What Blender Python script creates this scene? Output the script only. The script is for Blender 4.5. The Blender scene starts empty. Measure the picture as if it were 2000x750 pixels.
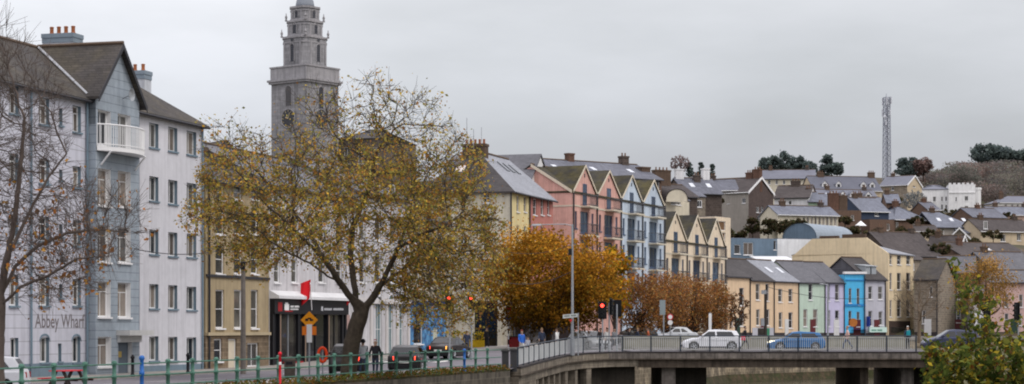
import bpy, bmesh, math, random
import numpy as np
from mathutils import Vector
R = math.radians
F = 3889.0      # focal length in photo pixels (70 mm on 36 mm, 2000 px wide)
CZ = 5.6        # eye height above the water
HV = 640.0      # horizon row
random.seed(7)
rng = np.random.default_rng(7)
scene = bpy.context.scene
col = scene.collection

def P(u, v, Y):
    return Vector(((u-1000)/F*Y, Y, CZ+(HV-v)/F*Y))
def XU(u, Y): return (u-1000)/F*Y
def ZV(v, Y): return CZ+(HV-v)/F*Y

def interp(x, pts):
    if x <= pts[0][0]: return pts[0][1]
    for (a, b), (c, d) in zip(pts, pts[1:]):
        if x <= c: return b+(d-b)*(x-a)/(c-a)
    return pts[-1][1]
def gz(Y):      # street level along the quay
    return CZ+interp(Y, [(0,-2.45),(118,-2.42),(146,-1.78),(159.5,-1.78),(176,-1.45),(240,-1.15),(300,-1.1)])

# ------------------------------------------------------------------ colour and materials
def S(r, g, b, k=1.0):
    def f(c):
        c /= 255.0
        return c/12.92 if c <= .04045 else ((c+.055)/1.055)**2.4
    return (min(f(r)*k, .85), min(f(g)*k, .85), min(f(b)*k, .85))

MATS = {}
def mat(name, base, rough=.85, var=.18, scale=.35, fine=3.0, stain=0.0, kind='', spec=.25, metal=0., bump=.0, base2=None, hrow=.25, emis=0., trans=0.):
    if name in MATS: return MATS[name]
    m = bpy.data.materials.new(name); MATS[name] = m
    m.use_nodes = True
    nt = m.node_tree; N = nt.nodes; L = nt.links
    bs = N['Principled BSDF']
    bs.inputs['Roughness'].default_value = rough
    bs.inputs['Metallic'].default_value = metal
    bs.inputs['Specular IOR Level'].default_value = spec
    geo = N.new('ShaderNodeNewGeometry')
    def noise(sc, det=4, vec=None, rough_=.6):
        n = N.new('ShaderNodeTexNoise'); n.inputs['Scale'].default_value = sc
        n.inputs['Detail'].default_value = det; n.inputs['Roughness'].default_value = rough_
        L.new(vec if vec else geo.outputs['Position'], n.inputs['Vector']); return n.outputs['Fac']
    def mul(a, b):
        n = N.new('ShaderNodeMix'); n.data_type = 'RGBA'; n.blend_type = 'MULTIPLY'
        n.inputs[0].default_value = 1.0
        L.new(a, n.inputs[6]); L.new(b, n.inputs[7]); return n.outputs[2]
    def maprange(a, lo, hi, f0=.25, f1=.75):
        n = N.new('ShaderNodeMapRange'); n.inputs['From Min'].default_value = f0; n.inputs['From Max'].default_value = f1
        n.inputs['To Min'].default_value = lo; n.inputs['To Max'].default_value = hi
        L.new(a, n.inputs['Value']); return n.outputs['Result']
    def mixc(fac, a, b):
        n = N.new('ShaderNodeMix'); n.data_type = 'RGBA'
        L.new(fac, n.inputs[0])
        for i, x in ((6, a), (7, b)):
            if isinstance(x, tuple): n.inputs[i].default_value = (*x, 1)
            else: L.new(x, n.inputs[i])
        return n.outputs[2]
    rgb = N.new('ShaderNodeRGB'); rgb.outputs[0].default_value = (*base, 1)
    c = rgb.outputs[0]
    hgt = None
    if base2:
        c = mixc(maprange(noise(scale*1.7, 5), 0, 1, .42, .62), c, base2)
    if kind in ('slate', 'brick', 'stone', 'block', 'groove'):
        sep = N.new('ShaderNodeSeparateXYZ'); L.new(geo.outputs['Position'], sep.inputs[0])
        add = N.new('ShaderNodeMath'); add.operation = 'MULTIPLY_ADD'
        L.new(sep.outputs[1], add.inputs[0]); add.inputs[1].default_value = .7; L.new(sep.outputs[0], add.inputs[2])
        cmb = N.new('ShaderNodeCombineXYZ'); L.new(add.outputs[0], cmb.inputs[0]); L.new(sep.outputs[2], cmb.inputs[1])
        br = N.new('ShaderNodeTexBrick'); L.new(cmb.outputs[0], br.inputs['Vector'])
        br.inputs['Scale'].default_value = 1.0
        wd, mo, lo = {'slate': (.45, .02, .72), 'brick': (.24, .012, .75), 'stone': (.55, .03, .6), 'block': (1.0, .02, .8), 'groove': (300., .02, .97)}[kind]
        br.inputs['Brick Width'].default_value = wd; br.inputs['Row Height'].default_value = hrow
        br.inputs['Mortar Size'].default_value = mo
        br.inputs['Color1'].default_value = (1, 1, 1, 1); br.inputs['Color2'].default_value = (lo, lo, lo, 1)
        mv = 1.15 if kind in ('brick', 'stone') else .62
        br.inputs['Mortar'].default_value = (mv, mv, mv, 1)
        c = mul(c, br.outputs['Color']); hgt = br.outputs['Fac']
    c1 = maprange(noise(scale, 5), 1-var, 1+var)
    c = mul(c, c1)
    c = mul(c, maprange(noise(fine, 4), 1-var*.7, 1+var*.7))
    if stain:
        mp = N.new('ShaderNodeMapping'); mp.inputs['Scale'].default_value = (3.2, 3.2, .16)
        L.new(geo.outputs['Position'], mp.inputs['Vector'])
        c = mul(c, maprange(noise(1.0, 6, mp.outputs[0], .7), 1-stain, 1.0, .28, .55))
    L.new(c, bs.inputs['Base Color'])
    if bump:
        b = N.new('ShaderNodeBump'); b.inputs['Strength'].default_value = bump; b.inputs['Distance'].default_value = .03
        L.new(noise(fine*3, 5), b.inputs['Height']); L.new(b.outputs[0], bs.inputs['Normal'])
    if emis:
        bs.inputs['Emission Color'].default_value = (*base, 1); bs.inputs['Emission Strength'].default_value = emis
    return m

def leaf_mat(name, transl=.35):
    if name in MATS: return MATS[name]
    m = bpy.data.materials.new(name); MATS[name] = m; m.use_nodes = True
    nt = m.node_tree; N = nt.nodes; L = nt.links
    out = N['Material Output']; N.remove(N['Principled BSDF'])
    at = N.new('ShaderNodeAttribute'); at.attribute_name = 'Col'
    d = N.new('ShaderNodeBsdfDiffuse'); t = N.new('ShaderNodeBsdfTranslucent'); mx = N.new('ShaderNodeMixShader')
    mx.inputs[0].default_value = transl
    L.new(at.outputs['Color'], d.inputs[0]); L.new(at.outputs['Color'], t.inputs[0])
    L.new(d.outputs[0], mx.inputs[1]); L.new(t.outputs[0], mx.inputs[2]); L.new(mx.outputs[0], out.inputs[0])
    return m

def glass_mat(name, dark, light, rough=.12, emis=0.):
    if name in MATS: return MATS[name]
    m = bpy.data.materials.new(name); MATS[name] = m; m.use_nodes = True
    nt = m.node_tree; N = nt.nodes; L = nt.links; bs = N['Principled BSDF']
    oi = N.new('ShaderNodeObjectInfo'); geo = N.new('ShaderNodeNewGeometry')
    no = N.new('ShaderNodeTexNoise'); no.inputs['Scale'].default_value = 1.3; no.inputs['Detail'].default_value = 3
    L.new(geo.outputs['Position'], no.inputs['Vector'])
    ad = N.new('ShaderNodeMath'); ad.operation = 'MULTIPLY'; L.new(oi.outputs['Random'], ad.inputs[0]); L.new(no.outputs['Fac'], ad.inputs[1])
    rp = N.new('ShaderNodeValToRGB'); rp.color_ramp.elements[0].color = (*dark, 1); rp.color_ramp.elements[0].position = .1
    rp.color_ramp.elements[1].color = (*light, 1); rp.color_ramp.elements[1].position = .62
    L.new(ad.outputs[0], rp.inputs[0]); L.new(rp.outputs[0], bs.inputs['Base Color'])
    bs.inputs['Roughness'].default_value = rough; bs.inputs['Specular IOR Level'].default_value = .6
    return m

GD = glass_mat('window_glass', (.012,.014,.018), (.16,.15,.13))
GB = glass_mat('blue_window_glass', (.015,.03,.06), (.10,.16,.24))
GC = glass_mat('curtained_glass', (.10,.08,.065), (.34,.29,.24))
GK = glass_mat('shop_glass', (.006,.007,.009), (.05,.045,.04), .06)
WF = mat('white_frame', S(225,225,225), .5, .06)
DF = mat('dark_frame', S(45,48,55), .5, .1)
BF = mat('blue_frame', S(60,80,110), .5, .1)

# ------------------------------------------------------------------ mesh collecting
def tag(o, label=None, cat=None, group=None, kind=None):
    if label: o['label'] = label
    if cat: o['category'] = cat
    if group: o['group'] = group
    if kind: o['kind'] = kind
    return o
def empty(name, loc, rz=0, label=None, cat=None, group=None):
    o = bpy.data.objects.new(name, None); o.location = loc; o.rotation_euler = (0, 0, rz)
    o.empty_display_size = .3
    col.objects.link(o); return tag(o, label, cat, group)

class MB:
    def __init__(self): self.v = []; self.f = []; self.m = []
    def face(self, pts, mi=0):
        b = len(self.v); self.v += [tuple(p) for p in pts]; self.f.append(tuple(range(b, b+len(pts)))); self.m.append(mi)
    def hexa(self, p, mi=0):   # 8 points: bottom ring then top ring
        b = len(self.v); self.v += [tuple(q) for q in p]
        for f in ((0,3,2,1),(4,5,6,7),(0,1,5,4),(1,2,6,5),(2,3,7,6),(3,0,4,7)):
            self.f.append(tuple(b+i for i in f)); self.m.append(mi)
    def box(self, x0, y0, z0, x1, y1, z1, mi=0):
        self.hexa([(x0,y0,z0),(x1,y0,z0),(x1,y1,z0),(x0,y1,z0),(x0,y0,z1),(x1,y0,z1),(x1,y1,z1),(x0,y1,z1)], mi)
    def slab(self, top, th, mi=0):
        n = len(top); b = len(self.v)
        self.v += [tuple(p) for p in top]+[(p[0],p[1],p[2]-th) for p in top]
        self.f.append(tuple(range(b, b+n))); self.m.append(mi)
        self.f.append(tuple(range(b+2*n-1, b+n-1, -1))); self.m.append(mi)
        for i in range(n):
            j = (i+1) % n; self.f.append((b+i, b+n+i, b+n+j, b+j)); self.m.append(mi)
    def prism(self, poly, z0, z1, mi=0): self.slab([(p[0], p[1], z1) for p in poly], z1-z0, mi)
    def tube(self, pts, rad, n=6, mi=0, cap=True):
        pts = [Vector(p) for p in pts]; k = len(pts)
        if not hasattr(rad, '__len__'): rad = [rad]*k
        b = len(self.v); up = None
        for i in range(k):
            d = (pts[min(i+1, k-1)]-pts[max(i-1, 0)])
            if d.length < 1e-9: d = Vector((0,0,1))
            d.normalize()
            if up is None:
                up = Vector((0,0,1)).cross(d)
                if up.length < .05: up = Vector((1,0,0))
            up = (up-d*up.dot(d))
            if up.length < 1e-6: up = Vector((1,0,0)).cross(d)
            up.normalize(); w = d.cross(up)
            for j in range(n):
                a = 2*math.pi*j/n
                self.v.append(tuple(pts[i]+(up*math.cos(a)+w*math.sin(a))*rad[i]))
        for i in range(k-1):
            for j in range(n):
                j2 = (j+1) % n
                self.f.append((b+i*n+j, b+i*n+j2, b+(i+1)*n+j2, b+(i+1)*n+j)); self.m.append(mi)
        if cap:
            self.f.append(tuple(b+j for j in reversed(range(n)))); self.m.append(mi)
            self.f.append(tuple(b+(k-1)*n+j for j in range(n))); self.m.append(mi)
    def lathe(self, prof, c=(0,0,0), n=12, axis='z', mi=0):   # prof: (radius, height)
        b = len(self.v); k = len(prof)
        for r, h in prof:
            for j in range(n):
                a = 2*math.pi*(j+.5)/n; x, y = r*math.cos(a), r*math.sin(a)
                q = (x, y, h) if axis == 'z' else ((x, h, y) if axis == 'y' else (h, x, y))
                self.v.append((c[0]+q[0], c[1]+q[1], c[2]+q[2]))
        for i in range(k-1):
            for j in range(n):
                j2 = (j+1) % n; self.f.append((b+i*n+j, b+i*n+j2, b+(i+1)*n+j2, b+(i+1)*n+j)); self.m.append(mi)
        self.f.append(tuple(b+j for j in reversed(range(n)))); self.m.append(mi)
        self.f.append(tuple(b+(k-1)*n+j for j in range(n))); self.m.append(mi)
    def ball(self, c, r, mi=0, n=8, sq=(1,1,1)):
        prof = [(max(r*math.sin(math.pi*i/6), r*.02), -r*math.cos(math.pi*i/6)) for i in range(7)]
        b = len(self.v); self.lathe([(p, h) for p, h in prof], (0,0,0), n, 'z', mi)
        for i in range(b, len(self.v)):
            q = self.v[i]; self.v[i] = (c[0]+q[0]*sq[0], c[1]+q[1]*sq[1], c[2]+q[2]*sq[2])
    def build(self, name, mats, parent=None, smooth=False, label=None, cat=None, group=None, kind=None, bevel=0):
        me = bpy.data.meshes.new(name); me.from_pydata(self.v, [], self.f)
        mats = mats if isinstance(mats, (list, tuple)) else [mats]
        for m in mats: me.materials.append(m)
        if len(mats) > 1: me.polygons.foreach_set('material_index', self.m)
        if smooth: me.polygons.foreach_set('use_smooth', [True]*len(self.f))
        me.update()
        o = bpy.data.objects.new(name, me); col.objects.link(o)
        if parent: o.parent = parent
        if bevel:
            bm = bmesh.new(); bm.from_mesh(me); bmesh.ops.remove_doubles(bm, verts=bm.verts, dist=1e-4)
            bmesh.ops.recalc_face_normals(bm, faces=bm.faces); bm.to_mesh(me); bm.free()
            md = o.modifiers.new('bevel', 'BEVEL'); md.width = bevel; md.segments = 2; md.limit_method = 'ANGLE'; md.angle_limit = R(28)
        return tag(o, label, cat, group, kind)

# ------------------------------------------------------------------ walls, windows, roofs, buildings
class Wall:                    # a vertical plane in a building's own coordinates: a along it, z up, d inward
    def __init__(self, p0, e, nin, W): self.p0 = Vector((*p0, 0)); self.e = Vector((*e, 0)); self.n = Vector((*nin, 0)); self.W = W
    def pt(self, a, z, d=0):
        q = self.p0+self.e*a+self.n*d; return (q.x, q.y, z)
    def box(self, mb, a0, z0, a1, z1, d0, d1, mi=0):
        mb.hexa([self.pt(a0,z0,d0), self.pt(a1,z0,d0), self.pt(a1,z0,d1), self.pt(a0,z0,d1),
                 self.pt(a0,z1,d0), self.pt(a1,z1,d0), self.pt(a1,z1,d1), self.pt(a0,z1,d1)], mi)
    def holes(self, mb, z0, z1, hs, depth=.16, mi=0, a0=0, a1=None, rmi=None):
        if a1 is None: a1 = self.W
        rmi = mi if rmi is None else rmi
        hs = [(max(a0, h[0]), max(z0, h[1]), min(a1, h[2]), min(z1, h[3])) for h in hs]
        hs = [h for h in hs if h[2]-h[0] > .02 and h[3]-h[1] > .02]
        As = sorted({round(x, 4) for x in [a0, a1]+[h[0] for h in hs]+[h[2] for h in hs]})
        Zs = sorted({round(x, 4) for x in [z0, z1]+[h[1] for h in hs]+[h[3] for h in hs]})
        for i in range(len(As)-1):
            for j in range(len(Zs)-1):
                ca, cz = (As[i]+As[i+1])/2, (Zs[j]+Zs[j+1])/2
                if any(h[0] < ca < h[2] and h[1] < cz < h[3] for h in hs): continue
                mb.face([self.pt(As[i],Zs[j]), self.pt(As[i+1],Zs[j]), self.pt(As[i+1],Zs[j+1]), self.pt(As[i],Zs[j+1])], mi)
        for h in hs:
            c = [(h[0],h[1]),(h[2],h[1]),(h[2],h[3]),(h[0],h[3])]
            for k in range(4):
                p, q = c[k], c[(k+1) % 4]
                mb.face([self.pt(*p), self.pt(*q), self.pt(*q, depth), self.pt(*p, depth)], rmi)

def window(root, w, a0, z0, a1, z1, style='sash', glass=None, frame=None, proud=False, sill=None, name='window', r=.16):
    glass = glass or GD; frame = frame or WF
    d0, d1, dp = (-.05, .0, -.015) if proud else (r-.07, r-.002, r-.03)
    f = MB(); b = min(.07, (a1-a0)*.12)
    w.box(f, a0, z0, a0+b, z1, d0, d1); w.box(f, a1-b, z0, a1, z1, d0, d1)
    w.box(f, a0+b, z0, a1-b, z0+b, d0, d1); w.box(f, a0+b, z1-b, a1-b, z1, d0, d1)
    ia, ib = a0+b, a1-b; iz, jz = z0+b, z1-b; mid = (a0+a1)/2; t = b*.55
    e0 = d0+.012
    if style in ('sash', 'cross', 'pair'):
        zm = (z0+z1)/2; w.box(f, ia, zm-t/2, ib, zm+t/2, e0, d1)
        if style == 'cross': w.box(f, mid-t/2, iz, mid+t/2, zm-t/2, e0, d1); w.box(f, mid-t/2, zm+t/2, mid+t/2, jz, e0, d1)
    if style in ('case', 'french'):
        w.box(f, mid-t/2, iz, mid+t/2, jz, e0, d1)
        if style == 'french': w.box(f, ia, iz, mid-t/2, iz+.18, e0, d1); w.box(f, mid+t/2, iz, ib, iz+.18, e0, d1)
    if style == 'trans':
        zm = z0+(z1-z0)*.72; w.box(f, ia, zm-t/2, ib, zm+t/2, e0, d1); w.box(f, mid-t/2, iz, mid+t/2, zm-t/2, e0, d1)
    if style not in ('french', 'door', 'nosill'):
        w.box(f, a0-.06, z0-.09, a1+.06, z0-.003, -.10, r-.02 if not proud else -.003, 1)
    o = f.build(name, [frame, sill or frame], root)
    g = MB(); g.face([w.pt(ia,iz,dp), w.pt(ib,iz,dp), w.pt(ib,jz,dp), w.pt(ia,jz,dp)])
    g.build('window_pane' if name == 'window' else 'pane', glass, o)
    return o

class Building:
    def __init__(s, name, label, cat, A, B, depth, zb, ze, wall, group=None):
        ax, ay, bx, by = XU(*A), A[1], XU(*B), B[1]
        s.o = (ax, ay); s.W = math.hypot(bx-ax, by-ay); s.ang = math.atan2(by-ay, bx-ax)
        s.e = ((bx-ax)/s.W, (by-ay)/s.W); s.n = (-s.e[1], s.e[0]); s.D = depth; s.zb = zb; s.H = ze-zb
        s.root = empty(name, (ax, ay, zb), s.ang, label, cat, group)
        s.front = Wall((0, 0), (1, 0), (0, 1), s.W)
        s.left = Wall((0, depth), (0, -1), (1, 0), depth)
        s.right = Wall((s.W, 0), (0, 1), (-1, 0), depth)
        s.back = Wall((s.W, depth), (-1, 0), (0, -1), s.W)
        s.wall = wall
    def ray(s, u, wall, off=0):   # where the sight line of column u meets a wall: (a along it, distance Y)
        p = wall.p0-wall.n*off
        px = s.o[0]+s.e[0]*p.x+s.n[0]*p.y; py = s.o[1]+s.e[1]*p.x+s.n[1]*p.y
        dx = s.e[0]*wall.e.x+s.n[0]*wall.e.y; dy = s.e[1]*wall.e.x+s.n[1]*wall.e.y
        k = (u-1000)/F
        a = (k*py-px)/(dx-k*dy); return a, py+a*dy
    def rect(s, wall, u0, v0, u1, v1, off=0):
        a0, Y0 = s.ray(u0, wall, off); a1, Y1 = s.ray(u1, wall, off); Y = (Y0+Y1)/2
        return (min(a0,a1), ZV(v1, Y)-s.zb, max(a0,a1), ZV(v0, Y)-s.zb)
    def walls(s, front=(), left=(), right=(), gables=None, rise=0, mats=None, z0=-8.0, rmi=None, r=.16, split=None, wmi={}, sill=None):
        """openings: (u0,v0,u1,v1,style[,glass[,frame[,proud]]]) in photo columns/rows measured on that wall"""
        mb = MB(); out = []
        for wl, ops in ((s.front, front), (s.left, left), (s.right, right), (s.back, ())):
            hs = []
            for op in ops:
                rc = s.rect(wl, *op[:4]); pr = len(op) > 7 and op[7]
                out.append((wl, rc, op, pr))
                if not pr: hs.append(rc)
            k = wmi.get({s.front: 'front', s.left: 'left', s.right: 'right', s.back: 'back'}[wl], 0)
            if split: wl.holes(mb, z0, split[0], hs, r, split[1]); wl.holes(mb, split[0], s.H, hs, r, k, rmi=rmi)
            else: wl.holes(mb, z0, s.H, hs, r, k, rmi=rmi)
        D, W, H = s.D, s.W, s.H
        if gables == 'gx':
            for x in (0, W): mb.face([(x,0,H),(x,D,H),(x,D/2,H+rise)], wmi.get('left' if x == 0 else 'right', 0))
        if gables in ('gy', 'cross'):
            for y in ((0, D) if gables == 'gy' else (0,)): mb.face([(0,y,H),(W,y,H),(W/2,y,H+rise)])
        if gables == 'cross':
            for x in (0, W): mb.face([(x,0,H),(x,D,H),(x,D/2,H+rise)])
        wobj = mb.build('wall', mats or s.wall, s.root)
        for wl, rc, op, pr in out:
            window(s.root, wl, *rc, r=r, sill=sill, style=op[4], glass=op[5] if len(op) > 5 else None, frame=op[6] if len(op) > 6 else None, proud=pr)
        return wobj
    def roof(s, kind, rise, m, over=.3, th=.14, hip=(True, True), trim=None, ridge=True):
        D, W, H = s.D, s.W, s.H; o = over; mb = MB(); up = .16
        def gx(y1=None):
            sl = rise/(D/2); z0 = H-o*sl+up; zr = H+rise+up
            mb.slab([(-o*.6,-o,z0),(W+o*.6,-o,z0),(W+o*.6,D/2,zr),(-o*.6,D/2,zr)], th)
            mb.slab([(W+o*.6,D+o,z0),(-o*.6,D+o,z0),(-o*.6,D/2+.001,zr),(W+o*.6,D/2+.001,zr)], th)
        def gy(y0, y1):
            sl = rise/(W/2); z0 = H-o*.5*sl+up; zr = H+rise+up; q = o*.5
            mb.slab([(-q,y0,z0),(W/2,y0,zr),(W/2,y1,zr),(-q,y1,z0)], th)
            mb.slab([(W/2+.001,y0,zr),(W+q,y0,z0),(W+q,y1,z0),(W/2+.001,y1,zr)], th)
        if kind == 'gx': gx()
        elif kind == 'gy': gy(-o*.6, D+o*.6)
        elif kind == 'cross': gx(); gy(-.12, D/2)
        elif kind == 'hip':
            hl = D/2 if hip[0] else 0; hr = D/2 if hip[1] else 0
            sl = rise/(D/2); z0 = H-o*sl+up; zr = H+rise+up
            l, r = -o, W+o; a = (hl, D/2, zr) if hip[0] else (l, D/2, zr); b = (W-hr, D/2, zr) if hip[1] else (r, D/2, zr)
            mb.slab([(l,-o,z0),(r,-o,z0),b,a], th); mb.slab([(r,D+o,z0),(l,D+o,z0),a,b], th)
            if hip[0]: mb.slab([(l,D+o,z0),(l,-o,z0),a], th)
            if hip[1]: mb.slab([(r,-o,z0),(r,D+o,z0),b], th)
        elif kind == 'mono':     # rises from the front to the back
            mb.slab([(-o,-o,H+up),(W+o,-o,H+up),(W+o,D+o,H+rise+up),(-o,D+o,H+rise+up)], th)
        elif kind == 'flat':
            mb.box(.25, .25, H-.55, W-.25, D-.25, H-.4)
            for a in (0, W-.25): mb.box(a, 0, H, a+.25, D, H+.06)
            for b in (0, D-.25): mb.box(.25, b, H, W-.25, b+.25, H+.06)
        ro = mb.build('roof', m, s.root)
        if kind in ('gx', 'hip', 'cross') and ridge:
            rb = MB(); zr = H+rise+up; x0 = D/2 if kind == 'hip' and hip[0] else 0; x1 = W-(D/2 if kind == 'hip' and hip[1] else 0)
            rb.tube([(x0,D/2,zr+.02),(x1,D/2,zr+.02)], .11, 6); rb.build('ridge_tiles', MATS['ridge'], ro)
        if trim:
            tb = MB(); sl = rise/(D/2) if kind in ('gx', 'hip') else 0
            z0 = H-o*sl+up-th
            tb.tube([(-o*.6,-o-.06,z0+.02),(W+o*.6,-o-.06,z0+.02)], .07, 6); tb.build('gutter', trim, ro)
        s.roofobj = ro; return ro
    def chimney(s, x, y, z0, z1, w, d, m, pots=3, potm=None, band=None):
        c = MB(); c.box(x-w/2, y-d/2, z0, x+w/2, y+d/2, z1-.22); c.box(x-w/2-.06, y-d/2-.06, z1-.22, x+w/2+.06, y+d/2+.06, z1, 1)
        if band: c.box(x-w/2-.03, y-d/2-.03, z1-.48, x+w/2+.03, y+d/2+.03, z1-.225, 1)
        o = c.build('chimney', [m, band or m], s.root)
        ax = w > d
        for i in range(pots):
            t = (i+.5)/pots-.5; px, py = (x+t*w*.95, y) if ax else (x, y+t*d*.95)
            p = MB(); p.lathe([(.12,z1-.02),(.13,z1+.08),(.10,z1+.12),(.10,z1+.36),(.125,z1+.39),(.09,z1+.43)], (px,py,0), 8)
            p.build('chimney_pot', potm or MATS['terracotta'], o)
        return o
    def trim(s, wall, u0, v0, u1, v1, d, m, name='cornice', off=0):
        r = s.rect(wall, u0, v0, u1, v1, off); mb = MB(); wall.box(mb, r[0], r[1], r[2], r[3], -d, -.003); return mb.build(name, m, s.root)

def text_on(wall, root, body, a0, z0, a1, z1, m, d=-.006, name='painted_lettering'):
    cu = bpy.data.curves.new(name, 'FONT'); cu.body = body; cu.offset = .012; cu.resolution_u = 3
    to = bpy.data.objects.new('lettering_source', cu); col.objects.link(to)
    dg = bpy.context.evaluated_depsgraph_get(); me = bpy.data.meshes.new_from_object(to.evaluated_get(dg))
    bpy.data.objects.remove(to)
    n = len(me.vertices); c = np.zeros(n*3); me.vertices.foreach_get('co', c); c = c.reshape(-1, 3)
    lo, hi = c.min(0), c.max(0)
    for v in me.vertices:
        a = a0+(v.co.x-lo[0])/(hi[0]-lo[0])*(a1-a0); z = z0+(v.co.y-lo[1])/(hi[1]-lo[1])*(z1-z0)
        v.co = wall.pt(a, z, d)
    me.name = name; me.materials.clear(); me.materials.append(m)
    o = bpy.data.objects.new(name, me); col.objects.link(o); o.parent = root; return o

# ------------------------------------------------------------------ palette
mat('ridge', S(95,80,68), .9, .2)
mat('terracotta', S(140,86,56), .9, .2)
SLATE = mat('grey_slate', S(92,92,98), .55, .22, .5, 2.5, .25, 'slate', .4, bump=.2, hrow=.14)
SLATE_D = mat('dark_slate', S(70,66,66), .7, .25, .4, 2.5, .25, 'slate', .3, bump=.2, hrow=.14)
SLATE_M = mat('mossy_slate', S(72,68,66), .8, .3, .3, 2.5, .25, 'slate', .25, bump=.2, base2=S(82,76,66), hrow=.14)
SLATE_L = mat('pale_sheen_slate', S(135,138,146), .45, .15, .5, 2.5, .2, 'slate', .5, hrow=.14)  # pale tone carries the sky reflection of the corner roofs
GUTTER = mat('dark_gutter', S(50,50,54), .5, .1)
BRICKM = mat('red_brick', S(98,74,62), .9, .25, .6, 3, .2, 'brick', hrow=.075)
LEAF = leaf_mat('leaf')
BARK = mat('bark', S(72,64,54), .95, .35, 1.5, 6, .3, bump=.6)
BARK_D = mat('dark_bark', S(58,50,44), .95, .3, 2.0, 6, bump=.4)
CONC = mat('weathered_concrete', S(150,144,134), .9, .25, .5, 3, .4, bump=.3)
METAL = mat('galvanised_steel', S(150,154,158), .5, .12, 1, 4, metal=.3)
BLACK = mat('black_paint', S(28,28,31), .5, .15)
# ------------------------------------------------------------------ vegetation
def leaves_mesh(name, C, size, colors, parent, flat=.5, fold=True, aspect=.7, label=None, kind=None, cat=None, rs=1):
    """C: (n,3) leaf centres in parent coordinates; one small leaf-shaped quad per centre with its own colour"""
    n = len(C); r = np.random.default_rng(rs)
    sz = size*np.clip(r.lognormal(-.08, .32, n), .45, 1.9)
    nrm = r.normal(size=(n, 3)); nrm[:, 2] = nrm[:, 2]*(1-flat)+flat*np.sign(nrm[:, 2]+.6)*1.2
    nrm /= np.linalg.norm(nrm, axis=1)[:, None]
    t = r.normal(size=(n, 3)); t -= nrm*(t*nrm).sum(1)[:, None]; t /= np.linalg.norm(t, axis=1)[:, None]
    b = np.cross(nrm, t)
    h = sz[:, None]*.5
    V = np.stack([C-t*h, C+b*h*aspect+nrm*h*.18, C+t*h, C-b*h*aspect+nrm*h*.18], 1).reshape(-1, 3)
    me = bpy.data.meshes.new(name)
    me.vertices.add(4*n); me.vertices.foreach_set('co', V.ravel().astype(np.float32))
    me.loops.add(4*n); me.loops.foreach_set('vertex_index', np.arange(4*n, dtype=np.int32))
    me.polygons.add(n); me.polygons.foreach_set('loop_start', np.arange(0, 4*n, 4, dtype=np.int32))
    me.update(calc_edges=True); me.validate()
    at = me.color_attributes.new('Col', 'FLOAT_COLOR', 'POINT')
    cc = np.ones((4*n, 4), np.float32); cc[:, :3] = np.repeat(np.clip(colors, .004, .9), 4, axis=0)
    at.data.foreach_set('color', cc.ravel())
    me.materials.append(LEAF)
    o = bpy.data.objects.new(name, me); col.objects.link(o); o.parent = parent
    return tag(o, label, cat, None, kind)

def palette(n, cols, r, weights=None, jit=.22, clump=None):
    idx = r.choice(len(cols), n, p=weights)
    c = np.array(cols)[idx]*r.uniform(1-jit, 1+jit, (n, 1))
    if clump is not None: c *= clump[:, None]
    return c

def colonize(seeds, A, step, infl, kill, iters, r):
    """space colonisation: seeds = polylines (first one holds the root); returns nodes, parents"""
    nodes = []; par = []
    for pl in seeds:
        pl = [np.array(p, float) for p in pl]
        if not nodes: nodes.append(pl[0]); par.append(-1); prev = 0; rest = pl[1:]
        else:
            d = np.linalg.norm(np.array(nodes)-pl[0], axis=1); prev = int(d.argmin()); rest = pl[1:] if d.min() < step*.7 else pl
        for q in rest:
            a = nodes[prev]; L = np.linalg.norm(q-a); k = max(1, int(round(L/step)))
            for i in range(1, k+1):
                nodes.append(a+(q-a)*i/k+r.normal(size=3)*step*.06*(i < k)); par.append(prev); prev = len(nodes)-1
    N = np.array(nodes); alive = np.ones(len(A), bool)
    dist = np.full(len(A), 1e9); near = np.zeros(len(A), int)
    def upd(new, base):
        for s in range(0, len(new), 200):
            D = np.linalg.norm(A[:, None]-new[None, s:s+200], axis=2); j = D.argmin(1); dm = D[np.arange(len(A)), j]
            k = dm < dist; dist[k] = dm[k]; near[k] = base+s+j[k]
    upd(N, 0); nodes = list(N); cnt = {}
    for it in range(iters):
        alive &= dist > kill
        act = alive & (dist < infl)
        if not act.any(): break
        dirs = {}
        ids = near[act]; vec = A[act]-np.array(nodes)[ids]; vec /= np.linalg.norm(vec, axis=1)[:, None]
        for i, v in zip(ids, vec): dirs[i] = dirs.get(i, 0)+v
        new = []
        for i, v in dirs.items():
            if cnt.get(i, 0) > 3: continue
            L = np.linalg.norm(v)
            if L < 1e-6: continue
            cnt[i] = cnt.get(i, 0)+1
            new.append(nodes[i]+(v/L+r.normal(size=3)*.18)*step); par.append(i)
        if not new: break
        base = len(nodes); nodes += new; upd(np.array(new), base)
    return np.array(nodes), par

def tree_mesh(N, par, r_tip, r_base, pw=2.3, bias=1.0):
    n = len(N); kids = [[] for _ in range(n)]
    for i, p in enumerate(par):
        if p >= 0: kids[p].append(i)
    w = np.zeros(n)
    for i in range(n-1, -1, -1):      # children always follow their parents
        w[i] = max(r_tip**pw, sum(w[k] for k in kids[i])) if kids[i] else r_tip**pw
    rad = w**(1/pw); rad *= 1+(r_base/rad[0]-1)*((rad-r_tip)/max(rad[0]-r_tip, 1e-6))**2
    mb = MB(); stack = [(0, None)]
    while stack:
        i, p = stack.pop(); pts = []; rr = []
        if p is not None: pts.append(N[p]); rr.append(min(rad[i]*1.15, rad[p]))
        while True:
            pts.append(N[i]); rr.append(rad[i])
            if not kids[i]: break
            ks = sorted(kids[i], key=lambda k: -rad[k])
            for k in ks[1:]: stack.append((k, i))
            i = ks[0]
        if len(pts) > 1:
            q = 9 if rr[0] > .15 else (5 if rr[0] > .04 else 3)
            mb.tube(pts, rr, q, cap=False)
    return mb, rad, kids

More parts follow.
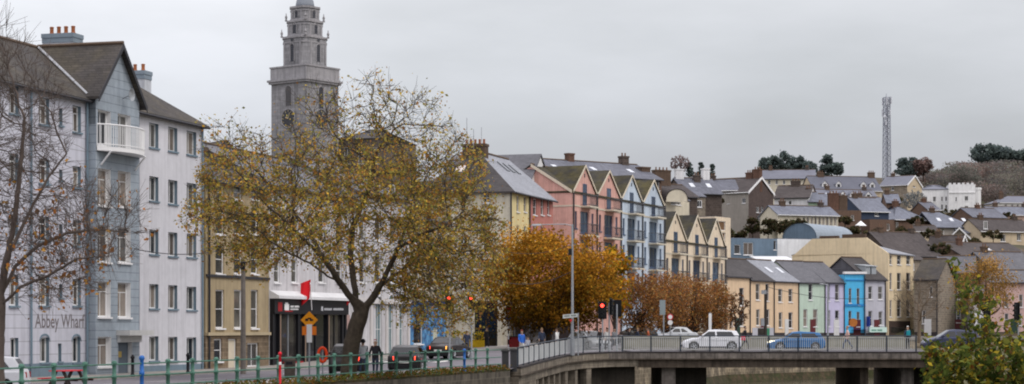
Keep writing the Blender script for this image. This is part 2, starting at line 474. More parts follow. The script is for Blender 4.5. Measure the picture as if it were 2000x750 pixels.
def ell(r, n, c, rad, shell=0.):
    v = r.normal(size=(n, 3)); v /= np.linalg.norm(v, axis=1)[:, None]
    q = r.uniform(shell, 1, n)**(1/3.) if shell == 0 else r.uniform(shell, 1, n)
    return np.array(c)+v*q[:, None]*np.array(rad)

def clump_tree(name, label, u, vb, Y, vt, wpx, cols, n=3000, leaf=.3, clumps=60, group=None, crown_v=None, trunk_r=None, conifer=False,
               weights=None, shade=.55, under=0., dens=.33, lean=0, cat='tree', seed=1, zb=None, twiggy=0, bark=None, depth=None, kind=None):
    """a tree with trunk, limbs and a crown of leaf clumps; sizes measured in photo pixels at distance Y"""
    r = np.random.default_rng(seed); s = Y/F
    zb = ZV(vb, Y) if zb is None else zb
    root = empty(name, (XU(u, Y), Y, zb), 0, label, cat, group)
    H = ZV(vt, Y)-zb; W = wpx*s/2; c0 = (ZV(crown_v, Y)-zb) if crown_v else H*.25
    dz = (H-c0)/2; cz = (H+c0)/2; Dp = depth or W
    tr = trunk_r or max(.09, H*.022)
    C = []; limbs = []
    for i in range(clumps):
        if conifer:
            t = r.uniform(0, 1)**.8; rr = (1-t)*.95+.06; a = r.uniform(0, 6.283); q = r.uniform(.3, 1)**.5
            C.append((W*rr*q*math.cos(a), Dp*rr*q*math.sin(a), c0+(H-c0)*t*.96))
        else:
            v = r.normal(size=3); v /= np.linalg.norm(v); q = r.uniform(.25, 1)**.45
            C.append((v[0]*W*q*.86+lean*v[2], v[1]*Dp*q*.86, cz+v[2]*dz*q*.86))
    C = np.array(C); cs = r.uniform(.6, 1.25, clumps)*min(W, dz)*dens
    per = r.multinomial(n, cs**2/np.sum(cs**2))
    L = []; sh = []
    for i in range(clumps):
        k = per[i]
        if conifer: p = C[i]+r.normal(size=(k, 3))*cs[i]*np.array([.6, .6, .28])
        else: p = C[i]+r.normal(size=(k, 3))*cs[i]*np.array([.55, .55, .42])
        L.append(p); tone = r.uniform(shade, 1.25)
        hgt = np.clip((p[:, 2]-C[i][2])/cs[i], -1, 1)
        sh.append(tone*(1+.22*hgt))  # shading in the leaf colours: clump tops lighter, bottoms darker
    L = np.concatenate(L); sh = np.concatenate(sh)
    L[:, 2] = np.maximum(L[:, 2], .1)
    if under: sh = sh*(1-under*np.clip(1-(L[:, 2]-c0)/((H-c0)*.55), 0, 1))  # painted shade: leaf colours darken towards the underside of the crown
    mb = MB(); top = c0+(H-c0)*(.9 if conifer else .5)
    mb.tube([(0,0,-.6),(tr*.3,0,c0*.6),(lean*.1,0,c0+(top-c0)*.5),(lean*.2,0,top)], [tr*1.15,tr*.9,tr*.65,tr*.25], 7)
    if not conifer:
        for i in r.choice(clumps, min(clumps, 26+twiggy), replace=False):
            z0 = r.uniform(c0*.85, (c0+top)/2); a = Vector((0,0,z0)); b = Vector(C[i]); m = (a+b)/2+Vector((0,0,-.08*H*r.uniform(-.5,1)))
            mb.tube([a, m, b], [tr*.4, tr*.22, tr*.06], 4, cap=False)
    mb.build('trunk', bark or BARK_D, root, True)
    leaves_mesh('crown', L, leaf, palette(len(L), cols, r, weights, .25, sh), root, .25, rs=seed+5)
    if kind: root['kind'] = kind
    return root

def bare_tree(name, label, u, vb, Y, vt, wpx, cols=None, n=0, group=None, seed=3, leaf=.2, att=420, zb=None, crown_v=None, tip=.012, rb=.14, bark=None):
    r = np.random.default_rng(seed); zb = ZV(vb, Y) if zb is None else zb
    root = empty(name, (XU(u, Y), Y, zb), 0, label, 'tree', group)
    H = ZV(vt, Y)-zb; W = wpx*Y/F/2; c0 = (ZV(crown_v, Y)-zb) if crown_v else H*.3
    A = ell(r, att, (0, 0, (H+c0)/2), (W, W*.9, (H-c0)/2))
    st = max(.18, H/26)
    N, par = colonize([[(0,0,-.3),(.05,0,c0*.95)]], A, st, H*.9, st*1.3, 45, r)
    mb, rad, kids = tree_mesh(N, par, tip, rb)
    tips = [i for i in range(len(N)) if rad[i] < tip*2.2]
    for i in tips:
        for k in range(2):
            d = N[i]-N[par[i]]; d = d/np.linalg.norm(d)+r.normal(size=3)*.5+np.array([0,0,.25]); d *= st*r.uniform(.5, 1.3)/np.linalg.norm(d)
            mb.tube([N[i], N[i]+d], [tip*.8, tip*.4], 3, cap=False)
    mb.build('trunk', bark or BARK_D, root, True)
    if n:
        ids = r.choice(tips, n); L = N[ids]+r.normal(size=(n, 3))*st*.5
        leaves_mesh('crown', L, leaf, palette(n, cols, r), root, .2, rs=seed)
    return root

# ------------------------------------------------------------------ vehicles
TYRE = mat('tyre_rubber', S(32,32,33), .9, .1)
RIM = mat('alloy_rim', S(165,168,172), .4, .08, metal=.6)
CARGLASS = mat('car_glass', S(18,21,24), .08, .1, spec=.7)
LAMPR = mat('tail_lamp_red', S(150,20,18), .3, .1)
LAMPR_ON = mat('brake_lamp_lit', (.9,.06,.03), .3, .0, emis=4.5)
LAMPA_ON = mat('amber_lamp_lit', (.95,.36,.05), .3, .0, emis=3.0)
LAMPW = mat('headlamp', S(215,220,225), .15, .05, spec=.7)
LAMPW_ON = mat('headlamp_lit', (.95,.85,.6), .3, .0, emis=2.0)
PLATE = mat('number_plate', S(220,220,215), .5, .05)
TRIMB = mat('car_black_trim', S(26,27,29), .6, .1)

def paint(name, rgb): return mat(name, rgb, .28, .05, 1.0, 5, spec=.55)

def car(label, X, Y, z, heading, pm, kind='hatch', lit='', group='cars in the street', L=None, name='parked_car', cat='car', taxi=False):
    """x forward; wheels, glass, lamps, doors and trim are parts"""
    root = empty(name, (X, Y, z), heading, label, cat, group)
    suv = kind == 'suv'; L = L or (4.35 if suv else 4.15); W = 1.8; h = L/2
    Hr = 1.62 if suv else 1.48; belt = 1.03 if suv else .93; gr = .24 if suv else .17; wr = .345 if suv else .315; ar = wr+.055
    xf, xr = h-.86, -h+.78
    hood = belt-.04
    if kind == 'sedan': prof = [(-h+.08,gr+.08),(-h,.52),(-h+.05,.84),(-h+.3,.96),(-h+.75,.98),(.75,belt),(h-.7,hood-.08),(h-.18,.74),(h-.03,.58),(h,.42),(h-.1,gr)]
    else: prof = [(-h+.1,gr+.06),(-h,.5),(-h+.03,.8),(-h+.1,belt+.02),(.8,belt),(h-.75,hood-.03),(h-.22,hood-.2),(h-.04,.6),(h,.42),(h-.1,gr)]
    def arch(cx, n=8): return [(cx+ar*math.cos(a), wr+ar*math.sin(a)) for a in [math.asin(max(-1,(gr-wr)/ar))+i*(math.pi-2*math.asin(max(-1,(gr-wr)/ar)))/n for i in range(n+1)]]
    full = prof+arch(xf)+arch(xr)
    bm = bmesh.new(); rings = []
    for y, sx, dz in ((-W/2,.955,-.05),(-W/2+.14,.992,0),(0,1.0,.015),(W/2-.14,.992,0),(W/2,.955,-.05)):
        ring = []
        for i, (x, zz) in enumerate(full):
            q = x*sx if i < len(prof) else x
            ring.append(bm.verts.new((q, y, zz+(dz if zz > .7 and i < len(prof) else 0))))
        rings.append(ring)
    for a, b in zip(rings, rings[1:]):
        for i in range(len(full)):
            j = (i+1) % len(full); bm.faces.new((a[i], a[j], b[j], b[i]))
    from mathutils.geometry import tessellate_polygon
    for ring in (rings[0], rings[-1]):
        for t_ in tessellate_polygon([[Vector((v.co.x, v.co.z, 0)) for v in ring]]):
            try: bm.faces.new([ring[i] for i in t_])
            except ValueError: pass
    # greenhouse
    if kind == 'sedan': gp = [(-h+.55,.95),(-h+1.15,Hr-.06),(-.35,Hr),(.15,Hr-.05),(1.02,belt-.01)]
    elif suv: gp = [(-h+.14,belt),(-h+.42,Hr-.1),(-.3,Hr),(.2,Hr-.05),(1.05,belt-.01)]
    else: gp = [(-h+.12,belt),(-h+.45,Hr-.1),(-.25,Hr),(.25,Hr-.05),(1.15,belt-.01)]
    hw = lambda zz: W/2-.07-(zz-belt)*.36
    gr_ = [[bm.verts.new((x, sgn*hw(zz), zz)) for x, zz in gp] for sgn in (-1, 1)]
    for i in range(5):
        j = (i+1) % 5
        if i != 4: bm.faces.new((gr_[0][i], gr_[0][j], gr_[1][j], gr_[1][i]))
    bm.faces.new(list(reversed(gr_[0]))); bm.faces.new(gr_[1])
    bmesh.ops.recalc_face_normals(bm, faces=bm.faces)
    me = bpy.data.meshes.new('body'); bm.to_mesh(me); bm.free(); me.materials.append(pm)
    me.polygons.foreach_set('use_smooth', [abs(p.normal.y) < .8 for p in me.polygons])
    o = bpy.data.objects.new('body', me); col.objects.link(o); o.parent = root
    md = o.modifiers.new('bevel', 'BEVEL'); md.width = .035; md.segments = 2; md.limit_method = 'ANGLE'; md.angle_limit = R(30)
    # glass
    def sidewin(name_, x0, x1, xt0, xt1, zb_, zt):
        for sg in (-1, 1):
            m = MB(); e = .008
            q = [(x0, sg*(hw(zb_)+e), zb_), (x1, sg*(hw(zb_)+e), zb_), (xt1, sg*(hw(zt)+e), zt), (xt0, sg*(hw(zt)+e), zt)]
            m.face(q); m.build(name_, CARGLASS, root)
    zt = Hr-.16; zb_ = belt+.05; mid = -.3
    gx0 = gp[0][0]+(gp[1][0]-gp[0][0])*.25; gx0t = gp[1][0]+.14
    fx = lambda zz: gp[3][0]+(gp[4][0]-gp[3][0])*(gp[3][1]-zz)/(gp[3][1]-gp[4][1])
    sidewin('side_window', mid+.05, fx(zb_)-.14, mid+.08, fx(zt)-.1, zb_, zt)
    sidewin('side_window', gx0+.32, mid-.06, gx0t+.22, mid-.03, zb_, zt)
    def endwin(nm, a, b, f0, f1, off):
        m = MB(); q = []
        for sg, t in ((-1,f0),(1,f0),(1,f1),(-1,f1)):
            x = a[0]+(b[0]-a[0])*t; zz = a[1]+(b[1]-a[1])*t; q.append((x+off, sg*(hw(zz)-.1), zz+.006))
        m.face(q); m.build(nm, CARGLASS, root)
    endwin('windscreen', gp[4], gp[3], .06, .92, .012); endwin('rear_window', gp[0], gp[1], .22, .9, -.012)
    # wheels
    for cx in (xf, xr):
        for sg in (-1, 1):
            t = MB(); y0 = sg*(W/2-.2); y1 = sg*(W/2-.005)
            t.lathe([(wr*.6,y0),(wr*.94,y0),(wr,y0+sg*.03),(wr,y1-sg*.03),(wr*.94,y1),(wr*.66,y1)], (cx,0,wr), 18, 'y')
            wo = t.build('wheel', TYRE, root, False)
            k = MB(); k.lathe([(wr*.66,y1-sg*.03),(wr*.66,y1+sg*.004),(wr*.58,y1+sg*.006),(wr*.56,y1-sg*.02)], (cx,0,wr), 18, 'y')
            for i in range(5):
                a = 2*math.pi*i/5; ca, sa = math.cos(a), math.sin(a)
                k.tube([(cx,y1+sg*.004,wr),(cx+ca*wr*.6,y1+sg*.002,wr+sa*wr*.6)], .035, 4)
            k.build('rim', RIM, wo)
    # lamps
    rl = LAMPR_ON if 'brake' in lit else LAMPR
    for sg in (-1, 1):
        m = MB(); x = -h+.03; zt_ = belt-.05 if kind != 'sedan' else .86
        m.hexa([(x-.035,sg*(W/2-.34),zt_-.2),(x+.3,sg*(W/2+.008),zt_-.16),(x+.3,sg*(W/2-.1),zt_-.16),(x+.1,sg*(W/2-.3),zt_-.2),
                (x-.02,sg*(W/2-.34),zt_),(x+.34,sg*(W/2-.015),zt_-.01),(x+.34,sg*(W/2-.1),zt_-.01),(x+.1,sg*(W/2-.3),zt_)])
        mm = rl
        if 'amberL' in lit and sg == 1: mm = LAMPA_ON
        if 'amberR' in lit and sg == -1: mm = LAMPA_ON
        m.build('tail_light', mm, root)
        m = MB(); x = h-.2
        m.hexa([(x+.14,sg*(W/2-.42),.6),(x-.22,sg*(W/2-.005),.62),(x-.22,sg*(W/2-.2),.62),(x,sg*(W/2-.42),.6),
                (x+.08,sg*(W/2-.42),.74),(x-.3,sg*(W/2-.03),.79),(x-.3,sg*(W/2-.2),.79),(x-.06,sg*(W/2-.42),.74)])
        m.build('headlight', LAMPW_ON if 'head' in lit else LAMPW, root)
        m = MB(); m.box(fx(belt+.1)-.22, min(sg*(W/2-.04), sg*(W/2+.16)), belt+.04, fx(belt+.1)-.06, max(sg*(W/2-.04), sg*(W/2+.16)), belt+.17)
        m.build('wing_mirror', pm, root, bevel=.03)
        m = MB()
        for xx in (mid-.02, .78): m.box(xx-.006, min(sg*(W/2-.02), sg*(W/2+.002)), gr+.18, xx+.006, max(sg*(W/2-.02), sg*(W/2+.002)), belt-.06)
        m.box(xr+ar+.02, min(sg*(W/2-.06), sg*(W/2+.01)), gr+.02, xf-ar-.02, max(sg*(W/2-.06), sg*(W/2+.01)), gr+.11)
        m.build('sill_and_door_gap', TRIMB, root)
        for xx in (mid+.1, -1.05):
            m = MB(); m.box(xx, min(sg*(W/2-.02), sg*(W/2+.02)), belt-.17, xx+.17, max(sg*(W/2-.02), sg*(W/2+.02)), belt-.135); m.build('door_handle', pm if kind != 'sedan' else TRIMB, root)
    m = MB(); m.box(-h-.02,-.26,.52,-h+.04,.26,.63); m.build('number_plate', PLATE, root)
    m = MB(); m.box(-h-.008,-.72,gr+.06,-h+.12,.72,.42); m.build('rear_bumper', TRIMB, root, bevel=.02)
    m = MB(); m.box(h-.12,-.55,gr+.1,h+.008,.55,.48); m.build('front_grille', TRIMB, root, bevel=.02)
    if 'brake' in lit:
        m = MB(); m.box(gp[1][0]-.05,-.16,gp[1][1]-.09,gp[1][0]+.02,.16,gp[1][1]-.05); m.build('high_brake_light', LAMPR_ON, root)
    if taxi:
        m = MB(); m.hexa([(-.5,-.45,Hr-.01),(-.25,-.45,Hr-.01),(-.25,.45,Hr-.01),(-.5,.45,Hr-.01),(-.45,-.4,Hr+.15),(-.3,-.4,Hr+.15),(-.3,.4,Hr+.15),(-.45,.4,Hr+.15)]); m.build('roof_sign', PLATE, root)
    return root

# ------------------------------------------------------------------ people
def person(label, X, Y, z, face, top, legs, hair, stride=.25, skin=(.42,.27,.19), H=1.72, group='pedestrians on the street', shoes=(.02,.02,.02), arm=.2, hood=False, hat=None, skirt=False, carry=None):
    """one continuous skinned body, walking or standing; local +x is where the person faces"""
    k = H/1.72; s = stride
    J = [('pelvis',(0,0,.93),.135),('belly',(0,0,1.08),.13),('chest',(.01,0,1.28),.155),('neck',(.01,0,1.46),.06),('jaw',(.03,0,1.54),.075),('head',(.025,0,1.62),.098),('crown',(.01,0,1.69),.075)]
    E = [(0,1),(1,2),(2,3),(3,4),(4,5),(5,6)]; reg = {0:'leg',1:'top',2:'top',3:'skin',4:'skin',5:'skin',6:'skin'}
    def add(nm, p, r, par, rg): J.append((nm, p, r)); E.append((par, len(J)-1)); reg[len(J)-1] = rg; return len(J)-1
    hands = []
    for sg, ph in ((1, 1), (-1, -1)):
        sh = add('shoulder', (0, sg*.17, 1.39), .075, 2, 'top')
        el = add('elbow', (-ph*arm*.35-.02, sg*.245, 1.13), .052, sh, 'top')
        wr = add('wrist', (-ph*arm*.8+.10, sg*.25, .91), .036, el, 'top')
        ha = add('palm', (-ph*arm*.9+.13, sg*.25, .83), .035, wr, 'skin'); hands.append((ha, wr, sg))
        hp = add('hip', (0, sg*.09, .86), .10, 0, 'leg')
        kn = add('knee', (ph*s*.75+.05, sg*.095, .49), .066, hp, 'leg')
        an = add('ankle', (ph*s*1.25-.05, sg*.095, .10+(.07 if ph < 0 and s > .1 else 0)), .042, kn, 'leg')
        he = add('foot', (ph*s*1.25+.02, sg*.1, .045+(.05 if ph < 0 and s > .1 else 0)), .042, an, 'shoe')
        add('toe', (ph*s*1.25+.15, sg*.105, .035), .034, he, 'shoe')
    me = bpy.data.meshes.new('person_skeleton'); me.from_pydata([tuple(c*k for c in j[1]) for j in J], E, [])
    o = bpy.data.objects.new('person_skeleton', me); col.objects.link(o)
    sk = o.modifiers.new('skin', 'SKIN'); sk.use_smooth_shade = True
    for i, j in enumerate(J):
        me.skin_vertices[0].data[i].radius = (j[2]*k, j[2]*k*(1.22 if j[0] in ('chest','belly','pelvis') else 1.0)) if j[0] not in ('chest','belly','pelvis') else (j[2]*k*.82, j[2]*k*1.12)
        me.skin_vertices[0].data[i].use_root = (i == 0)
    sb = o.modifiers.new('sub', 'SUBSURF'); sb.levels = 1; sb.render_levels = 1
    dg = bpy.context.evaluated_depsgraph_get(); dg.update()
    bme = bpy.data.meshes.new_from_object(o.evaluated_get(dg)); bpy.data.objects.remove(o)
    V = [tuple(v.co) for v in bme.vertices]; Fc = [tuple(p.vertices) for p in bme.polygons]; bpy.data.meshes.remove(bme)
    order = ['skin','top','leg','shoe']; jp = np.array([j[1] for j in J])*k
    segs = [(a, b) for a, b in E]; mi = []
    Aa = jp[[a for a, b in segs]]; Bb = jp[[b for a, b in segs]]; AB = Bb-Aa; L2 = (AB**2).sum(1)
    VV = np.array(V)
    for f in Fc:
        c = VV[list(f)].mean(0); t = np.clip(((c-Aa)*AB).sum(1)/L2, 0, 1); d = np.linalg.norm(Aa+AB*t[:, None]-c, axis=1); q = int(d.argmin())
        rg = reg[segs[q][1]]
        if segs[q] == (2, 3): rg = 'top' if t[q] < .75 else 'skin'
        if segs[q] == (0, 1) and t[q] < .2: rg = 'top'
        if c[2] > .84*k and rg == 'leg': rg = 'top'
        mi.append(order.index(rg))
    mb = MB(); mb.v = V; mb.f = Fc; mb.m = mi
    for ha, wr, sg in hands:
        p = Vector(jp[ha]); d = (p-Vector(jp[wr])).normalized()
        for i, ln in enumerate((.075,.085,.08,.065)):
            q = p+Vector(((i-1.5)*.018, 0, 0))+d*.02
            mb.tube([q, q+d*ln*.55, q+d*ln+Vector((.018,-sg*.02,0))], [.009,.0085,.006], 5, 0)
        mb.tube([p+Vector((.03,-sg*.01,.01)), p+Vector((.055,-sg*.02,-.03)), p+Vector((.06,-sg*.02,-.06))], [.011,.01,.008], 5, 0)
    hd = Vector(jp[5])
    mb.tube([hd+Vector((.085,0,.03)), hd+Vector((.115,0,-.015)), hd+Vector((.09,0,-.025))], [.008,.017,.012], 5, 0)
    for sg in (-1, 1):
        mb.ball(hd+Vector((.083,sg*.036,.02)), .012, 3, 6); mb.ball(hd+Vector((0,sg*.098,-.005)), .026, 0, 6, (.8,.4,1.2))
    mb.tube([hd+Vector((.085,-.026,-.06)), hd+Vector((.094,0,-.062)), hd+Vector((.085,.026,-.06))], .006, 4, 2)
    def pm(nm, c, rough=.85): return mat('%s_%d_%d_%d' % (nm, c[0]*999, c[1]*999, c[2]*999), c, rough, .12, 6, 20)
    root = empty('person', (X, Y, z), face, label, 'person', group)
    mb.build('body', [pm('skin', skin, .6), pm('cloth', top), pm('trousers', legs), pm('shoe', shoes)], root, True)
    hb = MB(); hc = hd+Vector((-.012,0,.03))
    n = 10; rows = 6; b0 = 0
    for i in range(rows+1):
        t = i/rows
        for j in range(n):
            a = 2*math.pi*j/n; fr = math.cos(a)
            lim = 1.0+.95*max(0, -fr)+(.25 if hood else 0) if not hat else .95
            th = t*lim*(1.15 if abs(fr) < .5 else 1.0); rr = .118*k if not hood else .132*k
            hb.v.append(tuple(hc+Vector((rr*math.sin(th)*fr, rr*.92*math.sin(th)*math.sin(a), rr*1.02*math.cos(th)))))
    for i in range(rows):
        for j in range(n): hb.f.append((i*n+j, i*n+(j+1) % n, (i+1)*n+(j+1) % n, (i+1)*n+j)); hb.m.append(0)
    hb.build('hood' if hood else ('hat' if hat else 'hair'), pm('hair', hat or hair), root, True)
    c = MB(); c.tube([(0.0,0,1.395*k),(.008,0,1.45*k)], [.1*k,.068*k], 10); c.build('collar', pm('cloth', tuple(x*.8 for x in top)), root, True)
    return root

def backpack(label, X, Y, z, face, c, H=1.72):
    root = empty('backpack', (X, Y, z), face, label, 'backpack')
    m = MB(); m.hexa([(-.33,-.15,1.0),(-.13,-.16,1.0),(-.13,.16,1.0),(-.33,.15,1.0),(-.27,-.13,1.43),(-.14,-.14,1.45),(-.14,.14,1.45),(-.27,.13,1.43)])
    mm = mat('bag_%d_%d' % (c[0]*999, c[2]*999), c, .8, .12, 6, 20)
    m.build('bag', mm, root, bevel=.04)
    m = MB(); m.box(-.385,-.11,1.03,-.322,.11,1.2); m.build('front_pocket', mm, root, bevel=.02)
    for sg in (-1, 1):
        s_ = MB(); s_.tube([(-.14,sg*.1,1.42),(.0,sg*.11,1.475),(.135,sg*.115,1.36),(.13,sg*.13,1.2),(-.12,sg*.14,1.05)], .018, 5); s_.build('strap', BLACK, root)
    return root
# ------------------------------------------------------------------ camera, sky, light
cam = bpy.data.cameras.new('camera'); cam.lens = 70; cam.sensor_width = 36; cam.clip_end = 20000; cam.clip_start = .1
cam.shift_y = (HV-375)/2000
co = bpy.data.objects.new('camera', cam); co.location = (0, 0, CZ); co.rotation_euler = (R(90), 0, 0); col.objects.link(co); scene.camera = co
scene.view_settings.view_transform = 'Standard'; scene.view_settings.look = 'None'; scene.view_settings.exposure = 0
SUN_EL, SUN_AZ = R(52), R(125)     # azimuth measured clockwise from +Y: behind the camera's right shoulder
w = bpy.data.worlds.new('World'); scene.world = w; w.use_nodes = True
nt = w.node_tree; N = nt.nodes; L = nt.links; N.clear()
out = N.new('ShaderNodeOutputWorld'); addn = N.new('ShaderNodeAddShader')
b1 = N.new('ShaderNodeBackground'); b2 = N.new('ShaderNodeBackground')
sky = N.new('ShaderNodeTexSky'); sky.sky_type = 'NISHITA'; sky.sun_disc = False; sky.sun_elevation = SUN_EL; sky.sun_rotation = SUN_AZ
sky.dust_density = 3; sky.air_density = 1.5
L.new(sky.outputs[0], b1.inputs[0]); b1.inputs[1].default_value = .05
tc = N.new('ShaderNodeTexCoord'); sep = N.new('ShaderNodeSeparateXYZ'); L.new(tc.outputs['Generated'], sep.inputs[0])
rp = N.new('ShaderNodeValToRGB'); e = rp.color_ramp.elements; L.new(sep.outputs[2], rp.inputs[0])
e[0].position = 0.; e[0].color = (.355,.375,.475,1); e[1].position = 1.; e[1].color = (1.52,1.46,1.5,1)
for p_, c_ in ((.05,(.345,.355,.452)),(.10,(.425,.43,.495)),(.16,(.565,.55,.585)),(.4,(.97,.92,.95))):
    q = e.new(p_); q.color = (*c_, 1)
mp = N.new('ShaderNodeMapping'); mp.inputs['Scale'].default_value = (1, 1, 3.2); L.new(tc.outputs['Generated'], mp.inputs[0])
no = N.new('ShaderNodeTexNoise'); no.inputs['Scale'].default_value = 5.5; no.inputs['Detail'].default_value = 7; no.inputs['Roughness'].default_value = .5; L.new(mp.outputs[0], no.inputs[0])
mr = N.new('ShaderNodeMapRange'); mr.inputs['From Min'].default_value = .3; mr.inputs['From Max'].default_value = .7; mr.inputs['To Min'].default_value = .86; mr.inputs['To Max'].default_value = 1.19
L.new(no.outputs[0], mr.inputs[0])
# the cloud is thinner and brighter towards the left of the view
gx = N.new('ShaderNodeMapRange'); gx.inputs['From Min'].default_value = -.26; gx.inputs['From Max'].default_value = .12; gx.inputs['To Min'].default_value = 1.2; gx.inputs['To Max'].default_value = .97
L.new(sep.outputs[0], gx.inputs[0])
m1 = N.new('ShaderNodeMath'); m1.operation = 'MULTIPLY'; L.new(mr.outputs[0], m1.inputs[0]); L.new(gx.outputs[0], m1.inputs[1])
L.new(rp.outputs[0], b2.inputs[0]); L.new(m1.outputs[0], b2.inputs[1])
L.new(b1.outputs[0], addn.inputs[0]); L.new(b2.outputs[0], addn.inputs[1]); L.new(addn.outputs[0], out.inputs[0])
sd = bpy.data.lights.new('sun', 'SUN'); sd.energy = 1.0; sd.angle = R(14); sd.color = (1, .97, .93)
so = bpy.data.objects.new('sun', sd); so.rotation_euler = (R(90)-SUN_EL, 0, math.pi-SUN_AZ); so.location = (0, 0, 80); col.objects.link(so)

# ------------------------------------------------------------------ ground, street, river
ASPH = mat('asphalt', S(108,105,110), .85, .2, .25, 4, bump=.2)
PAVE = mat('paving', S(140,136,130), .9, .15, .5, 3, kind='', bump=.1)
KERB = mat('kerb_stone', S(150,148,142), .9, .15, .6, 3)
GRASS = mat('grass_earth', S(70,74,42), .95, .35, .3, 2, base2=S(86,74,52), bump=.5)
HILL = mat('hill_ground', S(66,66,44), .95, .35, .04, .4, base2=S(78,66,52))
QUAY = mat('quay_stone', S(96,90,80), .95, .3, .5, 2.5, .5, 'stone', bump=.4, hrow=.35)
WHITE_P = mat('road_paint', S(205,205,200), .8, .15)

def waterm():
    m = bpy.data.materials.new('river_water'); m.use_nodes = True; nt = m.node_tree; N = nt.nodes; L = nt.links; bs = N['Principled BSDF']
    bs.inputs['Base Color'].default_value = (*S(62,60,48), 1); bs.inputs['Roughness'].default_value = .12
    g = N.new('ShaderNodeNewGeometry'); n = N.new('ShaderNodeTexNoise'); n.inputs['Scale'].default_value = .9; n.inputs['Detail'].default_value = 4
    mp = N.new('ShaderNodeMapping'); mp.inputs['Scale'].default_value = (1, .5, 1); L.new(g.outputs['Position'], mp.inputs[0]); L.new(mp.outputs[0], n.inputs[0])
    b = N.new('ShaderNodeBump'); b.inputs['Strength'].default_value = .35; b.inputs['Distance'].default_value = .15; L.new(n.outputs[0], b.inputs['Height']); L.new(b.outputs[0], bs.inputs['Normal'])
    return m
mb = MB(); mb.face([(-150,-80,0),(400,-80,0),(400,300,0),(-150,300,0)]); mb.build('river_water', waterm(), kind='structure')

def rail_x(Y): return -33.65+.2917*Y          # line of the quay railing
def Yq(u): return 33.65/(.2917-(u-1000)/F)    # where column u meets it
FLARE = [(-.44,114),(.3,119),(1.9,129),(3.55,138),(5.0,142.3),(6.9,144.9),(9.2,145.6)]   # bridge wing, curving on to the deck
FAR = [(8.5,158.5),(22,205),(40,228),(60,238),(95,246),(230,266)]
def edge(Y):
    if Y <= 114: return rail_x(Y)
    if Y <= 144.9: return interp(Y, [(b, a) for a, b in FLARE])
    if Y <= 158.5: return 8.5
    return interp(Y, [(b, a) for a, b in FAR])
mb = MB(); ys = [30+4*i for i in range(21)]+[114,116,119,122,126,129,132,135,138,140,142.3,144,144.9,146,150,154,158.5,165,172,180,190,198,205,212,220,228,233,238,242,246,250,255,260,266]
for a, b in zip(ys, ys[1:]):
    xa, xb = edge(a), edge(b)
    mb.face([(-90,a,gz(a)),(xa,a,gz(a)),(xb,b,gz(b)),(-90,b,gz(b))])
mb.build('street', ASPH, kind='structure')
# pavements: along the railing and along the house fronts, each a raised sheet with a kerb
def strip(name, inner, outer, y0, y1, m, up, step=6, mi=None):
    mb = MB(); y = y0
    while y < y1-1e-6:
        y2 = min(y+step, y1)
        mb.hexa([(inner(y),y,gz(y)-.05),(outer(y),y,gz(y)-.05),(outer(y2),y2,gz(y2)-.05),(inner(y2),y2,gz(y2)-.05),
                 (inner(y),y,gz(y)+up),(outer(y),y,gz(y)+up),(outer(y2),y2,gz(y2)+up),(inner(y2),y2,gz(y2)+up)]); y = y2
    return mb.build(name, m, kind='structure')
fac = lambda Y: -49.53+.2917*Y
strip('pavement', lambda y: fac(y)-.3, lambda y: fac(y)+3.0, 40, 189, PAVE, .12)
strip('kerb', lambda y: fac(y)+3.0, lambda y: fac(y)+3.18, 40, 189, KERB, .124)
strip('riverside_path', lambda y: rail_x(y)-2.6, lambda y: rail_x(y)-.55, 40, 113.9, PAVE, .12)
strip('path_kerb', lambda y: rail_x(y)-2.78, lambda y: rail_x(y)-2.6, 40, 113.9, KERB, .124)
strip('grass_verge', lambda y: rail_x(y)-.55, lambda y: rail_x(y)+.32, 40, 113.9, GRASS, .08)
mb = MB(); y = 44
while y < 112:
    x = fac(y)+7.2; x2 = fac(y+2)+7.2
    mb.face([(x-.06,y,gz(y)+.004),(x+.06,y,gz(y)+.004),(x2+.06,y+2,gz(y+2)+.004),(x2-.06,y+2,gz(y+2)+.004)]); y += 5
for i in range(9):
    x = -14+i*1.1; mb.face([(x,127,gz(127)+.004),(x+.55,127,gz(127)+.004),(x+1.4,130,gz(130)+.004),(x+.85,130,gz(130)+.004)])
mb.build('road_marking', WHITE_P, kind='structure')
mb = MB(); mb.face([(-6.5,118,gz(118)+.004),(-1.2,118,gz(118)+.004),(-.9,120,gz(120)+.004),(-6.2,120,gz(120)+.004)]); mb.build('red_road_surface', mat('red_surfacing', S(165,92,98), .9, .15), kind='structure')
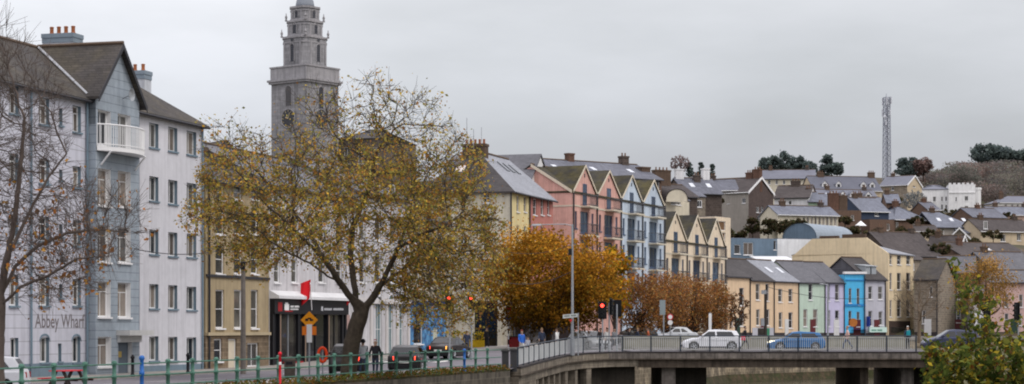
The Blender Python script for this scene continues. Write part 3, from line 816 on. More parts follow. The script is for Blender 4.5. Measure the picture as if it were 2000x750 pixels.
# quay walls
mb = MB()
pts = [(rail_x(y)+.32, y) for y in range(30, 114, 6)]+[(rail_x(113.9)+.32, 113.9)]
for a, b in zip(pts, pts[1:]): mb.face([(a[0],a[1],-2),(b[0],b[1],-2),(b[0],b[1],gz(b[1])+.07),(a[0],a[1],gz(a[1])+.07)])
mb.build('quay_wall', QUAY, kind='structure')
mb = MB()
for a, b in zip(FAR, FAR[1:]):
    mb.face([(a[0],a[1],-2),(b[0],b[1],-2),(b[0],b[1],gz(b[1])-.25),(a[0],a[1],gz(a[1])-.25)])
FQ = mat('far_quay_stone', S(118,108,92), .95, .45, .5, 2.5, .6, 'stone', hrow=.35, bump=.3, base2=S(160,146,122))
mb.build('far_quay_wall', FQ, kind='structure')
mb = MB(); cp = MB()
for a, b in zip(FAR, FAR[1:]):
    L_ = math.hypot(b[0]-a[0], b[1]-a[1]); nx, ny = (b[1]-a[1])/L_, -(b[0]-a[0])/L_
    q = lambda p, o, z: (p[0]+nx*o, p[1]+ny*o, z)
    cp.hexa([q(a,-.25,gz(a[1])-.25),q(a,.12,gz(a[1])-.25),q(b,.12,gz(b[1])-.25),q(b,-.25,gz(b[1])-.25),
             q(a,-.25,gz(a[1])+.12),q(a,.12,gz(a[1])+.12),q(b,.12,gz(b[1])+.12),q(b,-.25,gz(b[1])+.12)])
    mb.hexa([q(a,0,-.2),q(a,.5,-.2),q(b,.5,-.2),q(b,0,-.2),q(a,.01,.75),q(a,.07,.6),q(b,.07,.6),q(b,.01,.75)])
mb.build('waterline_moss', mat('moss', S(50,52,30), .95, .5, .9, 3, base2=S(72,60,46), bump=.5), kind='stuff', label='dark green moss and weed along the waterline of the far quay wall', cat='moss')
cp.build('quay_coping', CONC, kind='structure')
# hill
HP = [(0,-2),(262,-1.2),(275,1),(285,3.5),(300,7),(315,8.5),(335,12),(370,15.5),(400,17.5),(430,20.5),(465,24),(500,27.5),(520,29.5),(560,34.5),(620,44),(700,52),(800,57),(1000,62),(1400,64),(6000,60)]
def hz(x, y):
    b = interp(y, HP)
    if x < 0: b -= min(8, -x*.03)*(1 if y > 262 else 0)
    return CZ+b
ysr = [262,268,275,280,285,292,300,315,335,352,370,400,430,465,500,530,560,590,620,660,700,750,800,900,1000,1200,1400,2500,6000]
xsr = [-3000,-1500,-800,-400,-250,-150,-90,-50,-20,0,20,40,60,80,100,120,150,190,240,320,450,700,1500,3000]
bm = bmesh.new(); gr = []
for y in ysr: gr.append([bm.verts.new((x, y, hz(x, y)+(0 if y < 270 else 1.2*math.sin(x*.05+y*.03)))) for x in xsr])
for i in range(len(ysr)-1):
    for j in range(len(xsr)-1): bm.faces.new((gr[i][j], gr[i][j+1], gr[i+1][j+1], gr[i+1][j]))
me = bpy.data.meshes.new('hillside'); bm.to_mesh(me); bm.free(); me.materials.append(HILL)
o = bpy.data.objects.new('hillside', me); col.objects.link(o); tag(o, kind='structure')
# land away to the left behind the houses, and the near bank to the right
mb = MB(); mb.face([(-3000,-200,CZ-2.6),(-89.9,-200,CZ-2.6),(-89.9,262,CZ-2.6),(-3000,262,CZ-2.6)]); mb.build('ground', HILL, kind='structure')
mb = MB()
rb = [(3.6,-40),(3.6,14),(6,26),(31.5,144),(31.5,160),(70,215),(120,232),(400,250),(400,-40)]
mb.slab([(x, y, CZ-1.75) for x, y in rb], 6.5); mb.build('near_bank', GRASS, kind='structure')

# ------------------------------------------------------------------ bridge
bridge = empty('road_bridge', (9.2,145.6,CZ-1.7), 0, 'low weathered concrete road bridge on stone piers crossing the river', 'bridge')
def bl(p): return (p[0]-9.2, p[1]-145.6, p[2]-(CZ-1.7))
FRONT = FLARE[1:]+[(31.5,145.4)]
FASC = mat('stained_fascia_concrete', S(114,107,101), .9, .4, 1.1, 3, .65, 'block', bump=.3, hrow=5.)
WINGC = mat('wing_stone_blocks', S(128,119,106), .9, .4, .9, 3, .65, 'block', bump=.3, hrow=.48)
KDARK = mat('dark_wet_kerb', S(52,48,48), .8, .25, .8, 3)
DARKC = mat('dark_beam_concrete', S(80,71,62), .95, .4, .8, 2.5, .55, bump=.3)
mb = MB()
deck = [(x, y) for x, y in FRONT]+[(31.5,158.5),(8.5,158.5)]
mb.slab([bl((x, y, gz(min(y,146))+.02)) for x, y in FRONT[5:]]+[bl((31.5,158.5,gz(146)+.02)),bl((8.5,158.5,gz(146)+.02))], .5)
mb.build('deck', ASPH, bridge)
def off(pl, d):
    o = []
    for i, p in enumerate(pl):
        a = pl[max(i-1,0)]; b = pl[min(i+1,len(pl)-1)]; L_ = math.hypot(b[0]-a[0], b[1]-a[1])
        o.append((p[0]+(b[1]-a[1])/L_*d, p[1]-(b[0]-a[0])/L_*d))
    return o
def ribbon(mb, pl, d0, d1, z0, z1, mi=0):
    A_, B_ = off(pl, d0), off(pl, d1)
    for i in range(len(pl)-1):
        ya, yb = pl[i][1], pl[i+1][1]; ga, gb = gz(min(ya,146)), gz(min(yb,146))
        mb.hexa([bl((*A_[i],ga+z0)),bl((*B_[i],ga+z0)),bl((*B_[i+1],gb+z0)),bl((*A_[i+1],gb+z0)),
                 bl((*A_[i],ga+z1)),bl((*B_[i],ga+z1)),bl((*B_[i+1],gb+z1)),bl((*A_[i+1],gb+z1))], mi)
mb = MB(); ribbon(mb, FRONT[4:], -.35, .22, -.46, -.06); mb.build('fascia', FASC, bridge)
mb = MB(); ribbon(mb, FRONT[:5], -.35, .22, -.46, -.06); mb.build('wing_fascia', WINGC, bridge)
mb = MB(); ribbon(mb, FRONT, -.35, .24, -.057, .06); mb.build('edge_kerb', KDARK, bridge)
mb = MB(); ribbon(mb, FRONT, -.36, .27, -.54, -.463); mb.build('drip_course', DARKC, bridge)
mb = MB(); ribbon(mb, FRONT[5:], -.5, .05, -1.12, -.543)
for k in range(1, 6): mb.box(1.0, .3+k*2.1, -1.15, 22.2, .75+k*2.1, -.5)
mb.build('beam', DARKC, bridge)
mb = MB(); ribbon(mb, FRONT[:6], -.5, .10, -1.05, -.543)
mb.build('wing_beam', WINGC, bridge)
mb = MB(); ribbon(mb, FRONT[:6], -.9, -.6, -6.5, -1.0); mb.build('wing_wall', mat('shade_dark_stone', S(50,46,40), .9, .3, .5, 3, .4), bridge)  # dark colour stands for the shade behind the support posts
pl = FRONT[:6]; cum = [0]
for a, b in zip(pl, pl[1:]): cum.append(cum[-1]+math.hypot(b[0]-a[0], b[1]-a[1]))
def along(pl, cum, t):
    for i in range(len(pl)-1):
        if t <= cum[i+1] or i == len(pl)-2:
            f = (t-cum[i])/(cum[i+1]-cum[i]); a, b = pl[i], pl[i+1]; return (a[0]+(b[0]-a[0])*f, a[1]+(b[1]-a[1])*f), math.atan2(b[1]-a[1], b[0]-a[0])
# end block of the wing and its row of upright posts
mb = MB(); ribbon(mb, [along(pl, cum, 0)[0], along(pl, cum, 7.5)[0]], -.55, .06, -6.5, -1.053); mb.build('abutment', WINGC, bridge)
for t in [8.6+i*2.3 for i in range(8)]:
    if t > cum[-1]-.5: break
    p, a = along(pl, cum, t); m = MB(); ca, sa = math.cos(a), math.sin(a); g = gz(min(p[1],146))-(CZ-1.7)
    def pr(x, y): return (p[0]-9.2+ca*x+sa*y, p[1]-145.6+sa*x-ca*y)
    q = [pr(-.3,-.55), pr(.3,-.55), pr(.3,.0), pr(-.3,.0)]
    m.slab([(x, y, g-1.06) for x, y in q], 5); m.build('support_post', WINGC, bridge)
for x0, x1, y0, m_, z1 in ((11.0,12.0,146.2,FASC,-1.13),(12.0,14.4,147.4,MATS['shade_dark_stone'],-1.0),(25.6,26.2,146.4,DARKC,-1.13),(28.6,29.5,146.2,FASC,-1.13),(29.5,31.4,147.2,MATS['shade_dark_stone'],-1.0)):  # dark stone blocks are added to stand for the shaded openings
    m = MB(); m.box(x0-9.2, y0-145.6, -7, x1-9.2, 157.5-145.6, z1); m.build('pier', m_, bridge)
mb = MB(); mb.box(-.5,12.6,.02,22.3,12.9,.92); mb.box(-.6,12.52,.923,22.3,12.98,1.02); mb.build('rear_parapet', mat('pale_parapet_concrete', S(140,138,126), .9, .15, .6, 3, .25), bridge)
mb = MB(); mb.box(.2,.1,.022,22.2,1.9,.14); mb.box(.2,11.0,.022,22.2,12.5,.14); mb.build('footway', PAVE, bridge)

# bridge railing: posts are parts, the pickets of one bay are one part
RAIL = mat('blue_grey_rail_paint', S(52,60,70), .5, .15)
PICK = mat('pale_picket_paint', S(172,175,176), .5, .15)
br = empty('bridge_railing', (9.2,145.6,CZ-1.7), 0, 'steel picket railing with dark posts along the bridge edge', 'railing')
full = FRONT; cumf = [0]
for a, b in zip(full, full[1:]): cumf.append(cumf[-1]+math.hypot(b[0]-a[0], b[1]-a[1]))
tot = cumf[-1]; ts = []; t = .3
while t < tot-.2: ts.append(t); t += 2.15
tops = []
for i, t in enumerate(ts):
    p, a = along(full, cumf, t); g = gz(min(p[1],146))-(CZ-1.7)+.06; x, y = p[0]-9.2, p[1]-145.6
    tops.append((x, y, g)); m = MB(); m.box(x-.05,y-.05,g,x+.05,y+.05,g+1.12); m.build('post', RAIL, br)
mb = MB(); mb.tube([(x,y,g+1.13) for x, y, g in tops], .045, 6); mb.build('handrail', RAIL, br)
for (a, b) in zip(tops, tops[1:]):
    m = MB(); A_, B_ = Vector(a), Vector(b)
    for z in (.12, 1.0): m.tube([A_+Vector((0,0,z)), B_+Vector((0,0,z))], .02, 4)
    n_ = 14
    for k in range(1, n_):
        q = A_+(B_-A_)*(k/n_); m.tube([q+Vector((0,0,.12)), q+Vector((0,0,1.0))], .021, 4)
    m.build('picket_panel', PICK, br)
# the two dark end piers where the quay railing meets the bridge
for u, lb in ((987, 'dark square end pier finishing the green quay railing'), (1003, 'dark square end pier at the start of the bridge railing')):
    Y = 114.5 if u < 1000 else 118.3; p = (XU(u, Y), Y, gz(Y)); m = MB()
    m.box(-.2,-.2,-.2,.2,.2,1.05); m.box(-.25,-.25,1.05,.25,.25,1.13); m.slab([(-.2,-.2,1.135),(.2,-.2,1.135),(.2,.2,1.135),(-.2,.2,1.135)],.004)
    o = m.build('gate_pier', mat('dark_pier_stone', S(58,58,60), .8, .2), label=lb, cat='pier', group='end piers of the railings'); o.location = p

# quay railing
GREEN = mat('green_rail_paint', S(74,112,98), .55, .25, 2, 8); BLUEP = mat('blue_post_paint', S(45,100,170), .5, .15)
qr = empty('quay_railing', (rail_x(80),80,gz(80)), 0, 'green painted three bar railing with bollard posts along the quay', 'railing')
us = [-75,-10,42,105,166,223,277,328,376,422,463,504,544,583,621,653,685,717,745,774,802,830,856,881,907,929,952]
tp = []
for u in us+[978]:
    Y = Yq(u); x = rail_x(Y)-rail_x(80); y = Y-80; g = gz(Y)-gz(80)+.05; tp.append((x, y, g))
    if u == 978: break
    blue = u in (277, 907); m = MB(); k = 1.12 if u == 277 else 1.0
    m.lathe([(.10,0),(.10,.1),(.075,.14),(.07,.62*k),(.095,.64*k),(.095,.74*k),(.07,.76*k),(.07,1.1*k),(.1,1.13*k),(.1,1.2*k),(.05,1.25*k)], (x,y,g), 10)
    o = m.build('post', BLUEP if blue else GREEN, qr, True)
    if blue: o['label'] = 'bright blue painted post'
for z in (.32,.7,1.12):
    m = MB(); m.tube([(x,y,g+z) for x, y, g in tp], .03, 6); m.build('rail_bar', GREEN, qr)
# rough grass along the wall top
r = np.random.default_rng(3); n = 5200
yy = r.uniform(50, 114, n); xx = np.array([rail_x(y) for y in yy])+r.uniform(-.6, .45, n); zz = np.array([gz(y) for y in yy])+r.uniform(.04, .3, n)
gro = empty('grass_tufts', (0,0,0)); bpy.data.objects.remove(gro)
leaves_mesh('grass_tufts', np.stack([xx,yy,zz],1), .2, palette(n, [S(92,98,48),S(120,104,52),S(120,80,44),S(70,80,38)], r), None, 0, aspect=.3, label='rough grass and fallen leaves along the quay wall top', kind='stuff', cat='grass')
# ------------------------------------------------------------------ left bank buildings
def Yf(u): return 49.53/(.2917-(u-1000)/F)
LILAC = mat('lilac_white_render', S(198,199,209,.98), .9, .09, .25, 2.5, .2, 'groove', hrow=.62)
PALEW = mat('pale_grey_render', S(203,203,208,.98), .9, .09, .2, 2.5, .2)
BAY = mat('blue_grey_boarding', S(150,160,169), .85, .14, .3, 3, .2, 'groove', hrow=.42)
BGREY = mat('blue_grey_paint', S(112,130,142), .8, .12, .4, 3, .15)
b = Building('apartment_block', 'pale four storey riverside block with blue grey gabled bay and painted lettering', 'apartment block', (-160,Yf(-160)), (396,Yf(396)), 8.2, CZ-2.5, CZ+11.25, LILAC)
ops = []
for (u0, u1, rows, st) in ((76,96,((191,243),(310,358),(424,471),(537,597)),'trans'),(115,122,((212,245),(331,352),(438,462),(555,582)),'plain'),(142,158,((207,258),(325,366),(430,480),(545,597)),'trans'),(18,36,((166,222),(300,350),(420,472),(536,597)),'trans')):
    for v0, v1 in rows: ops.append((u0,v0,u1,v1,st,GC if random.random() < .5 else GD))
ops += [(78,659,96,708,'case'),(113,671,120,706,'plain'),(141,658,157,708,'case'),(20,660,36,708,'case')]
for u0, u1, tops_ in ((291,309,(241,345,449,555,657)),(328,346,(249,352,454,557,658)),(364,383,(257,358,457,560,659))):
    for v in tops_: ops.append((u0, v, u1, v+47.5-(u0-291)*.03, 'case', GC if random.random() < .4 else GD))
b.walls(front=ops, gables=None, mats=[LILAC, BGREY], rmi=1, r=.24, sill=BGREY)
b.roof('hip', 2.85, SLATE_M, over=.28, hip=(False, True), trim=GUTTER)
wr_ = MB(); a1, _ = b.ray(272, b.front); b.front.box(wr_, a1, -.5, b.W, b.H-.02, -.02, -.004); 
# right wing skin is smooth and slightly greyer: thin render coat set proud, leaving the openings
wr_ = MB(); hs = [b.rect(b.front, *o_[:4]) for o_ in ops if o_[0] > 280]
sk = Wall((0,-.018),(1,0),(0,1),b.W); sk.holes(wr_, -2, b.H, hs, .016, 0, a0=a1); wr_.build('render_coat', PALEW, b.root)
# arched heads of the ground floor windows
for u0, u1 in ((77,97),(140,158)):
    r_ = b.rect(b.front, u0, 655, u1, 668); m = MB(); n_ = 8; c0 = (r_[0]+r_[2])/2; hw_ = (r_[2]-r_[0])/2
    pl_ = [(c0+hw_*math.cos(math.pi*i/n_), r_[1]+.1+.3*math.sin(math.pi*i/n_)) for i in range(n_+1)]
    for q, q2 in zip(pl_, pl_[1:]): m.hexa([b.front.pt(q[0],q[1]-.09,-.03),b.front.pt(q2[0],q2[1]-.09,-.03),b.front.pt(q2[0],q2[1]-.09,-.004),b.front.pt(q[0],q[1]-.09,-.004),b.front.pt(q[0],q[1],-.03),b.front.pt(q2[0],q2[1],-.03),b.front.pt(q2[0],q2[1],-.004),b.front.pt(q[0],q[1],-.004)])
    m.build('arch_head', BGREY, b.root)
m = MB(); aB, _ = b.ray(172, b.front); b.front.box(m, 0, -1, aB-.01, .82, -.05, -.006); b.front.box(m, a1+.01, -1, b.W, .5, -.05, -.024); m.build('plinth', BGREY, b.root)
# the bay
bo = .5; a0b, _ = b.ray(187, b.front, bo); a1b, _ = b.ray(272, b.front, bo)
bw = Wall((0,-bo),(1,0),(0,1),b.W); HB = b.H+.25; bops = []
for (u0, u1, rows) in ((191,216,((216,291),(330,402),(440,512),(550,619))),(230,255,((224,297),(335,404),(444,513),(552,620)))):
    for k, (v0, v1) in enumerate(rows): bops.append((u0,v0,u1,v1,'french' if k == 0 else 'trans',GC if k in (1, 3) else GD))
bops += [(191,658,217,716,'trans',GC)]
m = MB(); door = b.rect(bw, 231,662,258,748); hs = [b.rect(bw, *o_[:4]) for o_ in bops]+[(door[0],-.1,door[2],door[3])]
bw.holes(m, -2, HB, hs, .3, 0, a0=a0b, a1=a1b, rmi=1)
for a_, in ((a0b,),(a1b,)): m.face([(a_,-bo,-2),(a_,0,-2),(a_,0,HB),(a_,-bo,HB)])
apx = (a0b+a1b)/2; zr = HB+2.62; m.face([(a0b,-bo,HB),(a1b,-bo,HB),(apx,-bo,zr)])
m.face([(a0b,-bo,HB),(a0b,2,HB),(a0b,2,HB-1.5),(a0b,-bo,HB-1.5)])
m.build('bay_wall', [BAY, WF], b.root)
for o_ in bops: window(b.root, bw, *b.rect(bw, *o_[:4]), style=o_[4], glass=o_[5], r=.3)
m = MB(); sl = 2.62/((a1b-a0b)/2); q = .28
m.slab([(a0b-q,-bo-.3,HB-q*sl+.16),(apx,-bo-.3,zr+.16),(apx,4.1,zr+.16),(a0b-q,4.1,HB-q*sl+.16)], .14)
m.slab([(apx+.001,-bo-.3,zr+.16),(a1b+q,-bo-.3,HB-q*sl+.16),(a1b+q,4.1,HB-q*sl+.16),(apx+.001,4.1,zr+.16)], .14)
m.build('bay_roof', SLATE_M, b.root)
m = MB()
for sg, ax in ((-1,a0b-q),(1,a1b+q)):
    m.hexa([(ax,-bo-.34,HB-q*sl-.12),(apx,-bo-.34,zr-.12),(apx,-bo-.304,zr-.12),(ax,-bo-.304,HB-q*sl-.12),(ax,-bo-.34,HB-q*sl+.16),(apx,-bo-.34,zr+.17),(apx,-bo-.304,zr+.17),(ax,-bo-.304,HB-q*sl+.16)])
m.build('barge_board', GUTTER, b.root)
m = MB(); m.tube([(a0b-.05,-bo+.25,HB-.2),(apx,3.9,zr+.2)], .05, 5); 
rt = MB(); rt.tube([(apx,-bo-.3,zr+.2),(apx,4.0,zr+.2)], .1, 6); rt.build('ridge_tiles', MATS['ridge'], b.root)
vl = MB(); vl.tube([(a0b-.1,-.1,b.H+.25),(apx-.1,3.9,zr+.13)], .07, 5); vl.build('valley_flashing', mat('lead_flashing', S(170,172,176), .5, .1), b.root)
# curved balcony
r_ = b.rect(bw, 187,290,272,298); zc = r_[1]; bc = empty('balcony', (0,0,0)); bc.parent = b.root
arc = [(a0b+.02+(a1b-a0b-.04)*i/12, -bo-.06-.95*math.sin(math.pi*i/12)**.6) for i in range(13)]
m = MB(); m.slab([(x,y,zc+.12) for x, y in arc], .2); m.build('balcony_slab', WF, bc)
m = MB(); m.tube([(x,y,zc+1.22) for x, y in arc], .04, 6); m.tube([(x,y,zc+.24) for x, y in arc], .03, 5)
for i in range(12):
    for k in range(3):
        f_ = k/3; x = arc[i][0]+(arc[i+1][0]-arc[i][0])*f_; y = arc[i][1]+(arc[i+1][1]-arc[i][1])*f_; m.tube([(x,y,zc+.1),(x,y,zc+1.22)], .022, 4)
m.build('balustrade', WF, bc)
m = MB()
for x in (a0b+.5, a1b-.5): m.tube([(x,-bo-.02,zc-.75),(x,-bo-.6,zc-.06)], .05, 5)
m.build('bracket', WF, bc)
# entrance
m = MB(); bw.box(m, door[0]+.03, -.4, door[2]-.03, door[3]-.03, .22, .28); dd = m.build('entrance_door', mat('slate_blue_door', S(92,102,112), .6, .1), b.root)
m = MB(); bw.box(m, door[0]+.3, 1.0, door[0]+.75, 1.3, .205, .219); m.build('door_plate', mat('brass', S(190,165,90), .4, .1, metal=.5), dd)
r_ = b.rect(bw, 227,645,272,655); m = MB(); bw.box(m, r_[0], r_[1], a1b+.2, r_[3], -.75, -.005); bw.box(m, r_[0]+.1, r_[1]-.35, a1b, r_[1]-.004, -.15, -.006); m.build('door_canopy', mat('canopy_render', S(190,190,188), .8, .1), b.root)
r_ = b.rect(b.front, 68,613,165,649); text_on(b.front, b.root, 'Abbey Wharf', r_[0], r_[1], r_[2], r_[3], mat('grey_letter_paint', S(116,110,112), .8, .12))
for x in (b.ray(57, b.front)[0], b.ray(392, b.front)[0], a0b-.14): m = MB(); m.tube([(x,-.12,0),(x,-.12,b.H-.2)], .055, 6); m.build('downpipe', BGREY, b.root)
CHW = mat('chimney_render', S(190,194,200), .9, .12, .5, 3, .3)
ax_, _ = b.ray(122, Wall((0,4.1),(1,0),(0,1),b.W)); b.chimney(ax_, 4.1, b.H+1.5, CZ+15.3-b.zb, 1.0, 1.75, CHW, 4, band=mat('slate_cap', S(122,134,144), .8, .15))
ax_, _ = b.ray(264, Wall((0,5.6),(1,0),(0,1),b.W)); b.chimney(ax_, 5.6, b.H+.2, CZ+14.8-b.zb, .9, 1.6, CHW, 3, band=MATS['slate_cap'])
# satellite dish and arm on the bay gable
r_ = b.rect(bw, 232,176,248,196); m = MB(); cx_ = (r_[0]+r_[2])/2; m.tube([bw.pt(cx_,r_[1]+.1,0), bw.pt(cx_-.1,r_[1]+.2,-.4)], .03, 5); m.lathe([(.02,-.02),(.2,-.06),(.32,-.14),(.33,-.14),(.2,-.045)], bw.pt(cx_-.1,r_[1]+.25,-.42), 12, 'y'); m.build('satellite_dish', METAL, b.root)

# ochre house
OCHRE = mat('ochre_render', S(166,150,120), .9, .14, .3, 2.5, .35)
STONE = mat('brown_stone_facing', S(128,112,92), .9, .3, .5, 3, .2, 'stone', hrow=.28)
b2 = Building('terraced_house', 'narrow ochre rendered house with stone faced ground floor', 'house', (401.5,Yf(401.5)), (525,Yf(525)), 9, CZ-2.45, CZ+8.3, OCHRE)
ops = []
for u0, u1 in ((421,438),(457,473),(490,504)):
    for v0, v1 in ((566,641),(478,535),(405,458),(362,390)): ops.append((u0,v0,u1,v1,'sash',GD))
ops += [(418,662,434,706,'sash'),(483,670,505,716,'case')]
dr = (446,662,462,742,'door',mat('cream_door', S(200,190,170), .6, .1))
zsp = b2.rect(b2.front, 410,650,420,655)[1]
b2.walls(front=ops+[dr], mats=[OCHRE, OCHRE, STONE], split=(zsp, 2), gables='gx', rise=2.2)
b2.roof('gx', 2.2, SLATE_D, trim=GUTTER)
b2.trim(b2.front, 402,649,525,655, .16, mat('ochre_trim', S(172,158,130), .85, .12), 'string_course')
b2.trim(b2.front, 402,539,525,544, .10, GUTTER, 'cable_ledge')
mat('brown_brick', S(92,76,64), .9, .2, .6, 3, .2, 'brick', hrow=.075); b2.chimney(b2.W-.6, 4.5, b2.H+1, b2.H+2.6, .7, 1.2, MATS['brown_brick'], 0)
m = MB(); m.tube([(.3,-.1,0),(.3,-.1,b2.H)], .06, 6); m.build('downpipe', GUTTER, b2.root)

# white house above the black shop
WHITE = mat('white_render', S(194,192,194), .9, .14, .3, 2.5, .4)
b3 = Building('shop_building', 'white rendered building above a black shopfront', 'shop', (525.8,Yf(525.8)), (690,Yf(690)), 10, CZ-2.4, CZ+8.6, WHITE)
ops = []
for u in (541,575,628,662):
    for v0, v1 in ((506,552),(425,472),(378,410)): ops.append((u-6,v0,u+6,v1,'sash',GD))
b3.walls(front=ops, gables='gx', rise=2.6, z0=-1.5); b3.roof('gx', 2.6, SLATE, trim=GUTTER); 

FB = mat('black_shop_paint', S(24,24,28), .45, .15); f_ = b3.front
fz = b3.rect(f_, 530,584,600,613, .3)
sf = MB(); a_l, _ = b3.ray(526, f_, .3); a_r, _ = b3.ray(680, f_, .3); a_l = max(a_l, .05)
f_.box(sf, a_l, fz[1], a_r, fz[3], -.34, -.004); sfo = sf.build('fascia', FB, b3.root)
m = MB(); m.hexa([f_.pt(a_l,fz[3]+.003,-.62),f_.pt(a_r,fz[3]+.003,-.62),f_.pt(a_r,fz[3]+.003,-.004),f_.pt(a_l,fz[3]+.003,-.004),f_.pt(a_l,fz[3]+.18,-.62),f_.pt(a_r,fz[3]+.18,-.62),f_.pt(a_r,fz[3]+.5,-.004),f_.pt(a_l,fz[3]+.5,-.004)]); m.build('cornice', mat('cornice_white', S(205,205,206), .8, .1), b3.root)
pil = [526,545,582,594,640,668,680]; ps = []
m = MB()
for u in pil:
    a, _ = b3.ray(u, f_, .2); a = min(max(a, a_l), a_r-.3); ps.append(a); f_.box(m, a, -.3, a+.28, fz[1]-.003, -.22, -.004)
f_.box(m, a_l+.29, -.3, a_r-.01, .45, -.15, -.006)
m.build('shopfront_frame', FB, b3.root)
m = MB()
for u in (545,594,640): 
    a, _ = b3.ray(u, f_, .2); f_.box(m, a+.1, -.2, a+.2, fz[1]-.01, -.25, -.222)
m.build('pilaster_strip', mat('tan_strip', S(150,128,110), .7, .1), b3.root)
for a, c in zip(ps, ps[1:]):
    if c-a < .6: continue
    m = MB(); m.face([f_.pt(a+.29,.46,-.06),f_.pt(c-.01,.46,-.06),f_.pt(c-.01,fz[1]-.02,-.06),f_.pt(a+.29,fz[1]-.02,-.06)]); g_ = m.build('shop_window', GK, b3.root)
    m = MB(); mid_ = (a+.29+c)/2; f_.box(m, mid_-.04, .46, mid_+.04, fz[1]-.03, -.12, -.064); m.build('mullion', FB if random.random() < .5 else METAL, g_)
m = MB(); x0, _ = b3.ray(548, f_, .35); 
def fbar(mb, u0, v0, u1, v1, d=.36): 
    q = b3.rect(f_, u0, v0, u1, v1, .34); f_.box(mb, q[0], q[1], q[2], q[3], -d, -.343)
m = MB(); fbar(m, 555.5,594,564,606); fbar(m, 557,591,562,594); m.build('emblem', WF, sfo)
m = MB(); fbar(m, 556,606.3,571,609,.365); fbar(m, 543,590,551,608,.352); m.build('emblem_flash', mat('sign_red', S(150,28,32), .5, .1), sfo)
m = MB(); x = 567
for wd_ in (1.7,2.2,1.4,0,2.0,1.6,2.1,1.5): 
    if wd_: fbar(m, x, 596.5+random.uniform(0,1), x+wd_, 600.5)
    x += max(wd_, 1)+.45
x = 567
for i in range(9): fbar(m, x, 602.8, x+1.3, 605.2); x += 1.75
m.build('lettering', WF, sfo)
m = MB(); fbar(m, 627,598.5,630.5,607); x = 632.5
for i in range(17):
    if i != 7: fbar(m, x, 601.5+.8*random.random(), x+1.7, 606)
    x += 2.25
m.build('lettering', mat('silver_letter', S(180,182,186), .5, .1), sfo)
m = MB(); q = b3.rect(f_, 556,706,590,709, .3); f_.box(m, q[0], q[1], q[2], q[3], -.4, -.18); m.build('red_sill', mat('sign_red', (0,0,0)), b3.root)
m = MB(); a, _ = b3.ray(688, f_); f_.box(m, a_r+.03, 0, a_r+.95, fz[1], -.06, -.004); m.build('pink_panel', mat('faded_pink_panel', S(168,140,134), .8, .12), b3.root)

# white arcade building
b4 = Building('arcade_building', 'white stuccoed building with tall arched ground floor windows', 'building', (690.6,Yf(690.6)), (799,Yf(799)), 10, CZ-2.35, CZ+9.2, WHITE)
ops = []
for u in (708,738,768):
    for v0, v1 in ((500,552),(424,470),(360,398)): ops.append((u-6,v0,u+6,v1,'sash',GD))
AW = [(734,592,746,694),(757,588,768,694),(778,590,788,694)]
ops += [(a,v0,c,v1,'cross',mat('teal_shaded_glass', S(104,124,128), .2, .1, spec=.5)) for a, v0, c, v1 in AW]
b4.walls(front=ops, gables='gx', rise=2.4); b4.roof('gx', 2.4, SLATE, trim=GUTTER)
for a, v0, c, v1 in AW:
    q = b4.rect(b4.front, a, v0, c, v1); m = MB(); cx_ = (q[0]+q[2])/2; hw_ = (q[2]-q[0])/2; n_ = 8
    ar_ = [(cx_+hw_*math.cos(math.pi*i/n_), q[3]-.004+hw_*.8*math.sin(math.pi*i/n_)) for i in range(n_+1)]
    m.face([b4.front.pt(x, z, -.012) for x, z in ar_]); m.build('fanlight', MATS['teal_shaded_glass'], b4.root)
    m = MB()
    for p_, p2 in zip(ar_, ar_[1:]): m.tube([b4.front.pt(*p_,-.04), b4.front.pt(*p2,-.04)], .06, 5)
    m.build('arch_moulding', WHITE, b4.root)
m = MB()
for u in (697,722,752,773,795):
    a, _ = b4.ray(u, b4.front); a = max(a, .06); b4.front.box(m, a, 0, a+.35, 4.0, -.12, -.004)
b4.front.box(m, .02, 4.01, b4.W-.02, 4.35, -.25, -.004); m.build('pilaster', mat('stucco_trim', S(196,192,190), .9, .08), b4.root)
# blue mural shop
b5 = Building('mural_shop', 'narrow shop with bright blue mural painted across its ground floor', 'shop', (799.6,Yf(799.6)), (872,Yf(872)), 10, CZ-2.2, CZ+8.0, mat('buff_render', S(176,168,150), .9, .12, .3, 3, .25))
def mural():
    m = mat('blue_mural_paint', S(92,146,188), .6, .25, 1.2, 3, base2=S(44,78,124)); return m
ops = []
for u in (815,838,860):
    for v0, v1 in ((505,548),(436,476)): ops.append((u-5,v0,u+5,v1,'sash',GD))
ops += [(846,640,856,690,'door',mat('pale_door', S(190,190,170), .6, .1)),(808,632,826,672,'plain',GK)]
zsp = b5.rect(b5.front, 810,592,850,596)[3]
b5.walls(front=ops, mats=[b5.wall, b5.wall, mural()], split=(zsp, 2), gables='gx', rise=2.4); b5.roof('gx', 2.4, SLATE_D, trim=GUTTER)
b5.trim(b5.front, 801,588,871,594, .18, mat('deep_blue_fascia', S(40,80,140), .6, .15), 'fascia')

# corner house: cream side wall, yellow front, pale hipped roof
CREAM = mat('grey_cream_render', S(200,194,176), .9, .12, .3, 2.5, .3); YEL = mat('pale_yellow_render', S(214,198,148), .9, .08, .3, 2.5, .15); RED = mat('brick_red_render', S(180,120,110), .9, .12, .3, 2.5, .2)
b6 = Building('corner_house', 'cream and yellow corner house with hipped slate roof above the orange tree', 'house', (1000,169.8), (1034,175.2), 8.6, CZ-1.9, CZ+11.75, CREAM)
ls = []
for u in (950,905):
    for v0, v1 in ((376,396),(460,492),(538,565)): ls.append((u-7,v0,u+7,v1,'cross',GD))
fr = [(1009,382,1014,414,'sash'),(1023,384,1028,414,'sash'),(1009,440,1014,475,'sash'),(1023,442,1028,474,'sash')]
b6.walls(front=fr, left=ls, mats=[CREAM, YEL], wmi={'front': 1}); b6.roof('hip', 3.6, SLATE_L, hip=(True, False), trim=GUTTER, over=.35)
m = MB(); sl=3.6/4.3
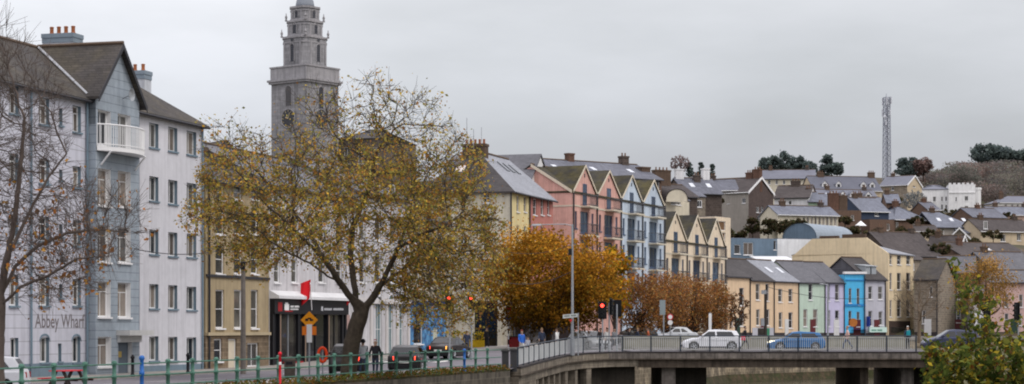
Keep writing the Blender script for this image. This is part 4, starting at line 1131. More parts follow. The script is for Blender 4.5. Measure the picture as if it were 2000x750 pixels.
b6.roofobj.data.materials.append(SLATE_D)
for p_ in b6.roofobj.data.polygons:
    if p_.normal.x < -.5: p_.material_index = 1  # hip plane coloured darker than the front, which carries the sky sheen
b6.chimney(4.4, 4.6, b6.H+3.0, b6.H+4.4, 1.0, 2.1, mat('brown_brick', (0,0,0)), 5)
m = MB(); m.hexa([(1.35,3.3,b6.H+2.93-.0),(1.35,4.3,b6.H+2.93),(1.9,4.3,b6.H+3.0),(1.9,3.3,b6.H+3.0)]*2)
q = MB(); z_ = lambda x: b6.H+.16+x*sl+.03
q.hexa([(1.9,4.9,z_(1.9)),(1.9,5.7,z_(1.9)),(2.6,5.7,z_(2.6)),(2.6,4.9,z_(2.6)),(1.9,4.9,z_(1.9)+.07),(1.9,5.7,z_(1.9)+.07),(2.6,5.7,z_(2.6)+.07),(2.6,4.9,z_(2.6)+.07)]); q.build('skylight', mat('bright_skylight', S(205,195,190), .2, .1), b6.roofobj)
lw = b6.left; qf = b6.rect(lw, 928,588,972,668); m = MB(); lw.box(m, qf[0], -.2, qf[2], qf[3], -.06, -.004); sfo = m.build('shopfront', FB, b6.root)
m = MB(); lw.box(m, qf[0]+.15, .3, (qf[0]+qf[2])/2-.1, qf[3]-.9, -.075, -.063); lw.box(m, (qf[0]+qf[2])/2+.1, .3, qf[2]-.15, qf[3]-.9, -.075, -.063); m.build('shop_window', GK, sfo)
m = MB(); lw.box(m, qf[2]+.02, -.2, qf[2]+.4, qf[3]+.2, -.14, -.004); lw.box(m, qf[0]-.42, -.2, qf[0]-.02, qf[3]+.2, -.14, -.004); m.build('shop_pilaster', CREAM, b6.root)
for x, y in ((-.1,.05),(b6.W*.97,-.1)): m = MB(); m.tube([(x,y,0),(x,y,b6.H)], .07, 6); m.build('downpipe', GUTTER, b6.root)
m = MB()
for i, (x, h_) in enumerate(((1.2,2.0),(3.2,1.2),(5.6,1.6))): m.tube([(x,4.4,b6.H+3.6),(x,4.4,b6.H+4.4+h_)], .025, 4)
m.build('aerial', METAL, b6.root)
b7 = Building('red_house', 'brick red rendered house beside the corner house, same pale roof', 'house', (1034.3,175.25), (1080,182.4), 8.6, CZ-1.9, CZ+11.75, RED)
fr = [(1041,388,1048,420,'sash'),(1056,388,1062,420,'sash'),(1069,390,1074,420,'sash'),(1041,440,1048,470,'sash'),(1056,440,1062,470,'sash')]
b7.walls(front=fr, gables='gx', rise=3.6); b7.roof('gx', 3.6, SLATE_L, trim=GUTTER, over=.35)
m = MB(); sl7 = 3.6/4.3
for i in range(3):
    x = 1.2+i*1.7; y0 = 2.4; z_ = lambda y: b7.H+.16+y*sl7+.02
    m.hexa([(x,y0,z_(y0)),(x+.8,y0,z_(y0)),(x+.8,y0+1.0,z_(y0+1.0)),(x,y0+1.0,z_(y0+1.0)),(x,y0,z_(y0)+.07),(x+.8,y0,z_(y0)+.07),(x+.8,y0+1.0,z_(y0+1.0)+.07),(x,y0+1.0,z_(y0+1.0)+.07)])
m.build('skylight', mat('dark_skylight', S(50,54,60), .15, .1), b7.roofobj)
for bb_, wl_ in ((b6, b6.front), (b7, b7.front)):
    m = MB(); wl_.box(m, .06, -.3, wl_.W-.08, 3.5, -.12, -.004); sfo = m.build('shopfront', mat('dark_shopfront_paint', S(44,42,42), .5, .15), bb_.root)
    k_ = max(1, int(wl_.W/3.2))
    for i in range(k_):
        m = MB(); wl_.box(m, wl_.W*(i+.12)/k_, .5, wl_.W*(i+.88)/k_, 2.7, -.135, -.123); m.build('shop_window', GK, sfo)
b8 = Building('gabled_house', 'white gable end set back behind the pale slate roof', 'house', (1036,190), (1074,196), 9, CZ-1.8, CZ+14.0, mat('white_gable_render', S(214,214,214), .9, .06, .3, 3, .12))
b8.walls(front=[(1050,343,1054,350,'plain')], gables='gy', rise=2.7); b8.roof('gy', 2.7, SLATE, over=.2)

# row of gabled riverside houses
def Yg(u): return 74.83/(.425-(u-1000)/F)
PINK = mat('salmon_pink_render', S(206,162,150), .9, .14, .25, 2.5, .28); PBLU = mat('pale_blue_render', S(192,205,218), .9, .12, .25, 2.5, .28); PCRE = mat('warm_cream_render', S(220,204,180), .9, .12, .25, 2.5, .28)
SLG = mat('lichen_slate', S(66,64,60), .85, .3, .3, 2.5, .2, 'slate', .2, base2=S(84,78,52), hrow=.14)
BALC = mat('grey_balcony_rail', S(88,88,92), .5, .15); PIPE = GUTTER
edges_ = [1118,1165,1212,1254,1297,1341,1380,1416]
spec = [('pink', PINK, 'first'), ('pink', PINK, 'second'), ('pale blue', PBLU, 'first'), ('pale blue', PBLU, 'second'), ('cream', PCRE, 'first'), ('cream', PCRE, 'middle'), ('cream', PCRE, 'last')]
labs = ['salmon pink gabled house with its long plain side wall showing','salmon pink gabled house next to the pale blue ones','pale blue gabled house next to the pink ones','pale blue gabled house next to the lower cream ones','cream gabled house next to the pale blue ones','cream gabled house in the middle of the three lower ones','cream gabled house at the right end of the tall gabled row']
for i, (nm, wm, _) in enumerate(spec):
    uL, uR = edges_[i], edges_[i+1]; cream = nm == 'cream'
    zt, zm, zl, z4 = ((8.2,10.5),(5.2,7.6),(2.3,4.7),(-.4,1.9)) if cream else ((11.8,13.9),(9.0,11.2),(6.2,8.5),(3.4,5.7))
    ze, rise = (9.4,3.2) if cream else (12.9,2.65)
    zb = -1.5
    g = Building('gabled_townhouse', labs[i], 'house', (uL+.1,Yg(uL+.1)), (uR-.1,Yg(uR-.1)), 8.5, CZ+zb, CZ+ze, wm, 'row of gabled riverside houses')
    W = g.W; fr_ = g.front; hs = []; wn = []
    def add(f0, f1, z0, z1, st, gl=GB, fm=BF, pr=False):
        r_ = (f0*W, z0-zb, f1*W, z1-zb); wn.append((r_, st, gl, fm, pr)); 
        if not pr: hs.append(r_)
    add(.42,.58,*zt,'french',pr=True)
    for z0, z1 in (zm, zl, z4):
        add(.32,.66,z0,z1,'french'); add(.10,.19,z0+.5,z1-.05,'plain'); add(.79,.88,z0+.5,z1-.05,'plain')
    m = MB(); fr_.holes(m, -1.5, g.H, hs); [wl.holes(m, -1.5, g.H, []) for wl in (g.left, g.right, g.back)]
    D, H = g.D, g.H; m.face([(0,0,H),(W,0,H),(W/2,0,H+rise)]); [m.face([(x,0,H),(x,D,H),(x,D/2,H+rise)]) for x in (0,W)]
    m.build('wall', wm, g.root)
    for r_, st, gl, fm, pr in wn: window(g.root, fr_, *r_, style=st, glass=gl, frame=fm, proud=pr)
    g.roof('cross', rise, SLG, over=.12)
    rw = MB(); sl_ = rise/(W/2)
    for sg in (-1, 1):
        x = W/2+sg*(W/2+.06)
        rw.hexa([(x,-.16,H-.05),(W/2,-.16,H+rise-.02),(W/2,-.123,H+rise-.02),(x,-.123,H-.05),(x,-.16,H+.2),(W/2,-.16,H+rise+.2),(W/2,-.123,H+rise+.2),(x,-.123,H+.2)])
    rw.build('verge', mat('pale_verge', S(206,196,176), .8, .1), g.root)
    vt_ = MB(); fr_.box(vt_, W*.48, H+rise*.62, W*.52, H+rise*.62+.35, -.02, -.003); vt_.build('gable_vent', GUTTER, g.root)
    for z0, f0, f1 in ((zt[0], .34, .72), (zm[0], .28, .74), (zl[0], .28, .74), (z4[0], .28, .74)):
        bc = empty('balcony', (0,0,0)); bc.parent = g.root
        m = MB(); fr_.box(m, f0*W, z0-zb-.22, f1*W, z0-zb-.06, -.95, -.004); m.build('balcony_slab', mat('balcony_concrete', S(196,188,170), .8, .1), bc)
        m = MB(); zz = z0-zb-.06; d = .9
        P4 = [fr_.pt(f0*W+.04,0,-.03), fr_.pt(f0*W+.04,0,-d), fr_.pt(f1*W-.04,0,-d), fr_.pt(f1*W-.04,0,-.03)]
        for h_ in (1.05, .12): m.tube([(p[0],p[1],zz+h_) for p in P4], .028, 4)
        for p, p2 in zip(P4, P4[1:]):
            n_ = max(2, int(math.dist(p, p2)/.13))
            for k in range(n_): m.tube([(p[0]+(p2[0]-p[0])*k/n_, p[1]+(p2[1]-p[1])*k/n_, zz), (p[0]+(p2[0]-p[0])*k/n_, p[1]+(p2[1]-p[1])*k/n_, zz+1.05)], .012, 3)
        m.build('balcony_rail', BALC, bc)
    m = MB(); m.tube([(W-.05,-.12,0),(W-.05,-.12,H+.1)], .075, 6); m.box(W-.2,-.2,H-.05,W+.1,-.02,H+.25)
    m.build('downpipe', PIPE, g.root)
    if i == 0: m = MB(); m.tube([(.06,-.12,0),(.06,-.12,H+.1)], .075, 6); m.build('downpipe', PIPE, g.root)
    for xa, xb in ((.02, W*.335), (W*.725, W-.1)): sc = MB(); fr_.box(sc, xa, zt[0]-zb-.2, xb, zt[0]-zb-.05, -.05, -.004); sc.build('string_course', MATS['balcony_concrete'], g.root)
    if i == 0:
        sc = MB(); g.left.box(sc, 0, zt[0]-zb-.25, g.D, zt[0]-zb-.1, -.04, -.004); sc.build('side_course', MATS['balcony_concrete'], g.root)
        sc = MB(); g.left.box(sc, 0, -1, g.D, 3.6, -.06, -.004); sc.build('dark_plinth', mat('dark_plinth_paint', S(60,54,54), .8, .2), g.root)
        sc = MB(); y0_, y1_ = g.D/2, 0
        sc.hexa([(-.14,0,H-.1),(-.104,0,H-.1),(-.104,g.D/2,H+rise-.1),(-.14,g.D/2,H+rise-.1),(-.14,0,H+.2),(-.104,0,H+.2),(-.104,g.D/2,H+rise+.2),(-.14,g.D/2,H+rise+.2)]); sc.build('side_verge', MATS['pale_verge'], g.root)
# ------------------------------------------------------------------ church tower
LIME = mat('grey_limestone', S(150,149,151), .9, .28, .2, 1.2, .5, 'block', hrow=.55)
LIME_L = mat('pale_limestone_trim', S(156,154,156), .9, .2, .25, 1.5, .4)
LOUV = mat('dark_louvre', S(66,68,74), .8, .2, 1, 4)
tb = Building('church_tower', 'tall grey limestone church tower with stepped upper stages and clock face', 'church tower', (530,341), (598,336), 8.0, CZ+8, ZV(133,339), LIME)
tr_ = tb.root; m = MB()
for wl in (tb.front, tb.left, tb.right, tb.back): wl.holes(m, -12, tb.H-4.0, [])
wtop = tb.H
for wl in (tb.front, tb.left, tb.right, tb.back): wl.holes(m, tb.H-4.0, tb.H, [])
W = tb.W; D = tb.D
m.build('shaft', LIME, tr_)
m = MB(); ze_ = tb.H-1.9
m.box(-.55,-.55,ze_-.35,W+.55,D+.55,ze_); m.box(-.35,-.35,ze_-.7,W+.35,D+.35,ze_-.352); m.build('cornice', LIME_L, tr_)
m = MB(); m.box(-.12,-.12,ze_+.002,W+.12,D+.12,tb.H+.1); m.box(-.25,-.25,tb.H+.1,W+.25,D+.25,tb.H+.35); m.build('parapet', LIME_L, tr_)
def oct_stage(zb, zt, a, ch):   # square with cut corners
    c = W/2; cy = D/2; h = a/2
    return [(c-h+ch,cy-h),(c+h-ch,cy-h),(c+h,cy-h+ch),(c+h,cy+h-ch),(c+h-ch,cy+h),(c-h+ch,cy+h),(c-h,cy+h-ch),(c-h,cy-h+ch)]
def arch_panel(wl, a, z0, w_, h_, d, mm, name, root, sur=None):
    m = MB(); n_ = 8; pts_ = [(a-w_/2,z0),(a+w_/2,z0)]+[(a+w_/2*math.cos(math.pi*i/n_), z0+h_-w_/2+w_/2*math.sin(math.pi*i/n_)) for i in range(n_+1)]
    m.face([wl.pt(x,z,d) for x, z in pts_]); o = m.build(name, mm, root)
    k = MB(); ring = pts_[2:]
    pp = [(a+w_/2,z0)]+ring+[(a-w_/2,z0)]
    for p, q in zip(pp, pp[1:]): k.tube([wl.pt(*p,d-.03), wl.pt(*q,d-.03)], .10, 4)
    k.build('surround', sur or LIME_L, o); 
    sl = MB(); z = z0+.2
    while z < z0+h_-w_/2: wl.box(sl, a-w_/2+.05, z, a+w_/2-.05, z+.06, d-.04, d-.005); z += .32
    sl.build('louvre', mat('louvre_slat', S(92,94,100), .8, .1), o)
z1 = ZV(70,339)-tb.zb; z2 = ZV(38,339)-tb.zb; z3 = ZV(10,339)-tb.zb
stages = [(tb.H+.3, z1, 6.2, 1.0), (z1, z2, 5.05, .85), (z2, z3, 4.15, .7)]
for k, (za, zc_, a, ch) in enumerate(stages):
    m = MB(); pl = oct_stage(za, zc_, a, ch); m.prism(pl, za, zc_); st = m.build('belfry_stage', LIME, tr_)
    m = MB(); m.prism(oct_stage(0,0,a+.32,ch+.08), zc_-.32, zc_+.02); m.build('stage_cornice', LIME_L, st); m = MB(); m.prism(oct_stage(0,0,a+.2,ch+.05), za, za+.3); m.build('stage_plinth', LIME_L, st)
    m = MB(); m.prism(oct_stage(0,0,a+.12,ch), zc_-1.15 if k == 0 else zc_-.8, zc_-.9 if k == 0 else zc_-.62); m.build('string_course', LIME_L, st)
    c = W/2; cy = D/2; h = a/2
    ws = [Wall((c-h,cy-h),(1,0),(0,1),a), Wall((c+h,cy-h),(0,1),(-1,0),a), Wall((c-h,cy+h),(0,-1),(1,0),a), Wall((c+h,cy+h),(-1,0),(0,-1),a)]
    hh = zc_-za
    for wl in ws:
        if k == 0: arch_panel(wl, a/2, za+.9, 1.0, 3.0, -.03, LOUV, 'arched_window', st)
        elif k == 1: arch_panel(wl, a/2, za+.55, .95, 1.75, -.03, LOUV, 'arched_window', st)
        else: arch_panel(wl, a/2, za+.5, .85, 1.35, -.03, LOUV, 'arched_window', st)
        if k == 0:
            o_ = MB(); o_.lathe([(.01,0),(.28,0),(.28,.02)], (0,0,0), 12, 'z'); q = [wl.pt(a/2+x, zc_-.62+y, -.16) for x, y, z in [(v[0],v[1],v[2]) for v in o_.v[12:24]]]
            o_ = MB(); o_.face(q); o_.build('roundel', LOUV, st)
        pm_ = MB()
        for x in (ch+.12, a-ch-.42): wl.box(pm_, x, za+.31, x+.3, zc_-.95 if k == 0 else zc_-.65, -.09, -.004)
        pm_.build('pilaster', LIME_L, st)
    m = MB()
    if k < 2:
        for sx in (-1, 1):
            for sy in (-1, 1):
                b_ = (c+sx*(h-ch*.3), cy+sy*(h-ch*.3), zc_); m = MB(); m.lathe([(.22,0),(.22,.3),(.10,.4),(.24,.62),(.2,.85),(.06,1.1),(.09,1.2),(.02,1.45)], b_, 8); m.build('urn_finial', LIME_L, st)
m = MB(); c = W/2; cy = D/2; m.lathe([(1.65,z3),(1.6,z3+.5),(1.45,z3+1.2),(1.1,z3+1.9),(.6,z3+2.35),(.3,z3+2.5),(.3,z3+3.2),(.12,z3+3.6),(.04,z3+6)], (c,cy,0), 16); m.build('dome', mat('lead_dome', S(128,134,142), .6, .1), tr_, True)
arch_panel(tb.front, W*.5, ZV(207,339)-tb.zb, 1.5, 3.4, -.03, mat('white_slat_opening', S(92,90,90), .8, .15), 'belfry_opening', tr_)
arch_panel(tb.right, D*.45, ZV(222,339)-tb.zb, 1.3, 4.6, -.03, LOUV, 'belfry_opening', tr_)
for wl, a in ((tb.front, W*.5), (tb.right, D*.45)):
    zc_ = ZV(232,339)-tb.zb; n_ = 24; m = MB(); m.face([wl.pt(a+1.55*math.cos(2*math.pi*i/n_), zc_+1.55*math.sin(2*math.pi*i/n_), -.10) for i in range(n_)])
    ck = m.build('clock_face', mat('black_clock_face', S(62,64,70), .6, .1), tr_)
    m = MB(); R_ = [wl.pt(a+1.6*math.cos(2*math.pi*i/n_), zc_+1.6*math.sin(2*math.pi*i/n_), -.12) for i in range(n_+1)]; m.tube(R_, .09, 5, cap=False); m.build('clock_rim', LIME_L, ck)
    m = MB()
    for i in range(12):
        q = 2*math.pi*i/12; ca, sa = math.cos(q), math.sin(q); m.tube([wl.pt(a+1.15*ca,zc_+1.15*sa,-.13), wl.pt(a+1.42*ca,zc_+1.42*sa,-.13)], .06, 4)
    m.tube([wl.pt(a,zc_,-.15), wl.pt(a+.35,zc_+1.0,-.15)], .06, 4); m.tube([wl.pt(a,zc_,-.15), wl.pt(a-.65,zc_+.25,-.15)], .07, 4); m.build('clock_hand', mat('gilt', S(190,176,140), .5, .1), ck)
nave = Building('church_nave', 'brown stone church hall beside the tower, half hidden by the tree', 'church', (652,346), (758,343), 14, CZ+8, ZV(272,345), mat('brown_sandstone', S(112,102,94), .9, .2, .3, 2, .3, 'block', hrow=.5))
nave.walls(front=[(672,288,684,320,'cross'),(700,288,712,320,'cross'),(728,288,740,320,'cross')], z0=-10); nave.roof('hip', 2.0, SLATE_D, over=.2)
hh_ = Building('warehouse', 'brown gabled warehouse roof rising above the ochre house', 'warehouse', (402,150), (482,152), 12, CZ-1, ZV(318,151), mat('brown_sandstone', (0,0,0)))
hh_.walls(gables='gy', rise=1.6); hh_.roof('gy', 1.6, SLATE_D, over=.1)

# ------------------------------------------------------------------ quay row across the bend
random.seed(21)
def house(label, uL, YL, uR, YR, D, vb, ve, vr, roof, wm, rm, front=(), left=(), right=(), chim=(), name='house', cat='house', group='houses on the hillside', over=.3, hip=(True,True), zw=-9, trim=GUTTER, mats=None, wmi={}, sky=0, rmi=None, verge=''):
    b = Building(name, label, cat, (uL,YL), (uR,YR), D, ZV(vb,min(YL,YR)), ZV(ve,(YL+YR)/2), wm, group)
    # ridge measured where it stands
    ang = b.n; mx = (XU(uL,YL)+XU(uR,YR))/2+b.n[0]*D/2; Ym = (YL+YR)/2+b.n[1]*D/2
    rise = max(.3, ZV(vr, Ym if roof != 'gy' else (YL+YR)/2)-ZV(ve,(YL+YR)/2)) if roof not in ('flat',) else 0
    b.rise = rise
    auto = not front and group == 'houses on the hillside' and name == 'house' and D > 5.5 and roof != 'gy'
    if not chim and group == 'houses on the hillside' and roof in ('gx','hip'):
        chim = [(.22,.5,.9,.7,.9,2,MATS['brown_brick2']),(.86,.5,.8,.7,.8,2,W4)][:2 if b.W > 9 else 1]
    if auto:
        wr_ = b.front; k_ = max(1, int(b.W/2.6)); q_ = []
        for i in range(k_):
            a = b.W*(i+.5)/k_
            if b.H > 2.2: q_.append((a-.42, b.H-1.75, a+.42, b.H-.55))
        b.auto = q_
        if random.random() < .65 and b.W > 6:
            xw = b.W*random.uniform(.3,.5); x0 = b.W*random.choice((.04,.48)); hh3 = b.H*random.uniform(.42,.6); m = MB(); m.box(x0,-2.4,-9,x0+xw,-.004,hh3)
            ex = m.build('extension', random.choice((W3,W5,W8)), b.root); m = MB(); m.slab([(x0-.12,-2.6,hh3+.1),(x0+xw+.12,-2.6,hh3+.1),(x0+xw+.12,-.005,hh3+1.0),(x0-.12,-.005,hh3+1.0)], .1); m.build('extension_roof', random.choice((R1,R2,R3)), ex)
            window(b.root, Wall((0,-2.4),(1,0),(0,1),b.W), x0+xw*.3, hh3-1.5, x0+xw*.3+.8, hh3-.5, 'case', GC if random.random() < .4 else GD, proud=True)
    else: b.auto = []
    if group == 'houses on the hillside' and random.random() < .55: trim = WF
    if group == 'terraced houses across the bend of the river':
        m = MB(); m.tube([(b.W-.12,-.1,0),(b.W-.12,-.1,b.H-.05)], .07, 5); m.build('downpipe', GUTTER, b.root)
        if name == 'house' and b.W > 1.8:
            m = MB(); b.front.box(m, b.W*.42, 0, b.W*.42+.95, 2.15, -.05, -.004); dd_ = m.build('front_door', random.choice((mat('door_dark_green', S(40,62,52), .5, .1), mat('door_maroon', S(90,40,42), .5, .1), mat('door_white', S(200,200,198), .5, .1))), b.root)
            m = MB(); b.front.box(m, .03, -.5, b.W-.16, .45, -.04, -.006) ; m.build('plinth', mat('dark_plinth_paint', S(60,54,54), .8, .2), b.root)
    b.walls(front=front, left=left, right=right, gables=roof if roof in ('gx','gy') else None, rise=rise, z0=zw, mats=mats, wmi=wmi, rmi=rmi)
    for q_ in b.auto: window(b.root, b.front, *q_, style='sash', proud=True, glass=GC if random.random() < .3 else GD)
    b.roof(roof, rise, rm, over=over, hip=hip, trim=trim if roof in ('gx','hip') else None)
    if roof == 'mono':
        m = MB(); m.face([(0,0,b.H),(0,D,b.H),(0,D,b.H+rise)]); m.face([(b.W,0,b.H),(b.W,D,b.H),(b.W,D,b.H+rise)]); m.face([(0,D,b.H),(b.W,D,b.H),(b.W,D,b.H+rise),(0,D,b.H+rise)]); m.build('side_wall', wm, b.root)
    if verge:
        vb_ = MB(); H = b.H; W = b.W; q = b.over_ = over
        if verge == 'F':
            for x in (-.25, W+.25): vb_.hexa([(x,-over*.6-.05,H-.22),(W/2,-over*.6-.05,H+rise-.22+.12),(W/2,-over*.6-.004,H+rise-.1),(x,-over*.6-.004,H-.22),(x,-over*.6-.05,H+.12),(W/2,-over*.6-.05,H+rise+.22),(W/2,-over*.6-.004,H+rise+.22),(x,-over*.6-.004,H+.12)])
        else:
            x = W+over*.6
            for y in (-over, D+over): vb_.hexa([(x+.004,y,H-.35),(x+.06,y,H-.35),(x+.06,D/2,H+rise-.2),(x+.004,D/2,H+rise-.2),(x+.004,y,H+.1),(x+.06,y,H+.1),(x+.06,D/2,H+rise+.22),(x+.004,D/2,H+rise+.22)])
        vb_.build('barge_board', WF, b.roofobj)
    for fx_, fy_, w_, d_, h_, n_, mm in chim:
        b.chimney(fx_*b.W, fy_*D, b.H+.2, b.H+rise+h_, w_, d_, mm, n_, potm=mat('dull_brown_pot', S(112,86,70), .9, .2))
    for k in range(sky):
        s_ = rise/(D/2); x = b.W*(k+.6)/(sky+.2); y0 = D*.18; m = MB(); z_ = lambda y: b.H+.16+y*s_+.02
        m.hexa([(x,y0,z_(y0)),(x+.7,y0,z_(y0)),(x+.7,y0+1,z_(y0+1)),(x,y0+1,z_(y0+1)),(x,y0,z_(y0)+.06),(x+.7,y0,z_(y0)+.06),(x+.7,y0+1,z_(y0+1)+.06),(x,y0+1,z_(y0+1)+.06)]); m.build('skylight', mat('white_skylight', S(200,204,210), .2, .1), b.roofobj)
    return b
G2 = 'terraced houses across the bend of the river'
PEACH = mat('peach_render', S(216,190,158), .9, .08, .25, 2.5, .18); MINT = mat('mint_render', S(182,200,184), .9, .08, .25, 2.5, .18); LAV = mat('lavender_render', S(190,186,210), .9, .08, .25, 2.5, .15); SKYB = mat('bright_sky_blue_render', S(84,180,224), .85, .07, .3, 3, .12); GLAV = mat('grey_lavender_render', S(180,180,188), .9, .08, .25, 2.5, .15)
mat('brown_brick2', S(92,76,64), .9, .2, .6, 3, .2, 'brick', hrow=.075)
BB = MATS['brown_brick2']; BBK = MATS['brown_brick']
r1 = house('peach house partly behind the small dark street tree', 1418,236,1465,241,8,657,541,506,'gx',PEACH,SLATE_D,front=[(1444,562,1453,597,'sash'),(1444,606,1453,637,'sash'),(1425,606,1432,637,'sash')],group=G2,over=.2)
r2 = house('peach house with two tall sash windows behind the dark pole', 1465.3,241,1512,246,8,657,548,508,'gx',PEACH,SLATE_D,front=[(1476,554,1484,586,'sash'),(1495,554,1502,588,'sash'),(1477,604,1484,636,'sash'),(1496,604,1503,636,'sash')],group=G2,over=.2,sky=0)
q = r2.rect(r2.front,1469,640,1511,656); m = MB(); r2.front.box(m, max(.05,q[0]),0,min(r2.W-.05,q[2]),q[3],-.06,-.004); sfo = m.build('shop_panel', mat('grey_shop_panel', S(176,176,182), .7, .1), r2.root)
m = MB(); q = r2.rect(r2.front,1480,641,1492,656,.06); r2.front.box(m, q[0],.1,q[2],q[3],-.075,-.063); q = r2.rect(r2.front,1497,641,1503,656,.06); m.build('shop_window', GK, sfo); m = MB(); r2.front.box(m, q[0],.05,q[2],q[3],-.08,-.063); m.build('green_door', mat('green_door', S(50,120,90), .6, .1), sfo)
r3 = house('peach house with pale slate roof and skylights next to the mint house', 1512.3,246,1560,251,8,657,550,510,'gx',PEACH,SLATE_L,front=[(1520,564,1528,590,'sash'),(1540,564,1548,590,'sash'),(1521,610,1528,640,'sash'),(1540,610,1548,641,'sash')],group=G2,over=.2,sky=2)
r4 = house('mint green house with clipped gable', 1560.4,251,1612,254,8,657,552,512,'gx',MINT,SLATE,front=[(1579,554,1587,586,'sash'),(1569,604,1577,638,'sash',GC),(1588,604,1597,638,'sash',GC)],group=G2,over=.2)
r5 = house('lavender house between the mint and the bright blue houses', 1612.4,254,1650,256,8,657,552,514,'gx',LAV,SLATE,mats=[LAV,SLATE],wmi={'left':1},front=[(1616,555,1621,588,'sash'),(1631,555,1639,587,'sash'),(1616,606,1622,638,'sash'),(1631,606,1639,638,'sash')],group=G2,over=.2)
r6 = house('narrow bright sky blue house with flat white capped parapet', 1650.4,255.7,1690,256,8,657,536,520,'flat',SKYB,SLATE,front=[(1657.5,563,1663,592,'sash'),(1673,563,1679,596,'sash'),(1657,607,1663,636,'sash'),(1673,609,1679,638,'sash')],group=G2)
m = MB(); m.box(-.15,-.25,r6.H+.061,r6.W+.15,.6,r6.H+.35); m.build('parapet_cap', WF, r6.root)
r6.trim(r6.front,1650.5,594,1690,598,.10,mat('mid_blue_band', S(50,130,190), .8, .1),'string_course'); r6.trim(r6.front,1650.5,546,1690,548,.10,MATS['mid_blue_band'],'string_course')
m = MB(); q = r6.rect(r6.front,1663,643,1691,656); r6.front.box(m,q[0],.9,q[2]+.4,q[3],-.9,-.05); m.build('shop_awning', mat('royal_blue_awning', S(58,70,150), .7, .15), r6.root)
m = MB(); q = r6.rect(r6.front,1662,622,1670,638); m.lathe([(.02,-.16),(.55,-.16),(.55,-.1),(.02,-.1)], r6.front.pt((q[0]+q[2])/2,(q[1]+q[3])/2,0), 14, 'y'); m.build('round_sign', mat('orange_brown_sign', S(180,110,50), .6, .2), r6.root)
r7 = house('grey lavender house with dormers and green shop sign beside the bright blue house', 1690.4,256,1730,258,9,657,546,505,'gx',GLAV,SLATE_D,front=[(1696,559,1704,585,'sash'),(1715,559,1724,585,'sash'),(1696,607,1704,637,'sash'),(1716,608,1724,635,'sash')],group=G2,over=.25,mats=[GLAV,SLATE],wmi={'left':1})
m = MB(); q = r7.rect(r7.front,1695,639,1729,649); r7.front.box(m,q[0],q[1],q[2]+.0,q[3],-.3,-.004); sg_ = m.build('shop_sign', mat('pale_green_sign', S(190,215,205), .6, .06), r7.root)
x = q[0]+.35
for k_ in range(2):
    m = MB()
    for i in range(7): r7.front.box(m, x, q[1]+.16, x+.09, q[1]+.38, -.312, -.303); x += .13
    x += .12; m.build('lettering', mat('green_lettering', S(70,130,110), .6, .1), sg_)
m = MB(); q = r7.rect(r7.front,1692,618,1700,638); r7.front.box(m,q[0],q[1],q[0]+.12,q[3],-.6,-.05); m.build('hanging_sign', mat('deep_blue_sign', S(40,62,140), .6, .1), r7.root)
for xx in (.25,.55):
    m = MB(); z_ = r7.H+.9; x = r7.W*xx; m.box(x,.9,z_-.3,x+.8,3,z_+.9); m.slab([(x-.1,.75,z_+.9),(x+.9,.75,z_+.9),(x+.9,3,z_+1.15),(x-.1,3,z_+1.15)],.1); m.build('dormer', mat('grey_dormer', S(150,156,160), .8, .1), r7.root)
# yellow building behind the blue house
YB = mat('buff_yellow_render', S(220,202,168), .9, .09, .2, 2, .22)
yb = Building('corner_block', 'tall buff yellow block with three narrow windows per floor and a wide blank side wall', 'building', (1735,262), (1784,271), 13.5, CZ-1.2, ZV(497,266), YB)
ops = []
for u0, u1 in ((1735.8,1742),(1752,1760),(1770,1778)):
    for v0, v1 in ((498,517),(533,566),(586,619)): ops.append((u0,v0,u1,v1,'sash'))
ops = [(max(o_[0],1737.5),)+o_[1:] for o_ in ops]
yb.walls(front=ops, gables=None); D_, H_ = yb.D, yb.H; r_ = ZV(463,262)-CZ+CZ-yb.zb-H_
m = MB(); m.face([(0,0,H_),(0,3.0,H_+r_),(0,10.6,H_+r_),(0,D_,H_-.2)]); m.face([(.3,0,H_),(.3,D_,H_-.2),(.3,10.6,H_+r_),(.3,3.0,H_+r_)]); m.face([(0,3.0,H_+r_),(0,10.6,H_+r_),(.3,10.6,H_+r_),(.3,3,H_+r_)]); m.face([(0,0,H_),(0,3,H_+r_),(.3,3,H_+r_),(.3,0,H_)])
m.build('side_gable', YB, yb.root)
m = MB(); m.slab([(.31,-.25,H_+.05),(yb.W+.2,-.25,H_+.05),(yb.W+.2,6.7,H_+r_-.25),(.31,6.7,H_+r_-.25)],.14); m.slab([(yb.W+.2,D_+.2,H_+.05),(.31,D_+.2,H_+.05),(.31,6.701,H_+r_-.25),(yb.W+.2,6.701,H_+r_-.25)],.14); yb.roofobj = m.build('roof', SLATE_L, yb.root)
m = MB()
for y0_, y1_, h_ in ((3.2,6.4,.5),(7.0,9.6,.35)): m.box(.02,y0_,H_+r_+.003,.7,y1_,H_+r_+h_)
m.build('brick_coping', BBK, yb.root)
m = MB(); q = yb.rect(yb.front,1736,627,1776,657); yb.front.box(m,q[0],0,q[2],q[3],-.15,-.004); sfo = m.build('shopfront', mat('dark_brown_shopfront', S(70,58,52), .7, .15), yb.root)
m = MB(); yb.front.box(m,q[0]+.4,.5,q[2]-.4,q[3]-.8,-.165,-.153); m.build('shop_window', GK, sfo)

